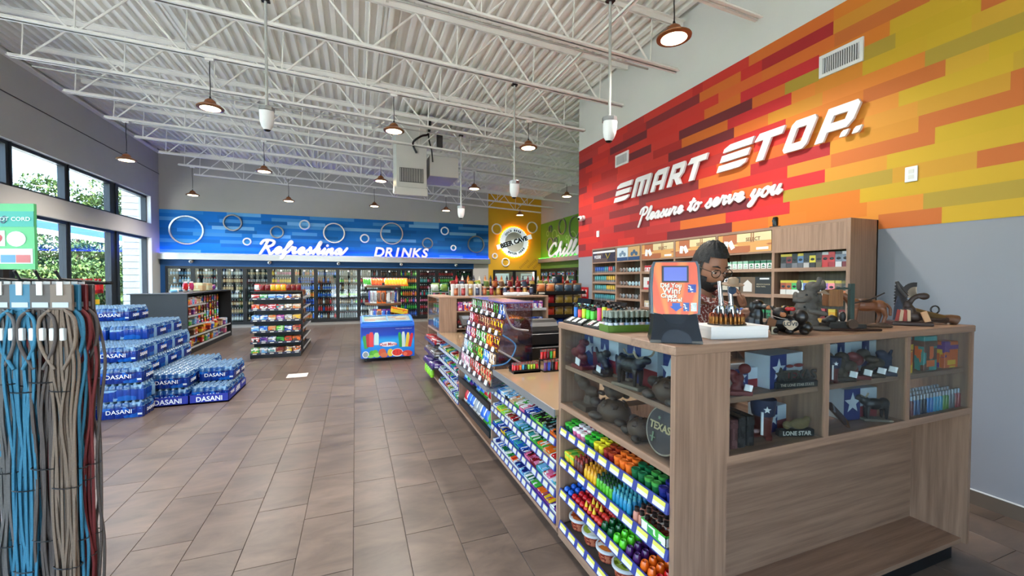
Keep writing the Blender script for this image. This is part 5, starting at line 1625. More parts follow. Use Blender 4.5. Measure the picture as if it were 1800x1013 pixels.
for i in range(6):
    for j in range(2):
        link('roll', rl, t2, (-0.105 + j * 0.11, -0.06 + i * 0.024, 0.016 + 0.02), rot=(0, PI / 2, 0))
# third sweets shelf: candy balls and fruit shaped candies
def berry(c, cap=None, rx=0.02, rz=0.03, kind='ball'):
    def f():
        mb = MB()
        if kind == 'ball':
            mb.ball((0, 0, rx), rx, 10, 6, 0)
        elif kind == 'drop':
            mb.ball((0, 0, 0.018), (0.018, 0.018, 0.018), 10, 6, 0).lathe([(0.011, 0.03), (0.009, 0.04), (0.0, 0.068)], 8, 1)
        else:
            mb.lathe([(0.0, 0.0), (0.016, 0.004), (0.021, 0.016), (0.018, 0.034), (0.013, 0.046), (0.010, 0.044), (0.008, 0.02), (0.0, 0.018)], 8, 0)
        return mb.mesh('candy', [mat(c, 0.12), mat(cap or c, 0.2)], 0.9)
    return shared(('berry', c, cap, rx, kind), f)
segs = [(0.10, 0.040, berry((30, 90, 190)), 'blue candy ball'), (0.13, 0.042, berry((190, 26, 34)), 'red candy ball'), (0.12, 0.040, berry((190, 40, 30), (232, 186, 40), kind='drop'), 'red candy drop with a yellow tip'), (0.06, 0.040, berry((200, 50, 40), kind='ball', rx=0.019), 'small red candy ball'), (0.11, 0.044, berry((16, 80, 36), kind='pepper'), 'dark green pepper-shaped candy'), (0.10, 0.044, berry((90, 200, 40), kind='pepper'), 'bright green pepper-shaped candy'), (0.11, 0.044, berry((70, 30, 90), kind='pepper'), 'purple pepper-shaped candy'), (0.10, 0.046, berry((230, 104, 24), kind='pepper'), 'orange pepper-shaped candy'), (0.10, 0.046, berry((200, 20, 28), kind='pepper'), 'glossy red pepper-shaped candy')]
tot = sum(s_[0] for s_ in segs)
y = YB_
for (L, p, me, nm) in segs:
    L = L * (YB_ - YA) / tot
    ni = max(2, round(L / p))
    for i in range(ni):
        for j in range(5):
            x = XC + 0.03 + j * 0.044
            z = zdeck(0.35, x)
            put('candy', me, (x, y - (i + 0.5) * L / ni, z), (i * 7 + j * 3) % 6, '%s on the third sweets shelf below the display glass' % nm, 'candy', nm + 's')
    y -= L
# bottom shelf: sweet tubs and red packs
for k, (c, lb) in enumerate((((206, 110, 60), 'orange'), ((160, 180, 60), 'lime'), ((214, 120, 50), 'orange striped'), ((150, 170, 70), 'pale lime'))):
    tb = thing('sweet_tub', 'round gummy tub with %s lid, %s from the far end of the lowest shelf' % (lb, ORD[k + 1]), 'tub', (XC + 0.09, YB_ - 0.075 - k * 0.143, zdeck(0.155, XC + 0.09)), 0, 'gummy tubs')
    MB().lathe([(0.05, 0), (0.06, 0.055), (0.06, 0.056), (0.0, 0.056)], 20).build('tub', prt((150, 60, 44), (190, 110, 80), (120, 50, 40), 6, 0.2), tb, smooth=0.6)
    MB().lathe([(0.067, 0.054), (0.067, 0.066), (0.060, 0.068), (0.058, 0.066), (0.0, 0.066)], 24).build('lid_rim', mat((200, 204, 206), 0.3), tb, smooth=0.6)
    MB().lathe([(0.056, 0.0665), (0.056, 0.0675), (0.0, 0.0675)], 20).build('lid_print', prt(c, rc(c, -60), WHT, 3.2, 0.35, k * 3.1), tb)
    MB().box(-0.016, -0.018, 0.0675, 0.016, 0.018, 0.0685).build('lid_sticker', mat((210, 206, 200), 0.5), tb)
for k in range(4):
    put('red_pack', pouch_me(0.085, 0.16, 0.03, (176, 20, 26), DRED, WHT, 3), (XC + 0.04, YA + 0.05 + k * 0.088, zdeck(0.155, XC + 0.04) + 0.018), 0, 'red candy pack lying at the near end of the lowest sweets shelf', 'candy', 'red packs on the lowest shelf', rot=(PI / 2, 0, PI / 2))

# ================================================================ low checkout counter
ZL = 0.815
YL1 = 5.95
COUNT = mat((158, 132, 104), 0.12, spec=0.6, vary=0.04, scale=4)
EDGE = mat((132, 132, 134), 0.35, 0.3)
t = thing('checkout_counter', 'long low checkout counter with a glossy beige worktop', 'counter', (XC, YC1, 0))
LY = lambda y: y - YC1
D1, D2, D3 = 3.485, 4.72, 5.95
MB().box(-0.02, LY(YC1) + 0.003, ZL - 0.035, 0.85, LY(3.36), ZL).box(0.30, LY(3.36), ZL - 0.035, 0.85, LY(4.5), ZL).box(-0.02, LY(4.5), ZL - 0.035, 0.85, LY(YL1) - 0.003, ZL).build('worktop', COUNT, t)
MB().box(-0.03, LY(YC1) + 0.003, ZL - 0.045, -0.02, LY(3.36), ZL + 0.003).build('worktop_edge', EDGE, t)
MB().box(-0.03, LY(4.5), ZL - 0.045, -0.02, LY(YL1) - 0.003, ZL + 0.003).build('worktop_edge', EDGE, t)
MB().box(-0.09, LY(3.36), 0.625, 0.32, LY(4.5), 0.65).build('lower_ledge', EDGE, t)
for y in (YC1 + 0.006, D1, D2):
    MB().box(0.0, LY(y), 0.06, 0.36, LY(y) + 0.022, ZL - 0.035 if y != D1 else 0.78).build('divider', LAMI, t)
MB().box(0.36, 0.003, 0.05, 0.38, LY(YL1), ZL - 0.036).build('back_panel', mat((72, 62, 54), 0.6), t)
MB().box(-0.01, 0.003, 0.075, 0.36, LY(6.93), 0.10).build('base_board', LAMIY, t)
MB().box(0.07, 0.003, 0.0, 0.36, LY(6.9), 0.075).build('toe_kick', mat((76, 78, 80), 0.5), t)
GLIP = [0.60, 0.445, 0.285, 0.125]
TAGL = [mat((196, 194, 160), 0.5), mat((176, 182, 192), 0.5)]
for (ya, yb) in ((YC1 + 0.03, D1), (D2 + 0.024, D3)):
    for z in GLIP:
        sweets_shelf(z, ya, yb, t, 0.30, 14, False, TAGL)
gum = {
 0: [(GRN, LBL, WHT), (LBL, BLU, WHT), (LBL, WHT, GRY), (LBL, BLK, WHT), (WHT, TAN, ORG), (WHT, GRN, TAN), (WHT, PNK, DRED), (BLU, DBLU, WHT), (BLK, GRN, GRY), (BLK, LGR, GRY), (BLK, TEA, GRY), (BLK, ORG, GRY)],
 1: [(BLU, WHT, DBLU), (LGR, YEL, GRN), (YEL, LGR, WHT), (DRED, WHT, TAN), (DRED, WHT, RED), (LBL, TEA, WHT), (TEA, DGRN, LBL), (TEA, WHT, DGRN), (DGRN, GRN, WHT), (ORG, GRN, WHT), (ORG, TAN, WHT), (RED, WHT, BLK)],
 2: [(GRN, BLU, WHT), (BLU, DBLU, WHT), (DBLU, YEL, BLU), (TEA, DGRN, LBL), (TEA, BLU, WHT), (BLU, TEA, DBLU), (BLU, DBLU, WHT), (DRED, PNK, BLK), (PNK, DRED, WHT), (LBL, TEA, WHT), (PNK, WHT, RED), (TEA, WHT, LBL)],
 3: [(DBLU, WHT, BLU), (BLU, WHT, DBLU), (DGRN, WHT, BLU), (DGRN, WHT, GRN), (ORG, WHT, RED), (DBLU, WHT, LBL), (DBLU, LBL, WHT), (DGRN, WHT, TEA), (GRN, PUR, WHT), (ORG, PUR, WHT), (YEL, PUR, ORG), (PUR, WHT, DBLU)]}
rg2 = random.Random(8)
def gum_box(c, wy):
    """open counter carton of gum packs, packs lying in rows"""
    def f():
        pk = MB()
        for i in range(2):
            for j in range(3):
                a = -wy / 2 + 0.004 + i * (wy - 0.006) / 2
                pk.rbox(-0.105 + j * 0.07, a, 0.006, -0.105 + j * 0.07 + 0.066, a + (wy - 0.012) / 2, 0.045 + 0.004 * j, 0.002)
        return pk.mesh('gum_packs', prt(*c, 4.0, 0.25, rg2.random() * 9))
    def g():
        return MB().box(-0.112, -wy / 2, 0, 0.112, wy / 2, 0.004).box(-0.112, -wy / 2, 0, -0.109, wy / 2, 0.035).box(-0.112, -wy / 2, 0, 0.112, -wy / 2 + 0.002, 0.04).box(-0.112, wy / 2 - 0.002, 0, 0.112, wy / 2, 0.04).mesh('gum_tray', mat(c[1], 0.4))
    return shared(('gp', c, round(wy, 3)), f), shared(('gt', c[1], round(wy, 3)), g)
tilt = math.atan(0.045 / 0.30)
for (ya, yb, nm) in ((YC1 + 0.035, D1 - 0.005, 'near'), (D2 + 0.03, D3 - 0.01, 'far')):
    for q, z in enumerate(GLIP):
        L = (yb - ya) / 12
        for k in range(12):
            c = gum[q][k] if nm == 'near' else gum[(q + 1) % 4][(k * 5 + q) % 12]
            me, tr = gum_box(c, L * 0.96)
            x = XC + 0.125
            o = thing('gum_carton', 'gum carton, %s shelf of the %s counter bay, %s from the %s end' % (('top', 'second', 'third', 'lowest')[q], 'near' if nm == 'near' else 'farther', ORD[k + 1], 'far'), 'gum carton', (x, yb - (k + 0.5) * L, z + 0.045 * (0.125) / 0.30 + 0.002), 0, 'gum cartons under the counter')
            o.rotation_euler = (0, -tilt, 0)
            link('gum_packs', me, o)
            link('tray', tr, o)
# middle bay: two dark baskets of candy bags
for q, (z, cs) in enumerate(((0.42, [(LBL, BLU, GRN), (GRN, LBL, BLU), (DBLU, PUR, WHT), (DBLU, BLK, WHT), (BLU, LBL, WHT), (BLU, GRN, WHT), (RED, GRN, WHT), (RED, WHT, GRN), (RED, DRED, WHT)]), (0.17, [(RED, WHT, BLU), (BLU, LBL, WHT), (BLU, WHT, GRN), (GRY, WHT, LBL), (GRY, WHT, PNK), (BLU, WHT, LBL), (BLU, GRN, WHT), (GRN, LBL, BLU), (BLU, GRN, WHT)]))):
    MB().prism([(-0.01, LY(D1) + 0.03, z), (0.34, LY(D1) + 0.03, z + 0.04), (0.34, LY(D1) + 0.03, z + 0.03), (-0.01, LY(D1) + 0.03, z - 0.012)], (0, D2 - D1 - 0.04, 0)).box(-0.014, LY(D1) + 0.03, z - 0.012, -0.008, LY(D2) - 0.01, z + 0.045).build('basket', BLACK, t)
    for k, c in enumerate(cs):
        for j in range(2):
            o = put('candy_bag', pouch_me(0.125, 0.18, 0.06, *c), (XC + 0.05 + j * 0.14, D2 - 0.08 - k * 0.132, z + 0.012 + j * 0.02), 0, 'candy bag in the %s counter basket, %s from the far end, %s row' % (('upper', 'lower')[q], ORD[k + 1], ('front', 'back')[j]), 'candy', 'basket candy bags', rot=(-0.45, 0, -PI / 2))

# clear plastic rack of gift cards and packets
PLAST = glass((226, 224, 232), 0.10)
t = thing('packet_rack', 'clear plastic tiered rack of small packets standing on the counter', 'rack', (XC - 0.06, 3.36, 0.65))
RYL = 1.12
prof_ = [(0.0, 0.0), (0.02, 0.14), (0.06, 0.30), (0.10, 0.45), (0.13, 0.60), (0.15, 0.735)]
for yy in (0.0, RYL - 0.008):
    MB().prism([(p[0], yy, p[1]) for p in prof_] + [(0.40, yy, 0.735), (0.40, yy, 0.165), (0.36, yy, 0.165), (0.36, yy, 0.0)], (0, 0.008, 0)).build('side_panel', PLAST, t)
MB().box(0.39, 0, 0.165, 0.398, RYL, 0.735).build('back_panel', PLAST, t)
MB().box(0.13, -0.005, 0.735, 0.41, RYL + 0.005, 0.745).build('top_panel', prt((110, 104, 170), (150, 140, 120), (90, 90, 150), 1.5, 0.15), t)
MB().tube(catmull([(0.02, -0.004, 0.20), (0.16, -0.004, 0.22), (0.24, -0.004, 0.36), (0.12, -0.004, 0.46)], 6), 0.007, 8).build('crescent_trim', mat((70, 116, 160), 0.25), t, smooth=1)
MB().tube(catmull([(0.13, -0.004, 0.72), (0.05 + 0.11, -0.004, 0.62), (0.22, -0.004, 0.52), (0.36, -0.004, 0.49)], 6), 0.009, 8).tube(catmull([(0.08, -0.004, 0.33), (0.2, -0.004, 0.26), (0.3, -0.004, 0.2), (0.39, -0.004, 0.19)], 6), 0.009, 8).build('curved_rail', mat((150, 140, 140), 0.25), t, smooth=1)
TAGC = mat((214, 220, 226), 0.4)
tgm = MB().box(-0.012, -0.034, -0.02, -0.008, 0.034, 0.02).mesh('price_tag', TAGC)
rp = random.Random(21)
pcol = [[(BRN, GRN, WHT), (BLK, GRN, GRY), (GRY, WHT, RED), (DRED, WHT, BLK), (BLK, BRN, GRN), (BLU, BLK, WHT), (BLK, GRN, RED), (GRN, LGR, BLK)], [(DRED, PNK, WHT), (DRED, BRN, RED), (DRED, TAN, BLK), (DRED, BRN, TAN), (BRN, YEL, DRED), (DRED, YEL, BLK), (BLU, LBL, BLK), (GRN, BLU, WHT)], [(PUR, DRED, WHT), (RED, DRED, WHT), (BLK, GRN, WHT), (GRN, DRED, WHT), (ORG, DRED, YEL), (DRED, YEL, BLK), (TEA, BLU, WHT), (DGRN, BLK, WHT)], [(GRY, LBL, WHT), (GRN, BLK, WHT), (BRN, GRN, BLK), (GRN, BLK, YEL), (BLU, WHT, LBL), (TAN, BRN, WHT), (LBL, BLU, WHT), (ORG, TAN, BRN)], [(GRY, WHT, PNK), (WHT, GRY, PNK), (BRN, GRY, RED), (RED, BRN, WHT), (BRN, RED, TAN), (TAN, BRN, RED), (ORG, BRN, TAN), (TAN, WHT, BRN)]]
for q in range(5):
    zb = 0.60 - q * 0.145
    xb = 0.13 - q * 0.032
    MB().box(xb - 0.004, 0.008, zb - 0.01, 0.39 if q < 4 else 0.36, RYL - 0.008, zb - 0.006).box(xb - 0.006, 0.008, zb - 0.01, xb - 0.003, RYL - 0.008, zb + 0.03).build('tier', PLAST, t)
    for k in range(6):
        yy = RYL - 0.095 - k * 0.186
        link('price_tag', tgm, t, (xb + 0.002, yy, zb + 0.012), rot=(0, 0.3, 0))
        c = pcol[q][k]
        for j in range(2):
            o = put('small_packet', shared(('pkt', c), lambda c=c: MB().rbox(-0.004, -0.0445, 0, 0.004, 0.0445, 0.128, 0.002).box(-0.0045, -0.01, 0.108, 0.0045, 0.01, 0.114, 1).mesh('packet', [prt(*c, 3.2, 0.15), WHITE])), (XC - 0.06 + xb + 0.012 + j * 0.006, 3.36 + yy + (0.046 if j else -0.046), 0.65 + zb - 0.004), 0, 'packet in the clear rack, %s tier, %s pair from the far end, %s one' % (ORD[q + 1], ORD[k + 1], ('nearer', 'farther')[j]), 'packet', 'packets in the clear rack', rot=(0, 0.12, 0))

# lighters by the till
LC = [(200, 30, 36), (190, 24, 30), (226, 110, 30), (70, 170, 210), (24, 24, 26), (150, 200, 50), (220, 200, 60), (150, 200, 50)]
def lighter_me(c, h=0.075, r=0.0115):
    return shared(('lt', c, h, r), lambda: MB().lathe([(r, 0), (r, h * 0.78), (r * 0.9, h * 0.8)], 10, 0).box(-r * 0.9, -r * 0.7, h * 0.8, r * 0.6, r * 0.7, h, 1).box(r * 0.2, -r * 0.5, h * 0.85, r, r * 0.5, h * 1.03, 2).mesh('lighter', [mat(c, 0.25), STEEL, mat((190, 24, 28), 0.4)], 0.7))
t = thing('lighter_tray', 'black tray of small coloured lighters on the worktop', 'tray', (XC + 0.20, 3.20, ZL))
MB().box(-0.12, -0.06, 0, 0.12, 0.06, 0.015).box(-0.12, -0.06, 0, 0.12, -0.055, 0.03).box(-0.12, 0.055, 0, 0.12, 0.06, 0.05).build('tray_body', BLACK, t)
for k in range(9):
    for j in range(2):
        put('lighter', lighter_me(LC[k % 8], 0.062, 0.010), (XC + 0.10 + k * 0.025, 3.17 + j * 0.045, ZL + 0.0155), 0, 'small lighter in the counter tray, %s from the aisle, %s row' % (ORD[k + 1], ('front', 'back')[j]), 'lighter', 'lighters in the small tray')
t = thing('lighter_tower', 'two-tier stand of larger lighters on the worktop', 'stand', (XC + 0.44, 3.16, ZL))
MB().box(-0.10, -0.05, 0, 0.12, 0.05, 0.012).box(-0.10, 0.0, 0.085, 0.05, 0.06, 0.10).box(-0.10, 0.05, 0, -0.09, 0.06, 0.09).box(0.04, 0.05, 0, 0.05, 0.06, 0.09).build('stand_body', BLACK, t)
for k, c in enumerate(((90, 40, 110), (36, 70, 180), (20, 20, 22), (200, 40, 36), (130, 200, 40), (130, 200, 40))):
    put('lighter', lighter_me(c, 0.085, 0.014), (XC + 0.36 + k * 0.034, 3.13, ZL + 0.0125), 0, 'larger lighter in the lower tier of the lighter stand, %s from the aisle' % ORD[k + 1], 'lighter', 'lighters in the lower tier')
for k, c in enumerate(((200, 30, 30), (190, 26, 30), (120, 30, 40), (60, 160, 60), (226, 130, 40))):
    put('lighter', lighter_me(c, 0.075, 0.013), (XC + 0.355 + k * 0.029, 3.19, ZL + 0.1005), 0, 'lighter on the upper tier of the lighter stand, %s from the aisle' % ORD[k + 1], 'lighter', 'lighters on the upper tier')
# till equipment
t = thing('till_stand', 'silver angled till stand with round holes and black cables', 'stand', (XC + 0.86, 3.25, ZL))
SIL = mat((150, 146, 142), 0.35, 0.4)
M_s = Matrix.Rotation(0.25, 4, 'Z')
MB().prism([(-0.07, 0, 0), (0.09, 0, 0), (0.02, 0, 0.17), (-0.01, 0, 0.18)], (0, 0.01, 0), M=M_s).prism([(0.09, 0, 0), (0.10, 0.12, 0), (0.02, 0.1, 0.17), (0.02, 0, 0.17)], (-0.008, 0, 0), M=M_s).build('bracket', SIL, t)
for (x, z, r) in ((0.005, 0.12, 0.02), (-0.03, 0.065, 0.013), (-0.035, 0.03, 0.013), (0.045, 0.05, 0.03)):
    MB().lathe([(0, 0), (r, 0), (r, 0.004), (0, 0.004)], 14, M=M_s @ Matrix.Translation((x, -0.001, z)) @ Matrix.Rotation(PI / 2, 4, 'X')).build('cable_hole', BLACK, t)
MB().rbox(0.0, -0.03, 0.16, 0.34, 0.0, 0.36, 0.006, M=Matrix.Rotation(-0.5, 4, 'Y') @ Matrix.Rotation(0.6, 4, 'Z')).build('screen_back', BLACK, t)
t = thing('till_monitor', 'black till printer and drawer on the checkout counter', 'till', (XC + 0.62, 3.62, ZL))
MB().rbox(-0.22, 0.0, 0, 0.26, 0.4, 0.12, 0.006).build('cash_drawer', BLACK, t)
MB().rbox(-0.18, 0.04, 0.12, 0.2, 0.36, 0.26, 0.02).build('printer_body', mat((20, 20, 22), 0.35), t)
MB().lathe([(0.16, 0), (0.16, 0.3)], 20, M=Matrix.Translation((-0.15, 0.2, 0.22)) @ Matrix.Rotation(PI / 2, 4, 'Y')).build('printer_hood', BLACK, t)
put('paper_slip', MB().box(-0.09, -0.05, 0, 0.09, 0.05, 0.004).box(-0.085, -0.045, 0.004, 0.08, 0.045, 0.012).mesh('paper_slip', mat((206, 198, 186), 0.6)), (XC + 0.93, 2.98, ZL), 0.3, 'small pile of paper slips on the worktop near the case', 'paper', None)

# ================================================================ far display case and its wing
YD0, YD1 = 5.95, 6.95
t = thing('display_case', 'farther wood-grain display case with glass at the end of the counter', 'display case', (XC, YD0, 0))
MB().rbox(-0.004, -0.004, ZT - 0.036, 1.75, CASE_D, ZT - 0.01, 0.003).build('top_board', LAMIX, t)
MB().rbox(-0.004, CASE_D, ZT - 0.036, CASE_D, 1.0, ZT - 0.01, 0.003).build('top_board', LAMIY, t)
MB().box(0, 0, 0.81, 0.26, 0.02, ZT - 0.036).build('side_panel', LAMI, t)
MB().box(0.24, 0.02, 0.1, 0.26, CASE_D, ZT - 0.036).box(0, 0.98, 0.1, CASE_D, 1.0, ZT - 0.036).box(1.72, 0, 0.0, 1.75, CASE_D, ZT - 0.036).build('upright', LAMI, t)
MB().box(0.0, 0.02, 0.80, CASE_D, 0.98, 0.83).box(0.03, 0.02, 1.05, CASE_D, 0.98, 1.07).build('shelf', LAMIY, t)
MB().box(0.005, 0.02, 0.83, 0.01, 0.98, ZT - 0.036).build('glass_front', GLASSD, t)
MB().box(0.26, CASE_D - 0.02, 0.1, 1.72, CASE_D, ZT - 0.036).build('back_panel', LAMI, t)
for z in (0.30, 0.62, 0.86, 1.12):
    MB().box(0.26, 0.02, z - 0.02, 1.72, CASE_D - 0.02, z).build('shelf', LAMIX, t)
    MB().box(0.8, 0.0, z - 0.02, 1.72, 0.004, z + 0.02).build('price_rail', LIPW, t)
rf = random.Random(31)
for q, (z, cols_) in enumerate(((1.12, [(PNK, PUR, WHT), (PUR, WHT, ORG), (PNK, WHT, RED), (BLU, PUR, WHT)]), (0.86, [(BLK, DRED, WHT), (DRED, BLK, WHT), (ORG, RED, WHT), (DGRN, GRN, WHT), (BLU, DBLU, WHT)]), (0.62, [(BRN, TAN, GRN), (ORG, TAN, RED), (TAN, YEL, BRN)]))):
    for k in range(17):
        c = cols_[k % len(cols_)] if q == 0 else cols_[min(len(cols_) - 1, k * len(cols_) // 17)]
        x = XC + 0.32 + k * 0.082
        put('shelf_item', box_me(0.07, 0.09, 0.13 if q < 2 else 0.16, *c, 3.0, k), (x, YD0 + 0.075, z + 0.001), 0, 'small item on the far wing, %s shelf down, %s from the aisle' % (ORD[q + 1], ORD[k + 1]), 'box', 'items on the far wing shelves')
for k in range(4):
    for lv in range(2):
        put('case_stock', box_me(0.12, 0.12, 0.13, *((LBL, WHT, BLU) if lv == 0 else (GRY, GRN, WHT)), 3), (XC + 0.12, YD0 + 0.14 + k * 0.2, 0.831 + lv * 0.24), PI / 2, 'carton inside the far display case, %s shelf, %s from the camera' % (('lower', 'upper')[lv], ORD[k + 1]), 'box', 'stock in the far display case')
# shelves of the counter end below it
for q, (z, dx, c, nm) in enumerate(((0.62, -0.05, (RED, DRED, WHT), 'red'), (0.44, -0.06, (GRY, BRN, WHT), 'grey-brown'), (0.27, -0.08, (DBLU, PUR, WHT), 'dark'))):
    MB().box(dx, 0.08, z - 0.012, 0.3, 0.98, z).box(dx - 0.005, 0.08, z - 0.02, dx, 0.98, z + 0.025, 1).build('shelf', [SHB, mat((50, 40, 90), 0.4)], t)
    for k in range(8):
        put('snack_bar_box', box_me(0.095, 0.16, 0.06, *c, 3, k), (XC + dx + 0.09, YD0 + 0.15 + k * 0.105, z + 0.001), PI / 2, '%s snack bar box on the far counter end, %s from the camera' % (nm, ORD[k + 1]), 'box', nm + ' snack boxes at the counter end')
for k in range(5):
    put('green_bottle', bottle_me((140, 210, 40), (150, 214, 60), WHT, 0.15, 0.03, 8), (XC - 0.05, YD0 + 0.3 + k * 0.13, 0.1005), 0, 'bright green bottle on the floor shelf at the far counter end, %s from the camera' % ORD[k + 1], 'bottle', 'green bottles at the counter end')
# card terminal on its arm
t = thing('card_terminal', 'black card payment terminal tilted on a stand by the far case', 'terminal', (XC + 0.36, 5.72, ZL), 0)
MT = Matrix.Translation((0, 0, 0.16)) @ Matrix.Rotation(0.5, 4, 'X')
MB().lathe([(0.07, 0), (0.07, 0.01), (0.02, 0.02), (0.02, 0.14)], 14).build('stand', BLACK, t)
MB().rbox(-0.10, -0.12, 0, 0.10, 0.14, 0.035, 0.01, M=MT).build('body', BLACK, t)
MB().box(-0.065, 0.03, 0.035, 0.065, 0.11, 0.037, M=MT).build('screen', mat((110, 116, 124), 0.2), t)
ky = MB().rbox(-0.016, -0.009, 0, 0.016, 0.009, 0.004, 0.001).mesh('key', mat((60, 60, 64), 0.5))
for i in range(3):
    for j in range(4):
        o = link('key', ky, t)
        o.matrix_local = MT @ Matrix.Translation((-0.045 + i * 0.045, -0.09 + j * 0.026, 0.035))
# ================================================================ tobacco wall behind the till
XT = 3.75
BY_ = [6.045, 5.36, 4.77, 4.12, 3.47, 2.81, 2.15]
t = thing('tobacco_shelving', 'tall wood-grain tobacco shelving against the wall behind the till', 'shelf unit', (XT, 2.15, 0))
MB().box(0.34, 0, 0.05, 0.356, 3.895, 2.1).build('back_panel', wood((96, 84, 72), (124, 108, 94), 'z'), t)
MB().rbox(0, -0.0, 0.02, 0.357, 0.03, 2.1, 0.002).build('end_panel', LAMI, t)
MB().box(0, 3.87, 0.02, 0.356, 3.895, 2.1).build('end_panel', LAMI, t)
MB().box(0.0, 0.03, 2.075, 0.356, 3.87, 2.1).build('top_board', LAMIY, t)
MB().box(0.02, 0.03, 0.0, 0.34, 3.87, 0.3).build('base_cabinet', LAMIY, t)
for y in BY_[1:-1]:
    MB().box(0, y - 2.15 - 0.014, 0.3, 0.34, y - 2.15 + 0.014, 2.075).build('divider', LAMI, t)
MB().box(0.0, 0.03, 1.85, 0.02, BY_[5] - 2.15 - 0.014, 2.075).build('fascia', LAMI, t)
shz = [[1.70, 1.55, 1.40, 1.25, 1.05, 0.8], [1.70, 1.50, 1.31, 1.12, 0.9], [1.70, 1.45, 1.21, 0.97, 0.7], [1.70, 1.45, 1.21, 0.97, 0.7], [1.70, 1.45, 1.21, 0.97, 0.7], [1.70, 1.455, 1.21, 0.97, 0.7]]
bayn = ['first tobacco bay', 'second tobacco bay', 'third tobacco bay', 'fourth tobacco bay', 'fifth tobacco bay', 'nearest tobacco bay']
def pos(bay, u):
    """u from the far side of the bay towards the camera"""
    return BY_[bay] - 0.03 - u
for b in range(6):
    yb, ya = BY_[b] - 0.014, BY_[b + 1] + (0.014 if b < 5 else 0.03)
    if b < 5:
        MB().box(0.0, ya - 2.15, 1.855, 0.02, yb - 2.15, 1.872).build('header_ledge', LAMIY, t)
    for z in shz[b]:
        MB().box(0.005, ya - 2.15, z - 0.022, 0.34, yb - 2.15, z - 0.002).build('shelf', LAMIY, t)
        MB().box(0.0, ya - 2.15, z - 0.03, 0.006, yb - 2.15, z + 0.004).build('shelf_edge', LAMIY, t)
GOLD = prt((206, 150, 84), (170, 96, 56), (222, 190, 130), 1.6, 0.4)
for b in range(5):
    yb, ya = BY_[b] - 0.02, BY_[b + 1] + 0.02
    if b in (2, 3, 4):
        p = thing('header_poster', 'sunset coloured cigarette advert above the %s' % bayn[b], 'poster', (XT + 0.004, ya, 1.874), 0, 'header posters')
        w = yb - ya
        MB().box(-0.004, 0, 0, 0.0, w, 0.195).build('board', GOLD, p)
        MB().box(-0.0055, 0, 0.11, -0.004, w * 0.62, 0.194).build('sky_print', mat((214, 196, 150), 0.4), p)
        for k, (u, a) in enumerate(((0.10, 0.1), (0.17, -0.5))):
            MB().box(-0.002, -0.026, -0.045, 0, 0.026, 0.045, M=Matrix.Translation((-0.0055, w - u, 0.085)) @ Matrix.Rotation(a, 4, 'X')).build('pack_print', WHITE, p)
        MB().box(-0.0056, 0.03, 0.02, -0.0055, 0.16, 0.045).build('warning_strip', WHITE, p)
        text('SELECT', 0.05, mat((120, 70, 36), 0.5), p, (-0.006, w * 0.45, 0.115), FACE_W, 0.0004, 0, 0.001)
        MB().box(-0.0062, w * 0.3, 0.10, -0.0055, w * 0.32, 0.195).box(-0.0062, w * 0.34, 0.10, -0.0055, w * 0.36, 0.195).build('pillar_print', mat((150, 96, 60), 0.5), p)
    elif b == 0:
        p = thing('header_poster', 'dark header reading vuse above the bay at the far end', 'poster', (XT + 0.004, ya, 1.874), 0, 'header posters')
        w = yb - ya
        MB().box(-0.004, 0, 0, 0, w, 0.195).build('board', prt((46, 40, 54), (90, 70, 60), (60, 50, 80), 1.8), p)
        MB().box(-0.0055, 0.01, 0.145, -0.004, w - 0.01, 0.175).build('white_strip', WHITE, p)
        text('vuse', 0.11, WHITE, p, (-0.006, w - 0.05, 0.06), FACE_W, 0.0004, 0, 0.002)
        MB().tube([(-0.006, 0.26, 0.13), (-0.006, 0.2, 0.05), (-0.006, 0.14, 0.13)], 0.008, 6).build('device_print', mat((180, 160, 60), 0.4), p)
    else:
        for k, (c, lb) in enumerate((((196, 206, 214), 'white and blue tin'), ((190, 150, 96), 'tan coffee'))):
            w = (yb - ya) / 2
            p = thing('header_poster', '%s header poster above the second bay' % lb, 'poster', (XT + 0.004, yb - (k + 1) * w, 1.874), 0, 'header posters')
            MB().box(-0.004, 0.006, 0, 0, w - 0.006, 0.195).build('board', mat(c, 0.4), p)
            MB().box(-0.0055, 0.008, 0.0, -0.004, w - 0.008, 0.05).build('blue_strip', mat((34, 66, 110), 0.4), p)
            for i in range(3):
                MB().lathe([(0, 0), (0.03, 0), (0.03, 0.002), (0, 0.002)], 14, M=Matrix.Translation((-0.004, w * 0.3 + i * 0.05, 0.09 + 0.03 * (i % 2))) @ Matrix.Rotation(-PI / 2, 4, 'Y')).build('tin_print', mat((110, 130, 150) if k == 0 else (60, 90, 120), 0.4), p)
def pack_me(c, top, base=(226, 226, 224)):
    return shared(('pk', c, top, base), lambda: MB().rbox(-0.0275, -0.011, 0, 0.0275, 0.011, 0.088, 0.002, 0).box(-0.0278, -0.0114, 0.06, 0.0278, 0.0114, 0.0865, 1).prism([(-0.02, -0.0113, 0.03), (0.02, -0.0113, 0.03), (0, -0.0113, 0.058)], (0, -0.0006, 0), 1).box(-0.018, -0.0118, 0.012, 0.018, -0.0112, 0.022, 2).mesh('cigarette_pack', [mat(base, 0.35), mat(c, 0.35), mat(top, 0.4)]))
def packs(b, q, cols_, n, nm, base=(226, 226, 224), sc=1.0, start=0.0, x=0.05):
    W_ = BY_[b] - BY_[b + 1] - 0.06 - start
    for k in range(n):
        c = cols_[k * len(cols_) // n]
        y = pos(b, start + (k + 0.5) * W_ / n)
        put('cigarette_pack', pack_me(c, rc(c, -30), base if not isinstance(base, list) else base[k * len(base) // n]), (XT + x, y, shz[b][q] - 0.001), -PI / 2, '%s pack, %s, %s shelf down, %s from its far side' % (nm, bayn[b], ORD[q + 1], ORD[k + 1]), 'pack', 'packs on the tobacco shelving')
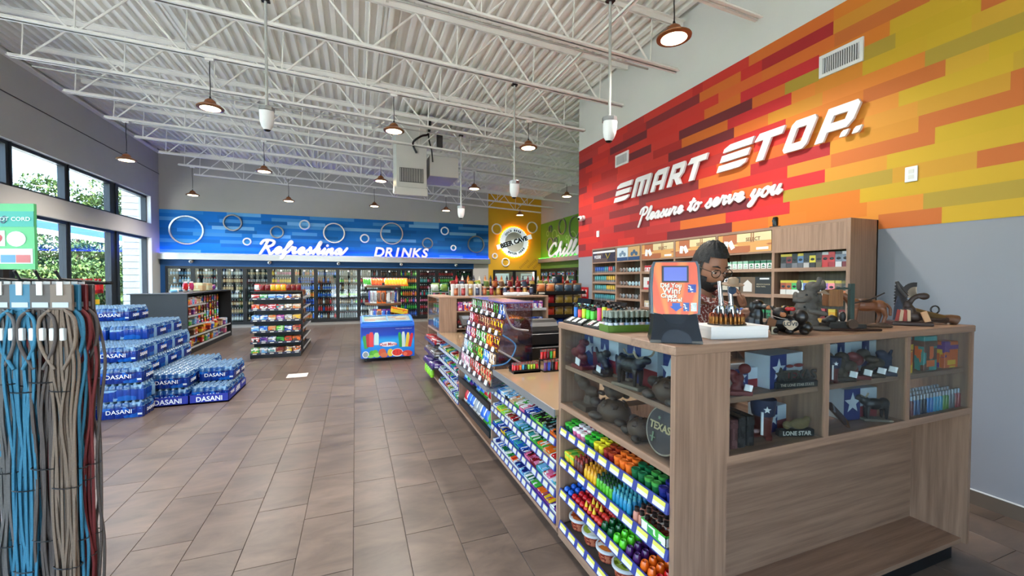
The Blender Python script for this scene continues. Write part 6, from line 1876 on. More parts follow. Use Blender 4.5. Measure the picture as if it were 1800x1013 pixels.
def vape_me(c, c2):
    return shared(('vp', c, c2), lambda: MB().rbox(-0.022, -0.012, 0, 0.022, 0.012, 0.10, 0.002).box(-0.0225, -0.0126, 0.0, 0.0225, 0.0126, 0.032, 1).box(-0.012, -0.0128, 0.05, 0.012, -0.012, 0.085, 2).mesh('vape_box', [mat(c, 0.35), mat(c2, 0.4), mat(rc(c, 50), 0.35)]))
for q, cs in enumerate(([(36, 80, 160), (36, 80, 160), (60, 120, 140), (180, 60, 70), (50, 90, 110)], [(70, 150, 150), (70, 150, 150), (206, 160, 50), (206, 160, 50)], [(70, 150, 150), (70, 150, 150), (210, 170, 60), (210, 170, 60)], [(60, 130, 140), (70, 150, 150)])):
    for k in range(11):
        c = cs[k * len(cs) // 11]
        put('vape_box', vape_me(c, (104, 110, 116)), (XT + 0.05, pos(0, 0.02 + k * 0.057), shz[0][q] - 0.001), -PI / 2, 'slim vape carton in the first tobacco bay, %s shelf down, %s from its far side' % (ORD[q + 1], ORD[k + 1]), 'carton', 'vape cartons')
tin = MB().lathe([(0.0, 0), (0.034, 0), (0.034, 0.022), (0.030, 0.024), (0, 0.024)], 18, ms=[0, 0, 1, 2], M=Matrix.Translation((0, 0, 0.034)) @ Matrix.Rotation(PI / 2, 4, 'X')).mesh('tobacco_tin', [mat((70, 66, 64), 0.4), STEEL, mat((120, 124, 128), 0.35)], 0.6)
tin2 = tin.copy()
tin2.materials[2] = mat((150, 176, 184), 0.35)
tin3 = tin.copy()
tin3.materials[2] = mat((110, 90, 80), 0.35)
for q in range(4):
    for k in range(7):
        put('tobacco_tin', (tin3 if k < 3 else tin2) if q < 2 else (tin if k % 2 else tin3), (XT + 0.05, pos(1, 0.05 + k * 0.075), shz[1][q] - 0.001), -PI / 2, 'round tobacco tin in the second bay, %s shelf down, %s from its far side' % (ORD[q + 1], ORD[k + 1]), 'tin', 'tobacco tins')
packs(2, 0, [(190, 30, 36), (190, 30, 36), (170, 26, 34), (150, 40, 60)], 10, 'red and white cigarette')
packs(2, 2, [(200, 180, 140), (190, 60, 60)], 10, 'pale cigarette')
packs(3, 0, [(206, 214, 206), (120, 170, 140)], 10, 'white cigarette')
packs(3, 2, [(190, 40, 44), (40, 70, 150)], 10, 'red cigarette')
packs(4, 0, [(150, 196, 170), (150, 196, 170), (40, 120, 80), (40, 110, 80)], 9, 'white and green menthol')
packs(4, 2, [(40, 70, 150), (40, 70, 150), (40, 130, 80), (40, 130, 80)], 8, 'blue or green cigarette', base=[(226, 226, 224), (226, 226, 224), (44, 60, 50), (44, 60, 50)])
packs(2, 3, [(40, 60, 140), (36, 60, 150)], 9, 'blue cigarette')
packs(3, 3, [(190, 40, 44), (36, 60, 150)], 9, 'mixed cigarette')
packs(4, 3, [(190, 40, 44), (150, 40, 44)], 9, 'dark red cigarette')
p = thing('price_poster', 'black price card reading $7.94 on the tobacco shelf', 'poster', (XT + 0.02, BY_[5] + 0.03, 1.452), 0)
MB().box(-0.003, 0, 0, 0, 0.60, 0.17).build('board', mat((26, 24, 24), 0.4), p)
MB().box(-0.0045, 0.36, 0.03, -0.003, 0.58, 0.09).build('white_panel', mat((190, 180, 164), 0.4), p)
text('$7.94', 0.07, WHITE, p, (-0.005, 0.56, 0.105), FACE_W, 0.0004, 0.15, 0.0015)
MB().box(-0.0045, 0.17, 0.0, -0.003, 0.34, 0.17).build('brown_panel', mat((104, 84, 66), 0.5), p)
MB().prism([(-0.0045, 0.205, 0.02), (-0.0045, 0.305, 0.02), (-0.0045, 0.305, 0.10), (-0.0045, 0.255, 0.14), (-0.0045, 0.205, 0.10)], (-0.001, 0, 0)).build('pack_print', mat((206, 200, 196), 0.4), p)
for k, s in enumerate(('SMOOTH FLAVOR', 'RICH TASTE.')):
    text(s, 0.018, mat((206, 190, 160), 0.4), p, (-0.005, 0.155, 0.09 - k * 0.022), FACE_W, 0.0003)
MB().box(-0.0045, 0.02, 0.145, -0.003, 0.12, 0.16).build('warning_strip', WHITE, p)
p = thing('price_poster', 'red and white price card in the third tobacco bay', 'poster', (XT + 0.02, BY_[3] + 0.03, 1.452), 0)
MB().box(-0.003, 0, 0, 0, 0.58, 0.17).build('board', mat((206, 204, 200), 0.4), p)
MB().box(-0.0045, 0.30, 0.07, -0.003, 0.50, 0.12).box(-0.0045, 0.0, 0.0, -0.003, 0.58, 0.03).build('red_panel', mat((186, 30, 34), 0.4), p)
def cigar_me(c1, c2, hdr):
    return shared(('cg', c1, c2, hdr), lambda: MB().rbox(-0.028, -0.012, 0, 0.028, 0.012, 0.13, 0.002, 0).box(-0.0283, -0.0125, 0.112, 0.0283, 0.0125, 0.136, 1).box(-0.0283, -0.0125, 0.0, 0.0283, 0.0125, 0.05, 2).ball((0, -0.012, 0.078), (0.018, 0.003, 0.012), 8, 4, 3).mesh('cigar_pack', [mat(c1, 0.3), mat(hdr, 0.4), mat(c2, 0.4), mat((40, 44, 50), 0.4)]))
CG = [[((30, 28, 28), (90, 90, 96), (206, 186, 60)), ((110, 24, 34), (60, 60, 66), (206, 186, 60)), ((30, 28, 28), (110, 110, 116), (30, 30, 32)), ((90, 120, 160), (90, 90, 96), (206, 186, 60)), ((40, 40, 44), (170, 170, 170), (40, 40, 44)), ((206, 190, 40), (40, 40, 44), (36, 36, 40)), ((70, 50, 46), (90, 80, 60), (60, 50, 60)), ((176, 40, 44), (176, 40, 44), (190, 190, 190)), ((176, 40, 44), (150, 40, 50), (190, 60, 60)), ((110, 120, 136), (190, 190, 196), (70, 70, 80)), ((120, 130, 150), (110, 40, 50), (200, 200, 206))],
      [((150, 60, 30), (206, 204, 200), (210, 190, 60)), ((170, 90, 40), (206, 204, 200), (210, 190, 60)), ((60, 170, 90), (214, 214, 210), (210, 190, 60)), ((190, 214, 206), (214, 214, 210), (150, 180, 90)), ((90, 110, 180), (214, 214, 210), (206, 170, 60)), ((180, 200, 206), (50, 70, 140), (180, 190, 90)), ((180, 196, 200), (206, 206, 206), (200, 180, 70)), ((150, 110, 180), (206, 206, 206), (206, 190, 110)), ((226, 130, 140), (190, 60, 80), (210, 190, 90)), ((110, 90, 70), (206, 206, 206), (190, 170, 70)), ((60, 56, 50), (190, 110, 60), (120, 110, 60))],
      [((30, 28, 30), (150, 156, 170), (206, 186, 60)), ((40, 50, 40), (110, 120, 90), (150, 160, 50)), ((60, 50, 40), (120, 110, 60), (200, 170, 50)), ((40, 40, 44), (200, 200, 200), (190, 200, 170)), ((110, 30, 36), (180, 140, 60), (190, 80, 80)), ((200, 150, 40), (206, 200, 190), (206, 180, 60)), ((180, 170, 160), (206, 206, 206), (120, 40, 44))]]
for q in range(3):
    n = len(CG[q])
    for k, c in enumerate(CG[q]):
        put('cigar_pack', cigar_me(*c), (XT + 0.05, pos(5, 0.02 + (k + 0.5) * 0.58 / n), shz[5][q] - 0.001), -PI / 2, 'cigar pouch in the nearest tobacco bay, %s shelf down, %s from its far side' % (ORD[q + 1], ORD[k + 1]), 'pouch', 'cigar pouches')
t = thing('mini_camera', 'small black camera on top of the tobacco shelving', 'camera', (XT + 0.05, 2.83, 2.10))
MB().rbox(-0.03, -0.04, 0, 0.03, 0.04, 0.012, 0.003).build('foot', BLACK, t)
MB().lathe([(0.022, 0.012), (0.025, 0.03), (0.025, 0.09), (0.018, 0.1)], 12).build('body', BLACKG, t, smooth=0.6)
MB().cyl((-0.02, 0, 0.06), (-0.03, 0, 0.06), 0.014, n=10).build('lens', BLACKG, t)
# dark lottery and magazine boards at the far end of the till
for k, (y, z, a) in enumerate(((5.2, 1.0, 0.3), (4.75, 1.02, 0.35), (5.55, 0.98, 0.25))):
    p = thing('ticket_board', 'black tilted ticket dispenser board beside the tobacco shelving, %s from the wall end' % ORD[3 - k] if False else 'black tilted ticket dispenser behind the till, %s one towards the far wall' % ORD[k + 1], 'dispenser', (3.2, y, 0.81))
    MB().box(-0.01, -0.2, 0, 0.0, 0.2, 0.5, M=Matrix.Rotation(a, 4, 'Y')).build('board', BLACKG, p)
    for i in range(4):
        MB().box(-0.014, -0.18 + i * 0.09, 0.25, -0.01, -0.11 + i * 0.09, 0.42, M=Matrix.Rotation(a, 4, 'Y')).build('ticket', prt(*((TEA, BLU, WHT), (LBL, GRN, WHT), (BLK, ORG, GRY), (TEA, WHT, LGR))[i], 3), p)
t = thing('back_counter', 'low wood-grain counter along the wall behind the till', 'counter', (3.0, 3.2, 0))
MB().rbox(0, 0, 0.76, 0.70, 2.7, 0.80, 0.004).build('worktop', LAMIY, t)
MB().box(0.04, 0.03, 0.0, 0.70, 2.67, 0.76).build('cabinet', LAMI, t)
for k in range(4):
    MB().box(0.03, 0.05 + k * 0.655, 0.08, 0.042, 0.68 + k * 0.655, 0.74).build('cabinet_door', LAMI, t)

# ================================================================ the cashier
SKIN = mat((150, 100, 74), 0.5, vary=0.06, scale=20)
HAIR = mat((18, 14, 13), 0.6, vary=0.3, scale=200, bump=0.5)
def skin_body(name, verts, edges, m, parent, root=0, sub=2):
    me = bpy.data.meshes.new(name)
    me.from_pydata([v[:3] for v in verts], edges, [])
    me.materials.append(m)
    o = link(name, me, parent)
    md = o.modifiers.new('skin', 'SKIN')
    md.use_smooth_shade = True
    sv = me.skin_vertices[0].data
    for i, v in enumerate(verts):
        r = v[3]
        sv[i].radius = r if isinstance(r, tuple) else (r, r)
        sv[i].use_root = (i == root)
    s = o.modifiers.new('sub', 'SUBSURF')
    s.levels = s.render_levels = sub
    return o
man = thing('person', 'bearded person in a red floral shirt and glasses leaning over behind the counter', 'person', (1.90, 1.955, 0), 0.0)
V = [(0, 0.03, 0.95, (0.13, 0.09)), (0, 0.02, 1.12, (0.13, 0.09)), (0, -0.02, 1.28, (0.14, 0.09)), (0, -0.04, 1.39, (0.10, 0.07)), (0.0, -0.075, 1.50, 0.056), (0.01, -0.105, 1.57, 0.056),
     (0.185, -0.05, 1.395, 0.058), (0.265, -0.11, 1.26, 0.056), (0.315, -0.19, 1.12, 0.056), (0.25, -0.25, 1.24, 0.054), (0.165, -0.275, 1.37, 0.040), (0.125, -0.275, 1.435, 0.036),
     (-0.185, -0.05, 1.405, 0.062), (-0.26, -0.08, 1.25, 0.052), (-0.29, -0.13, 1.10, 0.045), (-0.20, -0.26, 1.04, 0.038), (-0.10, -0.33, 1.02, 0.028),
     (0.10, 0.03, 0.86, 0.10), (0.115, 0.02, 0.5, 0.065), (0.12, 0.05, 0.10, 0.045), (0.13, -0.10, 0.05, 0.04),
     (-0.10, 0.03, 0.86, 0.10), (-0.115, 0.02, 0.5, 0.065), (-0.12, 0.05, 0.10, 0.045), (-0.13, -0.10, 0.05, 0.04)]
Eg = [(0, 1), (1, 2), (2, 3), (3, 4), (4, 5), (3, 6), (6, 7), (7, 8), (8, 9), (9, 10), (10, 11), (3, 12), (12, 13), (13, 14), (14, 15), (15, 16), (0, 17), (17, 18), (18, 19), (19, 20), (0, 21), (21, 22), (22, 23), (23, 24)]
skin_body('body', V, Eg, SKIN, man)
def hand(base, up, side, nrm, parent, nm):
    """palm and five curled fingers from the wrist; up = finger direction, side = towards the thumb, nrm = palm direction"""
    base, up, side, nrm = map(Vector, (base, up, side, nrm))
    vs = [(*base, 0.024), (*(base + up * 0.045), (0.036, 0.017)), (*(base + up * 0.085), (0.036, 0.014))]
    es = [(0, 1), (1, 2)]
    skin_body(nm, vs, es, SKIN, parent, 0, 2)
    for k, (off, ln) in enumerate(((0.028, 0.068), (0.010, 0.076), (-0.009, 0.070), (-0.027, 0.056))):
        p0 = base + up * 0.08 + side * off
        p1 = p0 + up * ln * 0.42 + nrm * ln * 0.12
        p2 = p1 + up * ln * 0.25 + nrm * ln * 0.26
        p3 = p2 + up * ln * 0.08 + nrm * ln * 0.26
        skin_body('finger', [(*p0, 0.0095), (*p1, 0.009), (*p2, 0.0085), (*p3, 0.007)], [(0, 1), (1, 2), (2, 3)], SKIN, parent, 0, 2)
    p0 = base + up * 0.03 + side * 0.025
    p1 = p0 + up * 0.03 + side * 0.025
    p2 = p1 + up * 0.03 + side * 0.006 + nrm * 0.01
    skin_body('thumb', [(*p0, 0.012), (*p1, 0.0105), (*p2, 0.0085)], [(0, 1), (1, 2)], SKIN, parent, 0, 2)
hand((0.122, -0.275, 1.44), (-0.30, 0.12, 0.94), (-0.65, -0.72, -0.1), (-0.72, 0.66, -0.2), man, 'palm')
hand((-0.09, -0.335, 1.02), (0.85, -0.5, -0.1), (0.4, 0.6, 0.5), (0, 0, -1), man, 'palm')
# shirt with short sleeves, trousers
sm_, sn, sl_, sb_ = base_mat('floral_shirt')
tcs = sn.new('ShaderNodeTexCoord')
vo = sn.new('ShaderNodeTexNoise')
vo.inputs['Scale'].default_value = 75
vo.inputs['Detail'].default_value = 1
sl_.new(tcs.outputs['Object'], vo.inputs['Vector'])
rps = sn.new('ShaderNodeValToRGB')
rps.color_ramp.interpolation = 'CONSTANT'
rps.color_ramp.elements[0].color = lin((138, 62, 52))
rps.color_ramp.elements[1].position = 0.56
rps.color_ramp.elements[1].color = lin((214, 188, 176))
x_ = rps.color_ramp.elements.new(0.50)
x_.color = lin((112, 50, 46))
sl_.new(vo.outputs['Fac'], rps.inputs['Fac'])
sl_.new(rps.outputs['Color'], sb_.inputs['Base Color'])
sb_.inputs['Roughness'].default_value = 0.85
VS = [(0, 0.03, 0.93, (0.17, 0.13)), (0, 0.02, 1.12, (0.17, 0.13)), (0, -0.02, 1.30, (0.195, 0.15)), (0, -0.05, 1.42, (0.175, 0.135)), (0, -0.075, 1.50, 0.085), (0.19, -0.05, 1.405, 0.078), (0.27, -0.105, 1.27, 0.07), (0.30, -0.14, 1.20, 0.068), (-0.19, -0.05, 1.405, 0.078), (-0.26, -0.08, 1.26, 0.07), (-0.275, -0.1, 1.18, 0.068)]
skin_body('shirt', VS, [(0, 1), (1, 2), (2, 3), (3, 4), (3, 5), (5, 6), (6, 7), (3, 8), (8, 9), (9, 10)], sm_, man)
skin_body('trousers', [(0, 0.03, 0.97, (0.165, 0.125)), (0.10, 0.03, 0.85, 0.112), (0.115, 0.02, 0.5, 0.08), (0.12, 0.05, 0.11, 0.065), (-0.10, 0.03, 0.85, 0.112), (-0.115, 0.02, 0.5, 0.08), (-0.12, 0.05, 0.11, 0.065)], [(0, 1), (1, 2), (2, 3), (0, 4), (4, 5), (5, 6)], mat((36, 40, 52), 0.9), man)
MB().tube(catmull([(-0.075, -0.12, 1.515), (-0.05, -0.165, 1.49), (0.0, -0.19, 1.455), (0.06, -0.165, 1.49), (0.085, -0.12, 1.515), (0.06, -0.045, 1.545), (0.0, -0.02, 1.55), (-0.06, -0.045, 1.545)], 4, True), 0.017, 8, closed=True).build('collar', sm_, man, smooth=1.2)
# head: shaped sphere; local +Z up, face towards -Y
HD = link('head', None, man, (0.02, -0.125, 1.665), rot=(0.36, 0.0, -0.12))
HD.scale = (1.1, 1.1, 1.1)
def head_pt(a, b, s=1.0, zoff=0.0):
    """a latitude, b longitude with b = -90 degrees at the face"""
    ca, sa, cb, sb2 = math.cos(a), math.sin(a), math.cos(b), math.sin(b)
    x, y, z = 0.078 * ca * cb, 0.098 * ca * sb2, 0.125 * sa
    if z < 0:
        k = -z / 0.125
        x *= 1 - 0.22 * k * k
        if y < 0:
            y = y * (1 - 0.05 * k) - 0.006 * k
        else:
            y *= 1 - 0.35 * k
    if y < 0:
        y *= 0.96 - 0.05 * max(0, sa)
    if y < -0.05 and abs(z) < 0.1:
        e = math.exp(-((abs(x) - 0.034) ** 2) / 0.0002) * math.exp(-((z - 0.008) ** 2) / 0.0002)
        y += 0.009 * e
        n_ = math.exp(-(x * x) / 0.00010) * (math.exp(-((z + 0.026) ** 2) / 0.0003) + 0.5 * math.exp(-((z + 0.006) ** 2) / 0.0003))
        y -= 0.021 * n_
        l_ = math.exp(-(x * x) / 0.0007) * math.exp(-((z + 0.066) ** 2) / 0.00008)
        y -= 0.007 * l_
        y += 0.004 * math.exp(-(x * x) / 0.0007) * math.exp(-((z + 0.067) ** 2) / 0.000006)
        y -= 0.005 * math.exp(-((abs(x) - 0.03) ** 2) / 0.0004) * math.exp(-((z - 0.034) ** 2) / 0.00012)
    return Vector((x * s, y * s, z * s + zoff))
def shell(name, m, cond, s, n=64, k=48, jitr=0.0):
    mb = MB()
    rr = random.Random(2)
    idx = {}
    def vid(i, j):
        j %= n
        if (i, j) not in idx:
            a, b = -PI / 2 + PI * i / k, 2 * PI * j / n
            sc = s(a, b) if callable(s) else s
            p = head_pt(a, b, sc * (1 + rr.uniform(-jitr, jitr)))
            idx[(i, j)] = len(mb.v)
            mb.v.append(tuple(p))
        return idx[(i, j)]
    for i in range(k):
        for j in range(n):
            a, b = -PI / 2 + PI * (i + 0.5) / k, 2 * PI * (j + 0.5) / n
            if cond(a, b):
                mb.f.append([vid(i, j), vid(i, j + 1), vid(i + 1, j + 1), vid(i + 1, j)])
                mb.m.append(0)
    return mb.build(name, m, HD, smooth=1.4)
shell('face', SKIN, lambda a, b: True, 1.0)
def faceang(b):
    d = abs((b - 1.5 * PI + PI) % (2 * PI) - PI)
    return d
shell('hair', HAIR, lambda a, b: (a > 0.62 if faceang(b) < 0.85 else a > (0.30 if faceang(b) < 1.35 else (0.20 if faceang(b) < 1.95 else -0.30))), lambda a, b: 1.04 + 0.13 * max(0, math.sin(a)) * (1.15 if faceang(b) < 1.2 else 0.9) + 0.018 * math.sin(b * 13 + a * 9), jitr=0.022)
shell('beard', HAIR, lambda a, b: a < -0.22 and faceang(b) < 1.75 and not (faceang(b) < 0.30 and a > -0.42) and not (faceang(b) < 0.25 and -0.60 < a < -0.48) and not (faceang(b) < 0.75 and a > -0.36) and a > -1.35 or (faceang(b) < 1.42 and faceang(b) > 1.15 and -0.3 < a < 0.32), lambda a, b: 1.05 + 0.05 * max(0, -math.sin(a)), jitr=0.012)
for s in (-1, 1):
    MB().ball((s * 0.033, -0.080, 0.008), 0.0125, 10, 8).build('eye', mat((220, 212, 204), 0.2), HD, smooth=2)
    MB().ball((s * 0.033, -0.0905, 0.004), 0.0055, 8, 6).build('pupil', mat((24, 16, 12), 0.2), HD, smooth=2)
    MB().ball((s * 0.033, -0.081, 0.011), (0.0145, 0.0145, 0.0095), 10, 8).build('eyelid', SKIN, HD, smooth=2)
    MB().tube([(s * 0.016, -0.094, 0.031), (s * 0.034, -0.094, 0.038), (s * 0.054, -0.082, 0.033)], [0.003, 0.0045, 0.002], 6).build('eyebrow', HAIR, HD)
    MB().ball((s * 0.081, 0.008, -0.006), (0.009, 0.019, 0.032), 10, 8).ball((s * 0.083, 0.0, -0.006), (0.006, 0.010, 0.020), 8, 6).build('ear', SKIN, HD, smooth=2)
GLM = mat((70, 66, 62), 0.25, 0.9)
gm = MB()
for s in (-1, 1):
    gm.tube([(s * 0.034 + 0.026 * math.cos(a), -0.104 + 0.006 * abs(math.cos(a)), 0.002 + 0.021 * math.sin(a)) for a in [2 * PI * i / 20 for i in range(20)]], 0.0018, 6, closed=True)
    gm.tube([(s * 0.060, -0.098, 0.010), (s * 0.078, -0.06, 0.012), (s * 0.082, 0.0, 0.012), (s * 0.082, 0.02, -0.002)], 0.0016, 6)
gm.tube([(-0.009, -0.105, 0.006), (0, -0.109, 0.010), (0.009, -0.105, 0.006)], 0.0016, 6)
gm.build('glasses', GLM, HD, smooth=1)
MB().ball((0, -0.098, -0.068), (0.02, 0.006, 0.006), 10, 6).build('lips', mat((120, 66, 58), 0.4), HD, smooth=2)
MB().tube(catmull([(-0.036, -0.086, -0.060), (-0.02, -0.100, -0.048), (0, -0.104, -0.046), (0.02, -0.100, -0.048), (0.036, -0.086, -0.060)], 4), 0.0065, 6).build('moustache', HAIR, HD, smooth=1)
# ================================================================ on top of the near display case
# ticket checker
t = thing('ticket_checker', 'orange and black lottery ticket checker asking Did You Win', 'terminal', (1.235, 1.355, ZT), -0.62)
BK = mat((20, 20, 22), 0.3)
MB().prism([(-0.098, -0.075, 0), (0.098, -0.075, 0), (0.098, 0.10, 0), (-0.098, 0.10, 0)], (0, 0, 0.012)).build('foot', BK, t)
b_ = MB()
b_.v += [(-0.097, -0.075, 0.012), (0.097, -0.075, 0.012), (0.097, 0.10, 0.012), (-0.097, 0.10, 0.012), (-0.088, -0.055, 0.062), (0.088, -0.055, 0.062), (0.088, 0.10, 0.062), (-0.088, 0.10, 0.062), (-0.082, -0.035, 0.115), (0.082, -0.035, 0.115), (0.085, 0.09, 0.115), (-0.085, 0.09, 0.115)]
for q in (0, 4):
    for i in range(4):
        j = (i + 1) % 4
        b_.f.append([q + i, q + j, q + 4 + j, q + 4 + i])
        b_.m.append(0)
b_.f += [[0, 3, 2, 1], [8, 9, 10, 11]]
b_.m += [0, 0]
b_.build('base', BK, t)
MB().prism([(0.058 * math.cos(PI * i / 16), 0.0, 0.056 * math.sin(PI * i / 16)) for i in range(17)], (0, -0.006, 0), M=Matrix.Translation((0, -0.076, 0.002)) @ Matrix.Rotation(-0.36, 4, 'X')).build('slot_dish', mat((46, 48, 52), 0.25), t, smooth=0.6)
MB().prism([(0.048 * math.cos(PI * i / 16), 0.0, -0.042 * math.sin(PI * i / 16)) for i in range(17)], (0, -0.006, 0), M=Matrix.Translation((0, -0.036, 0.112)) @ Matrix.Rotation(-0.36, 4, 'X')).build('slot_dish', mat((36, 38, 42), 0.25), t, smooth=0.6)
MH = Matrix.Translation((0, -0.035, 0.115)) @ Matrix.Rotation(-0.10, 4, 'X')
def headprof(w, h, c):
    return [(-w, 0.0), (-w * 0.5, -0.008), (0, -0.010), (w * 0.5, -0.008), (w, 0.0), (w * 1.04, h * 0.5), (w * 0.98, h - c), (w * 0.9, h), (-w * 0.9, h), (-w * 0.98, h - c), (-w * 1.04, h * 0.5)]
MB().prism([(x, 0.0, z) for x, z in headprof(0.094, 0.215, 0.02)], (0, 0.10, 0), M=MH).build('housing', mat((70, 74, 78), 0.25, 0.3), t)
om, on_, ol, ob = base_mat('orange_rays')
tcc = on_.new('ShaderNodeTexCoord')
wv = on_.new('ShaderNodeTexGradient')
wv.gradient_type = 'RADIAL'
mpp = on_.new('ShaderNodeMapping')
mpp.inputs['Location'].default_value = (0, -0.05, 0)
mpp.inputs['Rotation'].default_value = (PI / 2, 0, 0)
ol.new(tcc.outputs['Object'], mpp.inputs['Vector'])
ol.new(mpp.outputs['Vector'], wv.inputs['Vector'])
mm = on_.new('ShaderNodeMath')
mm.operation = 'MULTIPLY'
mm.inputs[1].default_value = 150
ol.new(wv.outputs['Fac'], mm.inputs[0])
ms_ = on_.new('ShaderNodeMath')
ms_.operation = 'SINE'
ol.new(mm.outputs[0], ms_.inputs[0])
rr_ = on_.new('ShaderNodeValToRGB')
rr_.color_ramp.elements[0].color = lin((226, 84, 34))
rr_.color_ramp.elements[1].color = lin((238, 126, 44))
ol.new(ms_.outputs[0], rr_.inputs['Fac'])
ol.new(rr_.outputs['Color'], ob.inputs['Base Color'])
ob.inputs['Roughness'].default_value = 0.3
MB().prism([(x, -0.004, z + 0.004) for x, z in headprof(0.084, 0.207, 0.02)], (0, 0.004, 0), M=MH).build('orange_face', om, t)
def onface(mb, nm, m):
    return mb.build(nm, m, t)
onface(MB().box(-0.052, -0.009, 0.128, 0.05, -0.004, 0.196, M=MH), 'screen_bezel', mat((40, 30, 30), 0.4))
onface(MB().box(-0.045, -0.0105, 0.134, 0.043, -0.009, 0.190, M=MH), 'screen', mat((84, 90, 168), 0.2, emit=0.25))
CRM = mat((244, 226, 200), 0.4)
SHD = mat((130, 50, 24), 0.5)
for s, sz, x, z in (('Did You', 0.024, -0.058, 0.108), ('Win?', 0.034, -0.050, 0.083), ('Check', 0.024, -0.056, 0.066), ('Here!', 0.024, -0.03, 0.050)):
    for dx, dz, dy, m, bo in ((0.0012, -0.0012, -0.0046, SHD, 0.0016), (0, 0, -0.0058, CRM, 0.0008)):
        o = text(s, sz, m, t, (0, 0, 0), (0, 0, 0), 0.0003, 0, bo)
        o.matrix_local = MH @ Matrix.Translation((x + dx, dy, z + dz)) @ Matrix.Rotation(PI / 2, 4, 'X')
onface(MB().prism([(-0.012, -0.005, 0.044), (0.018, -0.005, 0.044), (0.018, -0.005, 0.030), (0.028, -0.005, 0.030), (0.003, -0.005, 0.010), (-0.022, -0.005, 0.030), (-0.012, -0.005, 0.030)], (0, -0.001, 0), M=MH), 'arrow', mat((40, 84, 170), 0.4))
for x, z, w, h, c in ((0.048, 0.088, 0.03, 0.032, (36, 60, 150)), (0.030, 0.012, 0.022, 0.034, (40, 80, 150)), (0.058, 0.012, 0.022, 0.034, (200, 206, 200))):
    onface(MB().box(x, -0.006, z, x + w, -0.004, z + h, M=MH), 'print_patch', prt(c, WHT, rc(c, -20), 4))

# twin revolver cruet on a white box
t = thing('white_box', 'flat white box under the revolver figurine', 'box', (1.56, 1.378, ZT), -0.16)
MB().rbox(-0.142, -0.075, 0, 0.142, 0.085, 0.052, 0.002).build('box_body', mat((232, 228, 224), 0.5), t)
MB().box(-0.143, -0.076, 0.038, 0.143, 0.086, 0.0535).build('box_lid', mat((238, 234, 230), 0.5), t)
t = thing('revolver_figurine', 'silver twin revolver cruet standing in a ring of brass cartridges', 'figurine', (1.553, 1.378, ZT + 0.0535), -0.3)
BRASS = mat((150, 100, 50), 0.3, 0.9)
COPP = mat((140, 70, 44), 0.3, 0.8)
bl = MB().lathe([(0.0075, 0), (0.0075, 0.004), (0.0065, 0.005), (0.007, 0.006), (0.007, 0.03), (0.0062, 0.032), (0.005, 0.042), (0.0, 0.047)], 10, ms=[0, 0, 0, 0, 0, 1, 1]).mesh('cartridge', [BRASS, COPP], 0.8)
for i in range(22):
    a = 2 * PI * i / 22
    link('cartridge', bl, t, (0.072 * math.cos(a), 0.045 * math.sin(a), 0.006))
MB().lathe([(0.0, 0.0), (0.085, 0.0), (0.085, 0.006), (0.0, 0.006)], 24, M=Matrix.Scale(0.68, 4, (0, 1, 0))).build('plinth', mat((60, 40, 30), 0.5), t)
for s in (-1, 1):
    MR = Matrix.Translation((s * 0.023, 0, 0.03)) @ Matrix.Rotation(-0.08, 4, 'Y')
    MB().lathe([(0.0, 0), (0.017, 0.0), (0.021, 0.008), (0.021, 0.05), (0.018, 0.056), (0.012, 0.058), (0.012, 0.07), (0.0105, 0.072), (0.0095, 0.165), (0.0065, 0.165), (0.0065, 0.15), (0, 0.15)], 14, M=MR).build('cylinder_and_barrel', CHROME, t, smooth=0.6)
    fl_ = MB()
    for k in range(6):
        a = 2 * PI * k / 6
        fl_.cyl((0.0195 * math.cos(a), 0.0195 * math.sin(a), 0.012), (0.0195 * math.cos(a), 0.0195 * math.sin(a), 0.042), 0.0045, n=6)
    o = fl_.build('flute', mat((90, 92, 96), 0.3, 0.9), t)
    o.matrix_local = MR
    MB().tube([(s * 0.046 + s * 0.016 * math.cos(a), 0, 0.055 + 0.02 * math.sin(a)) for a in [2 * PI * i / 14 for i in range(14)]], 0.003, 6, closed=True).build('trigger_guard', CHROME, t)
    MB().rbox(s * 0.032 - 0.008, -0.012, 0.03, s * 0.032 + 0.008, 0.012, 0.085, 0.004).build('frame', STEEL, t)
MB().lathe([(0.0, 0), (0.016, 0.0), (0.019, 0.004), (0.0, 0.006)], 16, M=Matrix.Translation((0.008, -0.022, 0.155)) @ Matrix.Rotation(PI / 2, 4, 'X')).build('oval_badge', mat((60, 76, 100), 0.25, 0.3), t)
ht = MB().lathe([(0.048, 0.0), (0.05, 0.003), (0.026, 0.006), (0.023, 0.028), (0.012, 0.034), (0.0, 0.030)], 20, M=Matrix.Translation((0.018, -0.01, 0.178)) @ Matrix.Rotation(0.25, 4, 'X') @ Matrix.Scale(0.75, 4, (0, 1, 0)))
ht.build('cowboy_hat', mat((150, 124, 100), 0.6), t, smooth=0.9)

DKB = mat((30, 24, 22), 0.35, vary=0.2, scale=60)
DOGB = mat((18, 16, 16), 0.3)
TANF = mat((150, 92, 54), 0.5)
